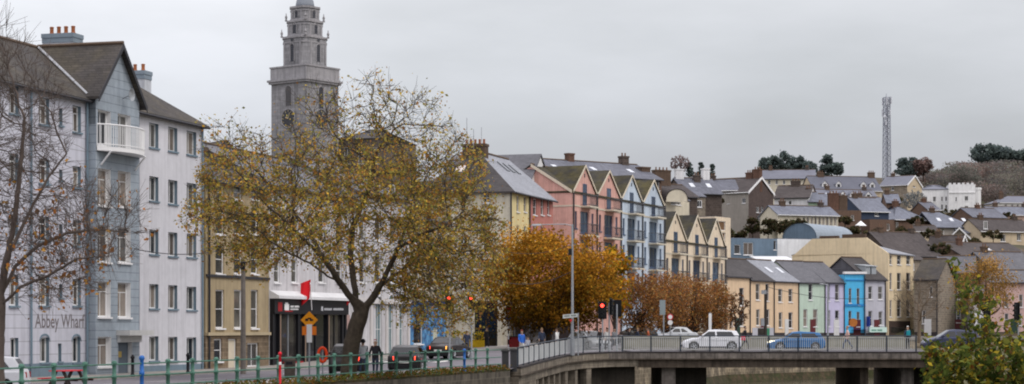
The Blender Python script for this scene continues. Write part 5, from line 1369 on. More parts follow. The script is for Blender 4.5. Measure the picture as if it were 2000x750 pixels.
# ------------------------------------------------------------------ hillside
def hzc(c, k): return S(*[x+(205-x)*k for x in c])      # distance haze mixed into the colours of the far trees: paler
def wm(nm, c, kind='', **kw): return mat(nm, S(*c), .9, .12, .2, 1.5, .2, kind, **kw)
_ = 0
W1 = wm('hill_white_render',(216,216,216)); W2 = wm('hill_cream_render',(200,192,172)); W3 = wm('hill_grey_render',(148,142,134)); W4 = wm('hill_dark_stone',(88,78,72),'stone',hrow=.3); W5 = wm('hill_brown_brick',(104,84,72),'brick',hrow=.1); W6 = wm('hill_navy_cladding',(58,68,86)); W7 = wm('hill_sand_render',(188,172,146)); W8 = wm('hill_stone',(138,128,114),'stone',hrow=.3); W9 = wm('hill_slate_cladding',(92,80,76),'slate',hrow=.2)
R1 = mat('hill_slate', S(104,106,116), .7, .15, .25, 1.5, .15, 'slate', hrow=.3); R2 = mat('hill_brown_tile', S(80,74,73), .85, .18, .25, 1.5, .15, 'slate', hrow=.3); R3 = mat('hill_blue_slate', S(112,116,128), .6, .12, .25, 1.5, .15, 'slate', hrow=.3); R4 = mat('far_slate', S(108,110,120), .8, .12, .2, 1, .1)  # roof colours paled to carry distance haze
BLG = wm('blue_grey_cladding',(102,120,136)); WPL = wm('plain_white_wall',(216,218,220)); QUO = wm('grey_blue_metal_roof',(140,150,160))
HG = 'houses on the hillside'
house('long dark roofed terrace behind the salmon pink houses', 1055,250,1292,262,10,410,345,317,'gx',W5,R1,front=[(1190,348,1198,356,'plain'),(1235,350,1244,360,'plain'),(1280,352,1288,372,'plain')],chim=[(.43,.5,1.0,.8,1.1,0,BRICKM),(.885,.5,1.1,.9,1.2,2,W4),(.97,.3,1.5,1.2,-.3,0,BBK)],sky=3)
house('cream building with curved arched gable behind the blue gabled houses', 1300,262,1346,266,7,412,393,386,'flat',W2,R2,front=[(1310,394,1330,400,'plain')])
h_ = empty('arched_gable_wall', (XU(1301,261.4),261.4,ZV(394,261.4)), 0, 'half round cream gable wall with dark roof sweeping down behind', 'gable wall')
m = MB(); wd = (1343-1301)/F*261; hh2 = (394-370)/F*261; m.face([(wd*.5+wd*.5*math.cos(math.pi*i/14)*(1 if i > 7 else 1), 0, hh2*math.sin(math.pi*i/14)**.8) for i in range(15)]); m.build('gable_face', W2, h_)
m = MB(); rr_ = [(wd*.5+wd*.53*math.cos(math.pi*i/14), hh2*1.06*math.sin(math.pi*i/14)**.8) for i in range(15)]
for a, c in zip(rr_, rr_[1:]): m.face([(a[0],-.1,a[1]),(c[0],-.1,c[1]),(c[0]-3.0,6,c[1]+.9),(a[0]-3.0,6,a[1]+.9)])
m.build('curved_roof', R2, h_)
house('dark roofed house with big brick chimney behind the arched gable', 1290,285,1362,288,8,405,384,362,'gx',W4,R2,chim=[(.43,.5,2.6,1.1,2.2,4,BBK)])
house('low dark roof with white dormer fronts between the brick chimney and the grey house', 1338,300,1410,302,8,400,378,350,'gx',W4,R1,chim=[(.13,.5,1.3,.8,1.5,0,W1),(.85,.5,1.1,.8,1.7,0,W1),(.55,.4,1.0,.8,.6,2,W4)],sky=2)
house('slate roof with chimney stacks at the foot of the three small conifers', 1360,338,1440,336,8,385,372,352,'gx',W3,R1,chim=[(.3,.5,.9,.8,.8,2,W4)])
house('large house with slate hung gable end, white wall and grey render', 1365,340,1462,334,8.2,442,377,350,'gx',W3,R2,front=[(1388,386,1396,399,'plain'),(1420,386,1425,398,'case'),(1449,387,1456,397,'case')],right=[(1477,404,1483,415,'case'),(1486,404,1491,415,'case'),(1479,422,1488,434,'case'),(1497,421,1505,433,'case')],chim=[(.78,.5,1.3,.8,1.0,3,BRICKM),(.93,.5,1.4,.8,1.5,3,BRICKM)],mats=[W3,W9],wmi={'right':1},over=.25,verge='R')
hs_ = [o_ for o_ in col.objects if o_.get('label','').startswith('large house with slate hung')][0]
bb_ = Wall((0,-.03),(1,0),(0,1),20); m = MB(); q0 = 0; bb_.box(m,.05,-1,4.4,(ZV(380,338)-ZV(442,334)),-.02,.026); m.build('white_wall', W1, hs_)
m = MB(); D_ = 8.2
Hh = ZV(377,337)-ZV(442,334)
for y0_, y1_, z0_, z1_ in ((-.3,4.1,-.15,None),(8.5,4.1,-.15,None)): pass
house('dark tiled roof with white wall right of the slate hung gable', 1512,352,1580,350,8,425,386,364,'gx',W1,R2,chim=[(.5,.5,1.6,.9,1.0,3,W4)],front=[(1540,392,1546,400,'plain')])
house('small pale green end wall under a blue slate roof', 1579,350,1600,350,6,412,394,377,'gx',wm('pale_green_render',(170,196,170)),R3)
house('grey lean roof beside the small pale green house', 1598,351,1628,352,7,415,401,380,'gx',W3,R3,chim=[(.1,.5,1.0,.8,1.2,2,BRICKM)])
house('long low conservatory with pale sheet roof and striped cream wall', 1519,322,1637,326,6,446,420,404,'gx',W2,R3,front=[(1568+i*7.6,424,1573+i*7.6,441,'plain',GC) for i in range(9)],sky=0,name='conservatory',cat='conservatory')
house('brown house with flat dark roof edge left of the navy clad house', 1630,345,1682,346,8,448,411,405,'flat',W5,R2,front=[(1640,420,1645,428,'plain'),(1662,420,1668,430,'plain')],chim=[(.2,.4,1.8,.9,3.2,3,BRICKM),(.55,.4,1.5,.9,2.8,2,BBK)])
house('navy clad house with broad grey slate roof', 1682,360,1736,362,9,446,413,388,'gx',W6,R3,front=[(1690,430,1698,441,'case'),(1708,416,1716,422,'plain')])
house('brown brick extension below the navy clad house', 1699,352,1746,354,5,456,429,427,'flat',W5,R2,front=[(1732,437,1738,450,'plain',GC)])
house('brick house with tall white window and hipped slate roof', 1747,372,1812,376,9,454,429,403,'hip',W5,R3,front=[(1749,434,1755,449,'case'),(1782,434,1789,450,'case',GC)],chim=[(.5,.5,1.0,.8,1.0,2,BRICKM)])
house('slate roofed chapel with skylights behind the half timbered gable', 1826,372,1905,374,10,470,444,416,'hip',W3,R3,hip=(False,True),sky=3)
house('half timbered white edged gable house on the hill', 1851,350,1897,349,7,478,470,446,'gy',W8,R2,front=[(1868,456,1877,466,'case'),(1868,470,1877,478,'plain')],over=.5,verge='F')
house('steep dark roof with bright white gable board', 1808,327,1872,324,5,500,493,462,'gx',W1,R2,mats=[W4,W1],wmi={'right':1},over=.35,verge='R')
house('broad dark brown roof above the orange tree', 1878,318,2010,322,12,524,500,476,'gx',W5,R2,chim=[(.2,.4,.9,.7,.8,2,BRICKM)],sky=1)
house('long dark roof left of the steep white edged gable', 1742,312,1838,316,12,520,500,455,'gx',W4,R2)
house('low sand coloured wall house beside the half timbered gable', 1790,356,1832,356,6,470,452,442,'gx',W7,R2)
house('brown bungalow with white windows at the right of the hill', 1915,368,2020,372,8,472,452,430,'gx',W7,R2,front=[(1922,432,1929,447,'case'),(1954,458,1964,472,'case'),(1986,456,1994,470,'case')])
house('grey slate terrace roof below the white villa', 1900,392,1965,395,8,446,425,408,'gx',W5,R1,chim=[(.5,.5,.9,.7,.8,2,BRICKM)])
house('low roof with pinkish wall at the right edge', 1940,410,2030,412,8,436,420,405,'gx',wm('pinkish_render',(186,160,146)),R3)
house('white villa with grey slate roof at the right edge of the hill', 1953,470,2030,472,8,416,396,384,'hip',wm('villa_white',(214,212,206)),R4,front=[(1962,399,1967,407,'case'),(1975,399,1980,407,'case'),(1986,399,1990,407,'case'),(1995,399,1999,407,'case')],hip=(True,False))
house('slate roofed row left of the white castle like house', 1812,420,1836,421,7,418,410,396,'gx',W5,R1,chim=[(.4,.5,.9,.7,.8,2,BRICKM)])
house('long cream terrace with grey roof under the dark pines', 1480,482,1592,480,9,372,349,333,'gx',W2,R4,front=[(1500+i*14.5,352,1505+i*14.5,360,'case') for i in range(6)])
house('long dark slate terrace below the pair of dark trees', 1590,455,1722,458,10,392,372,346,'gx',W7,mat('far_dark_slate', S(92,94,104), .8, .12, .2, 1, .1),front=[(1608,375,1616,381,'plain'),(1650,375,1656,381,'plain')],chim=[(.2,.5,1.5,.9,1.0,3,BBK),(.96,.5,1.5,.9,1.2,3,BBK)])
house('second dark terrace with white dormers lower on the hill', 1604,425,1718,428,8,402,391,372,'gx',W4,R4,front=[(1613+i*18,392,1618+i*18,399,'case') for i in range(6)],sky=4)
house('buff gable house with grey roof at the foot of the mast', 1718,505,1772,501,10,385,362,345,'gx',W8,R4,mats=[W8,W7],wmi={'right':1},verge='R',right=[(1783,358,1788,366,'case')],front=[(1741,365,1746,372,'case')])
house('small orange gable with white fascia left of the silver tree', 1732,400,1758,400,6,408,396,380,'gx',W5,R3)
house('grey roof house beside the silvery bare tree', 1685,405,1735,407,7,410,400,386,'gx',W3,R3)
# slate building group at lower right
house('rough stone house with mossy slate roof right of the yellow block', 1786,263.5,1832,262,8,655,545,508,'gx',W8,SLATE_M,front=[(1801,606,1808,632,'plain'),(1815,560,1821,580,'plain')],group=G2)
house('grey stone mill building with tall windows and slate roof', 1833,270,1905,269,9,655,533,502,'gx',wm('dark_mill_stone',(112,104,96),'stone',hrow=.3),SLATE,front=[(1848,622,1856,640,'sash'),(1868,606,1876,630,'sash'),(1848,560,1855,585,'sash'),(1870,560,1877,585,'sash'),(1890,606,1897,630,'sash')],group=G2)
house('white house seen behind the bush next to the traffic lights', 1903,263,1932,262.8,8,655,585,560,'gx',W1,SLATE,front=[(1908,615,1914,632,'sash'),(1920,615,1926,632,'sash')],group=G2)
house('dusty pink house at the right edge behind the bush', 1934,265,2030,265,9,655,552,530,'gx',wm('dusty_pink_render',(196,166,158)),SLATE,front=[(1990,575,1998,600,'sash'),(1962,575,1970,600,'sash'),(1962,612,1970,636,'sash'),(1988,612,1996,636,'sash')],group=G2)
house('dark walled house with grey slate roof at the right edge', 1938,285,2030,288,9,600,529,494,'gx',wm('dark_slate_wall',(60,64,70)),SLATE,front=[(1988,534,1996,548,'case')])
for lab_, us_ in (('second dark terrace with white dormers', (1625,1648,1668,1700)), ('long dark slate terrace below the pair', (1612,1640,1690,1708))):
    o_ = [q for q in col.objects if str(q.get('label','')).startswith(lab_)][0]; D_ = 8 if 'second' in lab_ else 10
    Y_ = 427 if 'second' in lab_ else 457; Hh = ZV(391 if 'second' in lab_ else 372, Y_)-o_.location.z; rs2 = (ZV(372,Y_+4)-ZV(391,Y_)) if 'second' in lab_ else (ZV(346,Y_+5)-ZV(372,Y_))
    for u_ in us_:
        x = (XU(u_,Y_)-o_.location.x)/math.cos(o_.rotation_euler.z); y0 = D_*.10; z0 = Hh+rs2*.2
        m = MB(); m.hexa([(x-.6,y0,z0-.3),(x+.6,y0,z0-.3),(x+.6,y0+2.5,z0-.3),(x-.6,y0+2.5,z0-.3),(x-.6,y0,z0+.9),(x+.6,y0,z0+.9),(x+.6,y0+2.5,z0+.9),(x-.6,y0+2.5,z0+.9)]); m.face([(x-.6,y0,z0+.9),(x+.6,y0,z0+.9),(x,y0,z0+1.5)]); d_ = m.build('dormer', W1, o_)
        m = MB(); m.slab([(x-.75,y0-.1,z0+.85),(x,y0-.1,z0+1.6),(x,y0+3.4,z0+1.6),(x-.75,y0+3.4,z0+.85)],.1); m.slab([(x+.001,y0-.1,z0+1.6),(x+.75,y0-.1,z0+.85),(x+.75,y0+3.4,z0+.85),(x+.001,y0+3.4,z0+1.6)],.1); m.build('dormer_roof', R4, d_)
        m = MB(); m.face([(x-.35,y0-.01,z0),(x+.35,y0-.01,z0),(x+.35,y0-.01,z0+.8),(x-.35,y0-.01,z0+.8)]); m.build('dormer_window', GD, d_)
# sheds, quonset, modern box behind the quay row
house('blue grey clad modern box with flat roof', 1424,280,1518,283,9,545,466,460,'flat',BLG,R3,front=[(1434,478,1446,496,'plain'),(1452,474,1471,498,'case',GC),(1511,470,1516,488,'plain')],name='modern_building',cat='building',group='sheds behind the quay row')
house('plain white walled shed beside the blue grey box', 1518,284,1598,286,8,545,467,462,'flat',WPL,R3,name='shed',cat='shed',group='sheds behind the quay row')
house('low white roofed annexe in front of the white shed', 1497,274,1562,275,6,545,516,501,'mono',WPL,mat('white_sheet_roof', S(208,210,212), .6, .06),name='shed',cat='shed',group='sheds behind the quay row')
q_ = empty('barrel_roof_shed', (XU(1562,300),300,ZV(466,300)), R(-35), 'grey blue barrel roofed metal shed above the white shed', 'shed', 'sheds behind the quay row')
m = MB(); rr = 2.9; arcp = [(rr*math.cos(math.pi*i/16), rr*.82*math.sin(math.pi*i/16)) for i in range(17)]
for a, c in zip(arcp, arcp[1:]): m.face([(a[0],-.15,a[1]),(c[0],-.15,c[1]),(c[0]+0,13,c[1]),(a[0],13,a[1])])
m.build('barrel_roof', QUO, q_, True)
m = MB(); m.face([(x*.97,0,z*.97) for x, z in arcp]); m.face([(x*.97,0,0) for x, z in (arcp[-1],arcp[0])]+[(rr*.97,0,-6),(-rr*.97,0,-6)]); m.build('end_wall', BLG, q_)
m = MB(); m.box(rr*.96,0,-6,rr*.97,13,0); m.build('side_wall', BLG, q_)
house('tall narrow cream house with open brown balconies right of the cream gables', 1396,243,1427,246,8,650,424,415,'flat',PCRE,SLATE,name='apartment_house',front=[(1402,432,1417,450,'nosill',mat('brown_blind', S(110,84,60), .8, .1)),(1402,454,1417,474,'nosill',MATS['brown_blind']),(1402,480,1417,500,'nosill',MATS['brown_blind'])],group=None)
# castle like white house
cs = Building('castellated_house', 'white castle like house with square battlemented tower on the hill', 'house', (1797,520), (1853,519), 10, ZV(416,519), ZV(370,519), wm('castle_white',(222,222,222)))
cs.walls(front=[(1806,384,1811,393,'case'),(1822,384,1828,394,'case'),(1806,401,1811,410,'case'),(1822,400,1828,412,'case'),(1838,384,1842,393,'case'),(1846,384,1850,393,'case'),(1838,399,1842,410,'case'),(1846,400,1850,413,'case')]); cs.roof('hip', 1.4, R4, over=.15)
def px2(u): return cs.ray(u, cs.front, 1.5)[0]
m = MB(); t0, t1 = px2(1853), px2(1905); zt = ZV(361,519)-cs.zb; tw = Wall((0,-1.5),(1,0),(0,1),99); tws = [(px2(1884),ZV(393,519)-cs.zb,px2(1891),ZV(384,519)-cs.zb),(px2(1884),ZV(414,519)-cs.zb,px2(1891),ZV(403,519)-cs.zb),(px2(1866),ZV(394,519)-cs.zb,px2(1869),ZV(386,519)-cs.zb)]
tw.holes(m, -3, zt, tws, a0=t0, a1=t1); m.box(t0,-1.49,zt-1.2,t1,7,zt-1); 
for x in (t0, t1): m.face([(x,-1.5,-3),(x,7,-3),(x,7,zt),(x,-1.5,zt)])
for i in range(6): 
    x = t0+(t1-t0)*i/6; tw.box(m, x+.02, zt, x+(t1-t0)/6*.6, zt+.4, 0, .3)
tw.box(m, t0, ZV(378,519)-cs.zb, t1, ZV(376,519)-cs.zb, -.15, -.004)
m.build('battlemented_tower', MATS['castle_white'], cs.root)
for k in tws: window(cs.root, tw, *k, style='case')
m = MB(); m.lathe([(.9,-3),(.9,zt-1.5),(1.05,zt-1.4),(1.05,zt-.8),(.9,zt-.8)], (t1+.7,.2,0), 10); m.build('corner_turret', MATS['castle_white'], cs.root)
# telecom mast
mast = empty('telecom_mast', (XU(1732,640),640,ZV(352,640)), R(20), 'tall grey lattice telecom mast with antennas on the skyline', 'mast')
MG = mat('mast_steel', S(150,154,164), .6, .1); Hm = (352-190)/F*640; m = MB()
wb = lambda z: .95-.2*z/Hm
for a in range(4):
    ca, sa = math.cos(math.pi/4+a*math.pi/2)*1.41, math.sin(math.pi/4+a*math.pi/2)*1.41
    m = MB(); m.tube([(ca*wb(z),sa*wb(z),z) for z in (0,Hm*.5,Hm)], .17, 5); m.build('leg', MG, mast)
m = MB(); n_ = 15
for i in range(n_):
    z0, z1 = Hm*i/n_, Hm*(i+1)/n_
    for a in range(4):
        c0 = [(math.cos(math.pi/4+(a+k)*math.pi/2)*1.41, math.sin(math.pi/4+(a+k)*math.pi/2)*1.41) for k in (0,1)]
        p = lambda c, z: (c[0]*wb(z), c[1]*wb(z), z)
        m.tube([p(c0[0],z0),p(c0[1],z1)], .085, 3); m.tube([p(c0[1],z0),p(c0[0],z1)], .085, 3); m.tube([p(c0[0],z1),p(c0[1],z1)], .08, 3)
m.build('lattice', MG, mast)
m = MB(); m.tube([(.2,0,0),(.2,0,Hm)], .16, 5); m.tube([(-.1,.1,0),(-.1,.1,Hm+1.2)], .1, 5); m.build('cable_ladder', MG, mast)
for i, (a, z, h_) in enumerate([(.3,Hm-1.3,2.4),(2.1,Hm-1.3,2.4),(4.2,Hm-1.3,2.4),(5.4,Hm-1.0,2.2),(.9,Hm-5,2.2),(3.0,Hm-5,2.2),(5.0,Hm-5,2.2),(1.5,Hm-8.3,1.6),(4.0,Hm-8.3,1.6)]):
    m = MB(); x, y = 1.45*math.cos(a), 1.45*math.sin(a); m.box(x-.17,y-.17,z-h_/2,x+.17,y+.17,z+h_/2); m.tube([(0,0,z),(x,y,z)], .06, 4); m.build('antenna_panel', mat('antenna_grey', S(186,188,194), .6, .1), mast)
m = MB(); m.lathe([(.02,-.1),(.55,.1),(.6,.3),(.02,.32)], (-1.1,-.9,Hm*.76), 12, 'y'); m.build('dish_antenna', MATS['antenna_grey'], mast)
# ------------------------------------------------------------------ trees
OL = [S(150,140,74),S(182,158,72),S(204,162,66),S(164,118,64),S(130,110,72),S(120,122,62)]
r = np.random.default_rng(11)
# the big spreading plane tree by the railing
Yt = 94.; sY = Yt/F
mt = empty('plane_tree', (XU(688,Yt),Yt,gz(Yt)), 0, 'big spreading autumn tree with leaning trunk beside the quay railing', 'tree')
def T(u, v, dy=0.): p = P(u, v, Yt+dy); return np.array((p.x-mt.location.x, p.y-mt.location.y+0, p.z-mt.location.z))
seeds = [[T(680,760),T(682,712),T(688,668),T(701,625),T(707,604)],
         [T(706,608),T(686,582,-.3),T(664,552,-.8),T(640,516,-1.2),T(612,484,-1.4),T(578,452,-1.7),T(545,420,-1.5)],
         [T(664,552,-.8),T(640,540,-1.5),T(606,514,-2.4),T(567,496,-3.0),T(525,470,-3.4)],
         [T(697,594,.2),T(690,545,.8),T(684,500,1.4),T(690,440,1.9),T(688,380,2.3)],
         [T(708,604),T(728,582,-.4),T(752,540,-.9),T(776,486,-1.3),T(800,430,-1.6)],
         [T(740,560,-.6),T(775,535,.8),T(815,500,1.8),T(850,480,2.4)],
         [T(776,486,-1.3),T(830,455,-2.2),T(870,440,-2.8)],
         [T(640,516,-1.2),T(600,450,.6),T(560,395,1.4)],
         [T(690,440,1.9),T(720,370,1.2),T(735,300,.8)]]
A = np.concatenate([ell(r,820,T(682,395),(292*sY,5.4,195*sY)), ell(r,260,T(725,268,.5),(175*sY,4.2,130*sY)), ell(r,380,T(878,490),(118*sY,4.5,160*sY)),
                    ell(r,270,T(472,400),(108*sY,4.2,165*sY)), ell(r,110,T(860,330),(100*sY,3.8,80*sY)), ell(r,60,T(455,300),(72*sY,3,70*sY)), ell(r,90,T(860,590),(85*sY,4,72*sY))])
pu = 1000+(A[:,0]+mt.location.x)/Yt*F; pv = HV-(A[:,2]+mt.location.z-CZ)/Yt*F
A = A[~((pu < 715)&(pv > 520+rng.uniform(-25,18,len(A))))]
pu = 1000+(A[:,0]+mt.location.x)/Yt*F; pv = HV-(A[:,2]+mt.location.z-CZ)/Yt*F
A = A[~((pu < 770)&(pu > 700)&(pv > 560))]
N_, par = colonize(seeds, A, .34, 7.0, .62, 70, r)
mb, rad, kids = tree_mesh(N_, par, .0125, .40, 2.15)
tips = np.array([i for i in range(len(N_)) if rad[i] < .035 and par[i] >= 0])
tw = []
for i in tips:
    for k in range(4):
        d = N_[i]-N_[par[i]]; d = d/np.linalg.norm(d)+r.normal(size=3)*.75+np.array([0,0,.1]); d *= r.uniform(.35,1.0)/np.linalg.norm(d)
        mid = N_[i]+d*.5+r.normal(size=3)*.05; mb.tube([N_[i],mid,N_[i]+d], [.011,.009,.005], 3, cap=False); tw.append(N_[i]+d); tw.append(mid)
mb.build('trunk', BARK, mt, True)
tw = np.array(tw); n = 42000
# thin towards the top, thick in the lower middle
tv = HV-(tw[:,2]+mt.location.z-CZ)/Yt*F; wgt = np.interp(tv, [150,260,340,420,560,680], [.16,.30,.75,1.0,1.0,.8])*r.gamma(.65,1,len(tw)); wgt /= wgt.sum()
ids = r.choice(len(tw), n, p=wgt); Lc = tw[ids]+r.normal(size=(n,3))*.15
lv = tv[ids]; lu = 1000+(Lc[:,0]+mt.location.x)/Yt*F
big = np.sin(Lc[:,0]*1.1+.5)*np.cos(Lc[:,2]*1.3)*.22+1.0
cl = palette(n, OL, r, [.25,.18,.13,.20,.14,.10], .3, big)
leaves_mesh('crown', Lc, .125, cl, mt, .2, rs=4)

# bare twiggy tree at the left edge
Yl = 67.; BARK_G = mat('grey_twig_bark', S(88,78,72), .95, .25, 2, 6); lt = empty('bare_tree', (XU(-4,Yl),Yl,gz(Yl)), 0, 'nearly bare dark twiggy tree with a few orange leaves at the left edge', 'tree'); sl_ = Yl/F
def TL(u, v, dy=0.): p = P(u, v, Yl+dy); return np.array((p.x-lt.location.x, p.y-lt.location.y, p.z-lt.location.z))
seeds = [[TL(-4,800),TL(-6,700),TL(-4,640),TL(-2,585)],
         [TL(-4,600),TL(40,560,-.5),TL(90,540,-.9),TL(150,505,-1.2),TL(210,500,-1.4)],
         [TL(-3,590),TL(30,520,.3),TL(75,480,.6),TL(130,455,.9),TL(200,448,1.2),TL(260,455,1.3)],
         [TL(-3,590),TL(15,500,-.4),TL(30,420,-.6),TL(40,330,-.8),TL(48,230,-.9)],
         [TL(-2,585),TL(-30,480,.6),TL(-45,380,.8),TL(-40,280,.7)],
         [TL(15,500,-.4),TL(60,410,.9),TL(95,345,1.4),TL(130,300,1.6)]]
A = np.concatenate([ell(r,1000,TL(0,270),(135*sl_,2.6,240*sl_)), ell(r,520,TL(130,440),(155*sl_,2.4,100*sl_)), ell(r,240,TL(80,530),(125*sl_,2.0,65*sl_)), ell(r,160,TL(-120,380),(110*sl_,2.4,190*sl_))])
N_, par = colonize(seeds, A, .22, 6.0, .34, 90, r)
mb, rad, kids = tree_mesh(N_, par, .0085, .24, 2.15)
tips = [i for i in range(len(N_)) if rad[i] < .02 and par[i] >= 0]; tw = []
for i in tips:
    for k in range(3):
        d = N_[i]-N_[par[i]]; d = d/np.linalg.norm(d)+r.normal(size=3)*.4+np.array([.05,0,.25]); d *= r.uniform(.35,1.1)/np.linalg.norm(d)
        mb.tube([N_[i],N_[i]+d*.5+r.normal(size=3)*.03,N_[i]+d], [.0075,.006,.0045], 3, cap=False); tw.append(N_[i]+d)
mb.build('trunk', BARK_G, lt, True); tw = np.array(tw)
tv = HV-(tw[:,2]+lt.location.z-CZ)/Yl*F; wgt = np.interp(tv, [300,420,480,600], [0.0,.5,1.0,1.0]); wgt /= wgt.sum(); n = 700; ids = r.choice(len(tw), n, p=wgt)
leaves_mesh('crown', tw[ids]+r.normal(size=(n,3))*.1, .15, palette(n, [S(168,112,58),S(150,98,54),S(180,138,70),S(124,88,58)], r), lt, .1, rs=9)

# street trees and far trees
OR = [S(186,134,44),S(160,108,38),S(200,150,54),S(140,98,40),S(126,110,46)]
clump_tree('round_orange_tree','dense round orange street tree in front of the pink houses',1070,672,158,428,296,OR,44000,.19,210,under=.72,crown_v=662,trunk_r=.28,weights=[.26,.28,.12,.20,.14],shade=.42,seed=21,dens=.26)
clump_tree('orange_tree_behind','yellow green side of a second round tree just right of the big orange tree',1200,668,172,466,70,[S(176,142,40),S(190,120,34),S(120,112,44)],3200,.26,40,crown_v=640,trunk_r=.2,seed=22,shade=.5)
RB = [S(158,108,66),S(172,116,62),S(134,94,64),S(118,90,64),S(160,132,80)]
for i, (u, vt, wd, Y) in enumerate(((1250,524,104,176),(1300,522,104,188),(1352,522,98,200),(1394,535,80,210))):
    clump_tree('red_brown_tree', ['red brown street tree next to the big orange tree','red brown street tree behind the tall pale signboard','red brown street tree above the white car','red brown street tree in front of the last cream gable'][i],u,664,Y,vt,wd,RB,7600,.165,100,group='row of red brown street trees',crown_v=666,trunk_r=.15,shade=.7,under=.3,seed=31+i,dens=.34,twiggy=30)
bare_tree('small_dark_tree','small dark bare street tree in front of the peach houses',1437,662,222,568,62,[S(90,60,40),S(110,72,44)],700,seed=41,leaf=.2,att=260,rb=.14,tip=.022,crown_v=640)
bare_tree('bare_street_tree','spreading bare tree in front of the rough stone house',1795,665,228,536,110,None,0,seed=42,att=420,rb=.2,tip=.02,crown_v=625,bark=mat('grey_brown_bark', S(112,98,82), .9, .2, 1, 4))
clump_tree('golden_tree','golden orange tree above the traffic lights on the right',1925,668,238,494,124,[S(170,130,66),S(152,114,62),S(178,142,78),S(134,110,68)],7500,.19,70,crown_v=620,trunk_r=.22,seed=43,shade=.6)
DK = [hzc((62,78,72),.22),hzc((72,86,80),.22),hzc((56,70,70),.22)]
for i, (u, vb, vt, wd, Y, con, lb) in enumerate(((1500,345,302,46,560,0,'leftmost of the dark trees behind the cream terrace'),(1530,345,298,50,565,0,'tallest dark tree behind the middle of the cream terrace'),(1560,345,304,44,565,0,'dark tree behind the right end of the cream terrace'),(1582,345,314,26,560,0,'small dark tree at the right end of the cream terrace'),
        (1615,348,303,36,570,1,'taller of the two dark trees standing alone on the skyline'),(1635,348,316,26,568,0,'shorter of the two dark trees standing alone on the skyline'),(1765,350,310,32,600,1,'dark conifer just right of the mast'),(1783,350,306,34,605,1,'second dark conifer right of the mast'))):
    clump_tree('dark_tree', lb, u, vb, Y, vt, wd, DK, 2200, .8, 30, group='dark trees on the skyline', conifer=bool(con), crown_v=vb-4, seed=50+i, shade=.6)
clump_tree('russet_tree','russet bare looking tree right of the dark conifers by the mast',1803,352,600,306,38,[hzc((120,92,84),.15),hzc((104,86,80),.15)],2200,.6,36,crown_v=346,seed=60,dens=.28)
for i, (u, vt, wd) in enumerate(((1925,279,64),(1965,288,58),(1995,292,46),(1948,284,40))):
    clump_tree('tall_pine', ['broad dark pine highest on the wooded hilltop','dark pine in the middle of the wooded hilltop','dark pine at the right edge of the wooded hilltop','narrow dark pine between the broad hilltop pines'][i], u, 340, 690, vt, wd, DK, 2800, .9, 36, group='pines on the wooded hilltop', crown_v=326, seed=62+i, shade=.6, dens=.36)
for i, (u, vb, vt, wd) in enumerate(((1347,345,317,16),(1369,347,317,17),(1391,343,320,14))):
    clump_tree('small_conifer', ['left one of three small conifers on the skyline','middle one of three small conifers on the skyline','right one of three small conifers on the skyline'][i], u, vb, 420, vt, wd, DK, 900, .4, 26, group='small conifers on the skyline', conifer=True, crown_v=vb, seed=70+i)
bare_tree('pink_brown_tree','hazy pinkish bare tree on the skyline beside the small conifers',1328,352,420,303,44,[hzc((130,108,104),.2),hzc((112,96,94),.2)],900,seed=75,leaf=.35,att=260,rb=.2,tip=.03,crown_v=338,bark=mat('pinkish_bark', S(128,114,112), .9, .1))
bare_tree('silver_tree','silvery grey leafless bushy tree beside the white castle like house',1786,415,430,372,50,[S(150,152,150),S(128,130,128)],1500,seed=76,leaf=.3,att=360,rb=.2,tip=.03,crown_v=408,bark=mat('silver_bark', S(140,142,142), .9, .1))
# wooded hillside at the right: one far-off mass
C = []; cc = []; q = np.random.default_rng(80)
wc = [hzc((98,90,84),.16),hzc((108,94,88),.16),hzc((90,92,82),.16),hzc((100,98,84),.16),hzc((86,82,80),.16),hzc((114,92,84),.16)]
for i in range(210):
    Y = q.uniform(545,690); u = q.uniform(1842,2080) if i > 60 else q.uniform(1808,1900)
    if Y < 600 and u < 1900: Y += 60
    x = XU(u, Y); h_ = q.uniform(4,8) if u > 1860 else q.uniform(3,5); z = hz(x, Y)
    k = 330; rr_ = q.uniform(3.0,5.2); p = np.clip(q.normal(size=(k,3)),-1.5,1.5)*np.array([rr_*.5,rr_*.5,h_*.25])+np.array([x,Y,z+h_*.55]); C.append(p)
    base = np.array(wc[q.integers(len(wc))])*q.uniform(.62,1.15); cc.append(base*(1+.5*np.clip((p[:,2:3]-z-h_*.5)/h_,-1,1))*q.uniform(.85,1.15,(k,1)))  # shading put into the colours: each clump paler above, darker below
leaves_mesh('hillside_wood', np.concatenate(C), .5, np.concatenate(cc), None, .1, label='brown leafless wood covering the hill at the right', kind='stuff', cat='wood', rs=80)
# garden shrubs between the houses
shr = [(1470,460,330,40,34),(1500,462,322,44,36),(1530,458,318,36,30),(1560,452,315,40,26),(1440,468,305,50,18),(1590,440,335,28,22),(1660,465,318,60,24),(1710,470,322,60,26),(1760,466,330,60,22),(1820,470,335,50,22),(1900,488,335,40,22),(1940,470,360,60,22),(1700,420,385,40,22),(1640,408,395,40,22),(1920,440,420,50,26),(1880,425,440,60,18),(1850,428,430,50,22),(1970,440,400,50,24),(1760,428,390,40,20),(1600,412,380,36,18),(1690,395,440,40,14),(1745,398,440,50,16),(1830,500,318,60,26),(1420,470,300,30,24),(1790,440,370,40,18),(1525,425,345,30,18),(1480,380,400,50,20),(1400,400,330,30,16),(1650,440,332,30,18),(1720,505,300,40,20)]
BR = [S(84,74,58),S(74,78,50),S(100,84,62),S(62,66,48)]
adj = ['brown','dull green','dark','straggly','tangled','rounded']; plc = ['below the slate hung gable','beside the barrel roofed shed','between the hill roofs','near the conservatory','above the yellow block','beside the navy clad house']
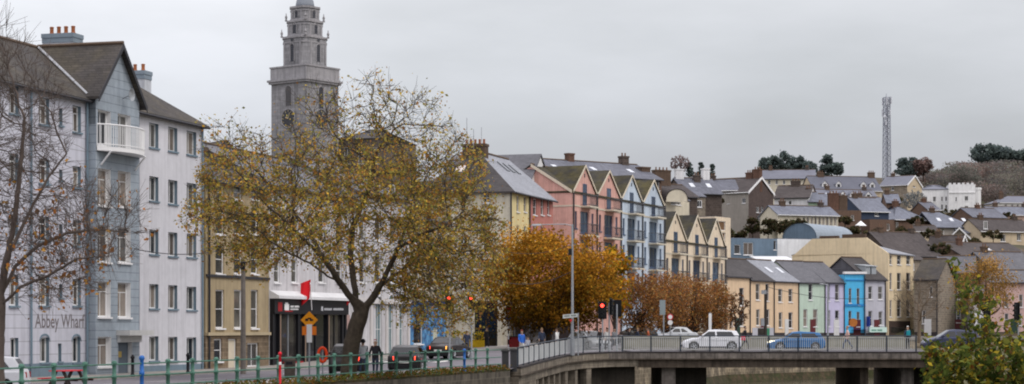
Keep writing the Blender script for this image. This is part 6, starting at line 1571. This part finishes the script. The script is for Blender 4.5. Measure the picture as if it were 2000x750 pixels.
for i, (u, vb, Y, wd, ht) in enumerate(shr):
    clump_tree('garden_shrub', 'scrubby brown and green shrub between the hillside houses', u, vb, Y, vb-ht, wd, BR, 900, .42, 22, group='shrubs between the hillside houses', crown_v=vb-2, trunk_r=.08, seed=90+i, cat='shrub', shade=.55, zb=None)

# foreground bush on the near bank
Yb = 22.; sb = Yb/F
bu = empty('leafy_bush', (XU(1930,Yb),Yb,CZ-1.75), 0, 'large leafy green and yellow bush in the near right corner', 'bush')
def TB(u, v, dy=0.): p = P(u, v, Yb+dy); return np.array((p.x-bu.location.x, p.y-bu.location.y, p.z-bu.location.z))
seeds = [[TB(1930,955),TB(1925,850),TB(1915,760)],[TB(1930,950),TB(1970,830),TB(1985,730)],[TB(1925,930),TB(1880,820),TB(1850,745)],[TB(1940,940),TB(2030,820),TB(2060,700)],[TB(1915,760),TB(1895,690),TB(1880,620),TB(1868,560),TB(1858,505)],[TB(1920,800),TB(1935,700,.3),TB(1925,620,.4)],
         [TB(1850,745),TB(1825,700),TB(1808,660)],[TB(1920,930),TB(1850,850,.2),TB(1800,790,.3)]]
A = np.concatenate([ell(r,420,TB(1930,755),(112*sb,.75,100*sb)), ell(r,150,TB(1850,720),(58*sb,.55,60*sb)), ell(r,70,TB(1888,590),(28*sb,.22,80*sb)), ell(r,120,TB(2010,700),(80*sb,.6,95*sb)), ell(r,200,TB(1900,850),(120*sb,.7,60*sb)), ell(r,40,TB(1935,600),(30*sb,.2,55*sb))])
N_, par = colonize(seeds, A, .055, 1.5, .085, 60, r)
mb, rad, kids = tree_mesh(N_, par, .0016, .035, 2.1); mb.build('stems', BARK_D, bu, True)
tips = np.array([i for i in range(len(N_)) if rad[i] < .0060 and par[i] >= 0])
lv_ = HV-(N_[tips][:,2]+bu.location.z-CZ)/Yb*F; lu_ = 1000+(N_[tips][:,0]+bu.location.x)/Yb*F
wgt = np.where(lv_ < 640, .42, 1.0); wgt /= wgt.sum(); n = 7600; ids = r.choice(len(tips), n, p=wgt)
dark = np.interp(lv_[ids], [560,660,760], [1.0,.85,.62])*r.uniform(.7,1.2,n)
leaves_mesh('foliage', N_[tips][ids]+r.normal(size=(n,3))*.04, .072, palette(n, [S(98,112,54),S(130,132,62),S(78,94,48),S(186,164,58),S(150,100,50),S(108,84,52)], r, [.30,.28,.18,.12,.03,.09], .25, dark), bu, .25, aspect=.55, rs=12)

# ------------------------------------------------------------------ street furniture
def pole_thing(name, label, cat, u, Y, group=None, z=None):
    return empty(name, (XU(u,Y),Y,gz(Y) if z is None else z), 0, label, cat, group)
RED_ON = mat('lit_red_lens', (1.0,.05,.03), .3, 0, emis=5.0); LENS = mat('unlit_lens', S(40,44,40), .3, .1); TLB = mat('signal_black', S(20,22,24), .55, .1); STEEL = METAL
def signal(u, Y, vh, label, face, lit, hs=1.0, two=False, group='traffic lights at the bridge junction'):
    z = gz(Y); t = empty('traffic_light', (XU(u,Y),Y,z), 0, label, 'traffic light', group)
    zc = ZV(vh,Y)-z
    m = MB(); m.tube([(0,0,0),(0,0,zc+.3)], .057, 8); m.lathe([(.1,0),(.1,.5),(.06,.55)], (0,0,0), 8); m.build('pole', STEEL, t)
    ca, sa = math.cos(face), math.sin(face)     # face: direction the signal looks, measured from -Y
    def q(x, y, z_): return (ca*x-sa*y, sa*x+ca*y, z_)
    w_, h_ = .17*hs, .48*hs
    m = MB(); pts_ = lambda x0,x1,y0,y1,z0,z1: [q(x0,y0,z0),q(x1,y0,z0),q(x1,y1,z0),q(x0,y1,z0),q(x0,y0,z1),q(x1,y0,z1),q(x1,y1,z1),q(x0,y1,z1)]
    m.hexa(pts_(-w_,w_,-.26,-.08,zc-h_,zc+h_)); m.hexa(pts_(-w_*1.6,w_*1.6,-.12,-.1,zc-h_*1.15,zc+h_*1.15)); hd = m.build('signal_head', TLB, t)
    for k in (-1,0,1):
        zz = zc-k*h_*.62; m = MB(); n_ = 12; m.face([q(.115*hs*math.cos(2*math.pi*i/n_), -.268, zz+.115*hs*math.sin(2*math.pi*i/n_)) for i in range(n_)])
        m.build('lens', RED_ON if (lit and k == -1) else LENS, hd)
        m = MB(); ar = [(math.cos(math.pi*i/8), math.sin(math.pi*i/8)) for i in range(9)]
        for a, c in zip(ar, ar[1:]): m.face([q(.135*hs*a[0],-.26,zz+.135*hs*a[1]),q(.135*hs*c[0],-.26,zz+.135*hs*c[1]),q(.135*hs*c[0],-.42,zz+.135*hs*c[1]-.02),q(.135*hs*a[0],-.42,zz+.135*hs*a[1]-.02)])
        m.build('visor', TLB, hd)
    return t
signal(1177,146.8,606,'traffic light showing red beside the bridge railing',-.15,True,1.15)
signal(1190,147.6,599,'dark traffic light head seen from the side right of the red one',1.2,False,1.15)
signal(1205,149.0,602,'rightmost dark traffic light head at the bridge corner, seen from behind',2.6,False,1.15)
signal(878,126,592,'traffic light showing red under the big tree, over the dark cars',-.1,True,1.0)
signal(921,131,590,'second traffic light showing red behind the brown car',-.1,True,.85)
signal(1932,152,606,'dark traffic light left of two above the foreground bush',-1.2,False,1.25)
signal(1989,153,608,'dark traffic light at the far right above the foreground bush',-1.2,False,1.25)
pa_ = pole_thing('garden_parasol','white garden canopy among the hillside houses above the yellow block','canopy',1681,330,None,ZV(452,330)); m = MB(); m.tube([(0,0,-1),(0,0,1.6)], .05, 6); m.build('pole', METAL, pa_); m = MB(); m.lathe([(1.0,.9),(.95,1.0),(.05,1.75)], (0,0,0), 8); m.build('canopy', WF, pa_)
# tall lamp post with outreach arm
lp = pole_thing('street_lamp','tall grey lamp post with long side arm at the end of the bridge','street lamp',1118,139)
zt = ZV(438,139)-gz(139); m = MB(); m.tube([(0,0,0),(.0,0,1.2),(0,0,1.21),(0,0,zt)], [.16,.16,.10,.065], 8); m.build('pole', STEEL, lp)
m = MB(); m.tube([(0,0,zt-.1),(-.5,-.1,zt+.0),(-2.3,-.3,zt-.04)], .035, 6); m.build('arm', STEEL, lp)
m = MB(); m.hexa([(-2.9,-.42,zt-.12),(-2.2,-.42,zt-.1),(-2.2,-.18,zt-.1),(-2.9,-.18,zt-.12),(-2.8,-.38,zt-.0),(-2.2,-.36,zt+.02),(-2.2,-.24,zt+.02),(-2.8,-.22,zt-.0)]); m.build('lamp_head', METAL, lp)
m = MB(); m.box(-.28,-.12,ZV(498,139)-gz(139),-.05,.12,ZV(486,139)-gz(139)); m.build('junction_box', BLACK, lp)
sg = pole_thing('direction_sign','pale street name blades on the lamp post beside the bridge','sign',1114,138.6); z_ = ZV(618,138.6)-gz(138.6)
sg.location.z = gz(138.6)
m = MB(); m.hexa([(-.52,-.05,z_-.14),(.5,-.05,z_-.04),(.5,0,z_-.04),(-.52,0,z_-.14),(-.52,-.05,z_+.12),(.5,-.05,z_+.2),(.5,0,z_+.2),(-.52,0,z_+.12)]); bl_ = m.build('name_blade', mat('sign_white', S(190,196,192), .6, .05), sg)
x = -.42
for k_ in range(2):
    m = MB()
    for i in range(5): m.box(x, -.058, z_-.04+.08*(x+.5), x+.045, -.052, z_+.06+.08*(x+.5)); x += .078
    x += .07; m.build('lettering', BLACK, bl_)
m = MB(); m.face([(.02,-.14,z_-.42),(.16,-.14,z_-.2),(-.1,-.14,z_-.2)]); m.face([(.16,-.139,z_-.2),(.02,-.139,z_-.42),(-.1,-.139,z_-.2)]); m.build('small_red_sign', mat('sign_signal_red', S(190,30,40), .5, .05), sg)
m = MB(); m.tube([(.55,.1,0),(.55,.1,z_+.25)], .04, 6); m.build('pole', STEEL, sg)
# utility pole, wires
up = pole_thing('utility_pole','grey wooden pole in front of the ochre house','pole',475,104); zt = ZV(508,104)-gz(104); m = MB(); m.tube([(0,0,0),(0,0,zt)], [.15,.11], 8); m.build('shaft', mat('weathered_wood', S(112,106,100), .9, .2, 2, 6), up)
m = MB(); m.box(-.12,-.2,zt-.5,.12,-.1,zt-.1); m.tube([(0,0,zt-.15),(.5,-.3,zt-.05)], .03, 5); m.build('pole_fitting', BLACK, up)
def wire(label, a, c, sag, rad=.018):
    a, c = Vector(a), Vector(c); m = MB(); m.tube([a+(c-a)*(i/10)-Vector((0,0,sag*4*(i/10)*(1-i/10))) for i in range(11)], rad, 4); return m.build('overhead_cable', BLACK, label=label, cat='cable')
wire('dark cable slung from the grey blue bay to the ochre house', P(262,486,101.2), P(432,489,112.0), .25, .022)
wire('cable slung from the pole to the lamp post by the bridge', P(968,546,150), P(1117,530,139), .6, .02)
wire('thin upper cable crossing in front of the round orange tree', P(930,470,150), P(1117,478,139), .8, .014)
wire('cable crossing the peach and mint houses', P(1497,560,232), P(1700,583,248), .5, .03)
dp = pole_thing('dark_pole','dark pole with small boxes in front of the peach houses','pole',1495,230); zt = ZV(566,230)-gz(230); m = MB(); m.tube([(0,0,0),(0,0,zt)], [.2,.15], 7); m.build('shaft', mat('dark_wood', S(62,56,52), .9, .2, 2, 6), dp); m = MB(); m.box(-.5,-.25,zt-.5,.1,-.1,zt-.05); m.box(-.55,-.3,1.4,-.15,-.15,2.3); m.build('pole_fitting', METAL, dp)
pp = pole_thing('lamp_column','slender pale lamp column in front of the lavender house','street lamp',1617,236); zt = ZV(556,236)-gz(236); m = MB(); m.tube([(0,0,0),(0,0,zt)], [.12,.07], 7); m.tube([(0,0,zt),(-.7,-.1,zt+.1)], .05, 5); m.build('column', METAL, pp); m = MB(); m.ball((-.8,-.1,zt+.06), .2, 0, 8, (1.4,.7,.5)); m.build('lamp_head', METAL, pp)
# signs
ys_ = pole_thing('warning_sign','yellow diamond warning sign over a smaller orange plate on a post','sign',604,101); z_ = ZV(625,101)-gz(101)
m = MB(); m.tube([(0,.05,0),(0,.05,z_+.2)], .045, 6); m.build('post', STEEL, ys_)
m = MB(); h_ = .44; m.slab([(-h_,0,0),(0,0,0)],.001) if False else None
m.hexa([(0,-.02,z_-h_),(h_,-.02,z_),(h_,.0,z_),(0,.0,z_-h_),(-h_,-.02,z_),(0,-.02,z_+h_),(0,0,z_+h_),(-h_,0,z_)]); dg_ = m.build('diamond_plate', mat('sign_yellow', S(232,150,20), .5, .06), ys_)
m = MB(); m.box(-.2,-.03,z_-.05,-.05,-.022,z_+.07); m.box(.03,-.03,z_-.05,.2,-.022,z_+.05); m.box(-.08,-.03,z_+.05,.1,-.022,z_+.12); m.build('symbol', BLACK, dg_)
m = MB(); n_ = 14; zz = ZV(645,101)-gz(101); m.box(-.36,-.02,zz-.24,.36,0,zz+.2); m.build('orange_plate', mat('sign_orange', S(225,120,30), .5, .06), ys_); m = MB(); m.box(-.13,-.04,zz-.62,.14,-.022,zz+.3); m.build('white_notice', WF, ys_)
rs_ = pole_thing('bus_stop_sign','red and blue sign on a striped post at the street corner','sign',993,158); zt = ZV(599,158)-gz(158)
for k in range(8):
    m = MB(); m.tube([(0,0,zt*k/8),(0,0,zt*(k+1)/8)], .055, 6); m.build('post_band', BLACK if k % 2 else WF, rs_)
m = MB(); m.box(-.2,-.08,zt-.6,.2,-.05,zt+.02); m.build('red_plate', mat('sign_signal_red', (0,0,0)), rs_); m = MB(); m.lathe([(.01,-.08),(.22,-.08),(.22,-.05),(.01,-.05)], (0,0,zt-.85), 12, 'y'); m.build('blue_disc', mat('sign_blue', S(40,110,190), .5, .06), rs_)
m = MB(); m.box(-.12,-.09,zt-.45,.12,-.082,zt-.33); m.build('plate_mark', WF, rs_)
tb_ = pole_thing('signboard','tall pale grey signboard on a post seen from behind','sign',1294,168); zt = ZV(586,168)-gz(168); m = MB(); m.tube([(.1,.06,0),(.1,.06,zt)], .06, 6); m.build('post', STEEL, tb_); m = MB(); m.box(-.24,-.04,zt-1.25,.24,0,zt); m.build('board', mat('board_back', S(138,150,152), .6, .08), tb_)
td_ = pole_thing('round_signs','two small round signs on one post beside the tall signboard','sign',1309,172); z_ = ZV(619,172)-gz(172); m = MB(); m.tube([(0,.05,0),(0,.05,z_+.3)], .035, 6); m.build('post', STEEL, td_)
m = MB(); m.lathe([(.01,-.02),(.27,-.02),(.27,0),(.01,0)], (0,0,z_), 14, 'y'); rd_ = m.build('red_ring_disc', mat('sign_signal_red', (0,0,0)), td_); m = MB(); m.lathe([(.01,-.03),(.19,-.03),(.19,-.022),(.01,-.022)], (0,0,z_), 14, 'y'); m.build('white_centre', WF, rd_); m = MB(); m.lathe([(.01,-.02),(.22,-.02),(.22,0),(.01,0)], (0,0,ZV(630,172)-gz(172)), 14, 'y'); m.build('white_disc', WF, td_)
bf = pole_thing('banner_pole','short white banner post above the white car','banner',1387,176); m = MB(); m.tube([(0,.04,0),(0,.04,ZV(610,176)-gz(176))], .04, 6); m.build('post', METAL, bf); m = MB(); m.box(-.13,-.02,ZV(645,176)-gz(176),.13,0,ZV(612,176)-gz(176)); m.build('banner', WF, bf)
# flags on the white shop building
for u, v, Y, lb in ((600,556,124,'red flag on a pole above the black shopfront'),(678,562,131.5,'small red flag above the right end of the black shopfront')):
    t = empty('flag', P(u+8,v+40,Y), 0, lb, 'flag', 'red flags on the shop building'); k = 1.0 if u == 600 else .5
    m = MB(); m.tube([(0,.3,-.3),(-.05,-.2,.9*k+.5)], .03, 6); m.build('flagpole', WF, t)
    m = MB(); n_ = 6; g_ = [[(-.02-x*.62*k-(1-z)*.05, -.2+.06*math.sin(x*7), (.15+z*1.15-x*.35*(1-z)-.25*x)*k+.3) for x in [i/n_ for i in range(n_+1)]] for z in (0,.35,.7,1)]
    for a, c in zip(g_, g_[1:]):
        for i in range(n_): m.face([a[i],a[i+1],c[i+1],c[i]])
    m.build('cloth', mat('flag_red', S(200,30,38), .8, .1), t, True)
# red post, litter bin, lifebuoy, bollards, picnic table
rp_ = pole_thing('red_post','bright red post standing against the quay railing','post',547,Yq(547)-.6); m = MB(); m.lathe([(.065,0),(.065,.1),(.05,.12),(.05,1.3),(.075,1.32),(.075,1.4),(.03,1.44)], (0,0,0), 10); m.build('shaft', mat('post_red', S(205,25,45), .45, .1), rp_, True); m = MB(); m.lathe([(.054,.9),(.057,.92),(.057,1.0),(.054,1.02)], (0,0,0), 10); m.build('reflective_band', WF, rp_)
lb_ = pole_thing('lifebuoy_stand','orange lifebuoy on a post by the quay','lifebuoy',630,96); m = MB(); m.tube([(0,.05,0),(0,.05,1.5)], .04, 6); m.build('post', METAL, lb_); m = MB(); n_ = 18; zc_ = ZV(693,96)-gz(96); m.tube([(.2*math.cos(2*math.pi*i/n_),-.05,zc_+.34*math.sin(2*math.pi*i/n_)) for i in range(n_+1)], .07, 8, cap=False); m.build('ring', mat('lifebuoy_orange', S(225,70,25), .6, .08), lb_, True)
bn = pole_thing('litter_bin','grey brown litter bin behind the quay railing','bin',566,96); m = MB(); m.lathe([(.24,0),(.26,.05),(.28,.8),(.3,.84),(.3,.9),(.2,1.0),(.05,1.05)], (0,0,0), 12); m.build('bin_body', mat('bin_grey', S(92,84,76), .8, .15), bn, True); m = MB(); m.box(-.16,-.31,.66,.16,-.2,.8); m.build('bin_slot', BLACK, bn)
for u, lb in ((259,'dark bollard in front of the blue grey entrance'),(367,'dark bollard in front of the pale grey wing')):
    Y = Yf(u)-8; t = pole_thing('bollard', lb, 'bollard', u, Y, 'dark bollards along the pavement'); m = MB(); m.lathe([(.11,0),(.11,.08),(.08,.12),(.075,.85),(.1,.88),(.1,.95),(.03,1.05)], (0,0,.1), 10); m.build('bollard_body', BLACK, t, True)
pt = pole_thing('picnic_table','red and dark picnic table with bench seats behind the railing','picnic table',132,78); pt.rotation_euler.z = R(70)
RW = mat('red_wood', S(185,52,62), .7, .15); DW = mat('dark_wood_table', S(60,54,50), .8, .15)
m = MB(); [m.box(-.8,-.36+i*.18,.73,.8,-.2+i*.18,.77) for i in range(4)]; m.build('tabletop', RW, pt)
for s_ in (-1,1):
    m = MB(); m.box(-.8,s_*.72-.13,.43,.8,s_*.72+.13,.47); m.build('bench_seat', RW, pt)
    m = MB(); m.hexa([(s_*.55-.04,-.62,0),(s_*.55+.04,-.62,0),(s_*.55+.04,-.5,0),(s_*.55-.04,-.5,0),(s_*.55-.04,-.22,.73),(s_*.55+.04,-.22,.73),(s_*.55+.04,-.1,.73),(s_*.55-.04,-.1,.73)]); m.hexa([(s_*.55-.04,.5,0),(s_*.55+.04,.5,0),(s_*.55+.04,.62,0),(s_*.55-.04,.62,0),(s_*.55-.04,.1,.73),(s_*.55+.04,.1,.73),(s_*.55+.04,.22,.73),(s_*.55-.04,.22,.73)]); m.box(s_*.55-.04,-.8,.35,s_*.55+.04,.8,.43); m.build('leg_frame', DW, pt)
# flower boxes / yellow cafe barrier by the corner house
q = np.random.default_rng(5)
for i in range(4):
    cb = pole_thing('flower_planter','yellow planter of tall yellow flowers outside the corner shop','planter',[887,904,921,938][i],166,'yellow planters outside the corner shop'); m = MB(); m.hexa([(-.35,-.2,.0),(.35,-.2,.0),(.35,.2,.0),(-.35,.2,.0),(-.4,-.24,.6),(.4,-.24,.6),(.4,.24,.6),(-.4,.24,.6)]); m.build('planter_box', mat('planter_yellow', S(200,165,30), .7, .2), cb); C = np.stack([q.uniform(-.38,.38,150),q.uniform(-.25,.25,150),q.uniform(.5,1.3,150)],1); leaves_mesh('flowers', C, .16, palette(150,[S(205,170,30),S(180,150,40),S(90,100,40)],q), cb, .2)
pc = pole_thing('red_kiosk','low red roadside cabinet near the orange tree','cabinet',1004,163); m = MB(); m.box(-.55,-.3,0,.55,.3,.95); m.build('cabinet_body', mat('kiosk_red', S(150,44,48), .6, .12), pc, bevel=.03); m = MB(); m.box(-.6,-.35,.951,.6,.35,1.02); m.build('cabinet_lid', BLACK, pc)

# ------------------------------------------------------------------ vehicles
def gzb(X, Y): return gz(146)+.025 if X > 7 and 145 < Y < 159 else gz(Y)
st_dir = math.atan2(.96,.28)
car('silver white crossover with black roof pillars driving left on the bridge', XU(1389,150.5),150.5,gzb(11,150),math.pi,paint('white_car_paint',S(214,216,220)),'suv','',L=4.5,group='cars on the bridge')
car('bright blue hatchback with a lit headlamp driving left on the bridge', XU(1554,150.5),150.5,gzb(11,150),math.pi,paint('blue_car_paint',S(26,96,150)),'hatch','head',L=4.3,group='cars on the bridge')
car('dark navy car with red tail lights behind the foreground bush', XU(1856,153),153,gzb(11,150),math.pi,paint('navy_car_paint',S(48,54,82)),'suv','brake',L=4.4,group='cars on the bridge')
car('black car waiting with red brake lights just right of the tree trunk', XU(797,109),109,gz(109),R(87),paint('black_car_paint',S(13,14,16)),'hatch','brake',taxi=False)
car('dark brown car turning with brake lights and amber indicator lit', XU(878,133),133,gz(133),R(70),paint('brown_car_paint',S(40,33,32)),'sedan','brake amberR')
car('dark car with red tail lights half hidden by the leaning tree trunk', XU(681,100.5),100.5,gz(100.5),R(92),paint('charcoal_car_paint',S(34,31,30)),'suv','brake')
car('white car cut off by the left edge of the view', -19.1,70,gz(70),math.pi+.12,paint('white_car_paint',(0,0,0)),'hatch')
car('small silver car coming towards the bridge beside the lamp post', XU(1150,162),162,gz(162),-math.pi/2+.5,paint('silver_car_paint',S(186,190,194)),'hatch')
car('silver car parked along the far quay under the red brown trees', XU(1318,186),186,gz(186),.3+math.pi,paint('silver_car_paint',(0,0,0)),'sedan')
car('dark car parked beneath the red brown trees', XU(1238,176),176,gz(176),math.pi+.4,paint('black_car_paint',(0,0,0)),'hatch')

# ------------------------------------------------------------------ people
BLK = (.02,.02,.024); NVY = (.03,.04,.07); GRY = (.18,.19,.2); WHT = (.62,.62,.6); JEAN = (.06,.08,.14); BRN = (.05,.03,.02)
person('person in a pale grey jacket with dark hood up beside the tree trunk', XU(709,94.5),94.5,gz(94.5)+.12,1.9,(.5,.52,.55),JEAN,BLK,.16,hood=True)
person('person in a black jacket with red cap next to the hooded one', XU(733,94.0),94.0,gz(94.0)+.12,1.5,BLK,NVY,BLK,.12,hat=(.3,.05,.04))
person('person in a bright blue jacket and pale trousers by the bridge end', XU(1019,140),140,gz(140),-1.2,(.03,.13,.5),(.5,.5,.48),(.25,.05,.03),.22)
person('small child walking beside the person in bright blue', XU(1031,140),140,gz(140),-1.2,(.35,.36,.4),JEAN,BRN,.18,H=1.25)
person('person in a dark suit standing under the orange tree', XU(1058,152),152,gz(152),-1.4,NVY,BLK,(.3,.2,.1),.1)
person('person in a white hooded top walking by the bridge railing', XU(1088,146),146,gz(146),2.6,WHT,GRY,BRN,.24,hood=False)
person('person in a white t-shirt below the red traffic light', XU(1186,158),158,gz(158),-1.3,WHT,BLK,BRN,.2)
person('person in dark clothes left of the white t-shirt', XU(1173,158.6),158.6,gz(158),-1.6,(.05,.04,.04),BLK,BRN,.2)
person('person in grey clothes right of the white t-shirt', XU(1200,157.5),157.5,gz(157),-1.0,GRY,NVY,BLK,.2)
person('person in black at the left of two by the red brown trees', XU(1229,160),160,gz(160),0,BLK,NVY,BRN,.25)
person('person in navy at the right of two by the red brown trees', XU(1245,161),161,gz(161),.2,NVY,BLK,(.25,.14,.06),.25)
person('person in an orange red jacket behind the bridge railing', XU(1266,162),162,gz(162),3.0,(.5,.12,.05),(.4,.4,.4),BRN,.2)
person('person in black walking on the bridge behind the white car', XU(1455,146.7),146.7,gz(146)+.14,0.2,BLK,BLK,BLK,.26)
hb_ = empty('shoulder_bag', (XU(1452,146.35),146.35,gz(146)+.14), 0, 'pinkish red bag carried by the person in black on the bridge', 'bag'); m = MB(); m.hexa([(-.2,-.08,.72),(.16,-.08,.7),(.16,.06,.7),(-.2,.06,.72),(-.17,-.07,1.05),(.13,-.07,1.05),(.13,.05,1.05),(-.17,.05,1.05)]); m.build('bag_body', mat('bag_pink_red', S(205,70,90), .7, .1), hb_, bevel=.03); m = MB(); m.tube([(-.15,0,1.04),(-.05,.05,1.36),(.1,0,1.04)], .015, 5); m.build('strap', BLACK, hb_)
person('person in a pale pink top walking left on the bridge', XU(1655,146.7),146.7,gz(146)+.14,math.pi,(.62,.42,.36),JEAN,(.3,.16,.08),.3)
person('person in dark clothes with white cap on the bridge near the bush', XU(1773,146.8),146.8,gz(146)+.14,1.57,NVY,BLK,BRN,.06,hat=(.6,.6,.58))
backpack('teal backpack worn by the person with the white cap', XU(1773,146.8),146.8,gz(146)+.14,1.57,(.01,.2,.24))
person('person in dark coat walking past the corner shop', XU(951,165),165,gz(165),1.8,BLK,BLK,BRN,.2)
person('person in a navy coat and white cap behind the brown car', XU(912,140),140,gz(140),-1.5,NVY,NVY,BRN,.2,hat=(.6,.62,.65))
bpy.context.view_layer.update()
try: scene.cycles.filter_width = 2.0
except Exception: pass
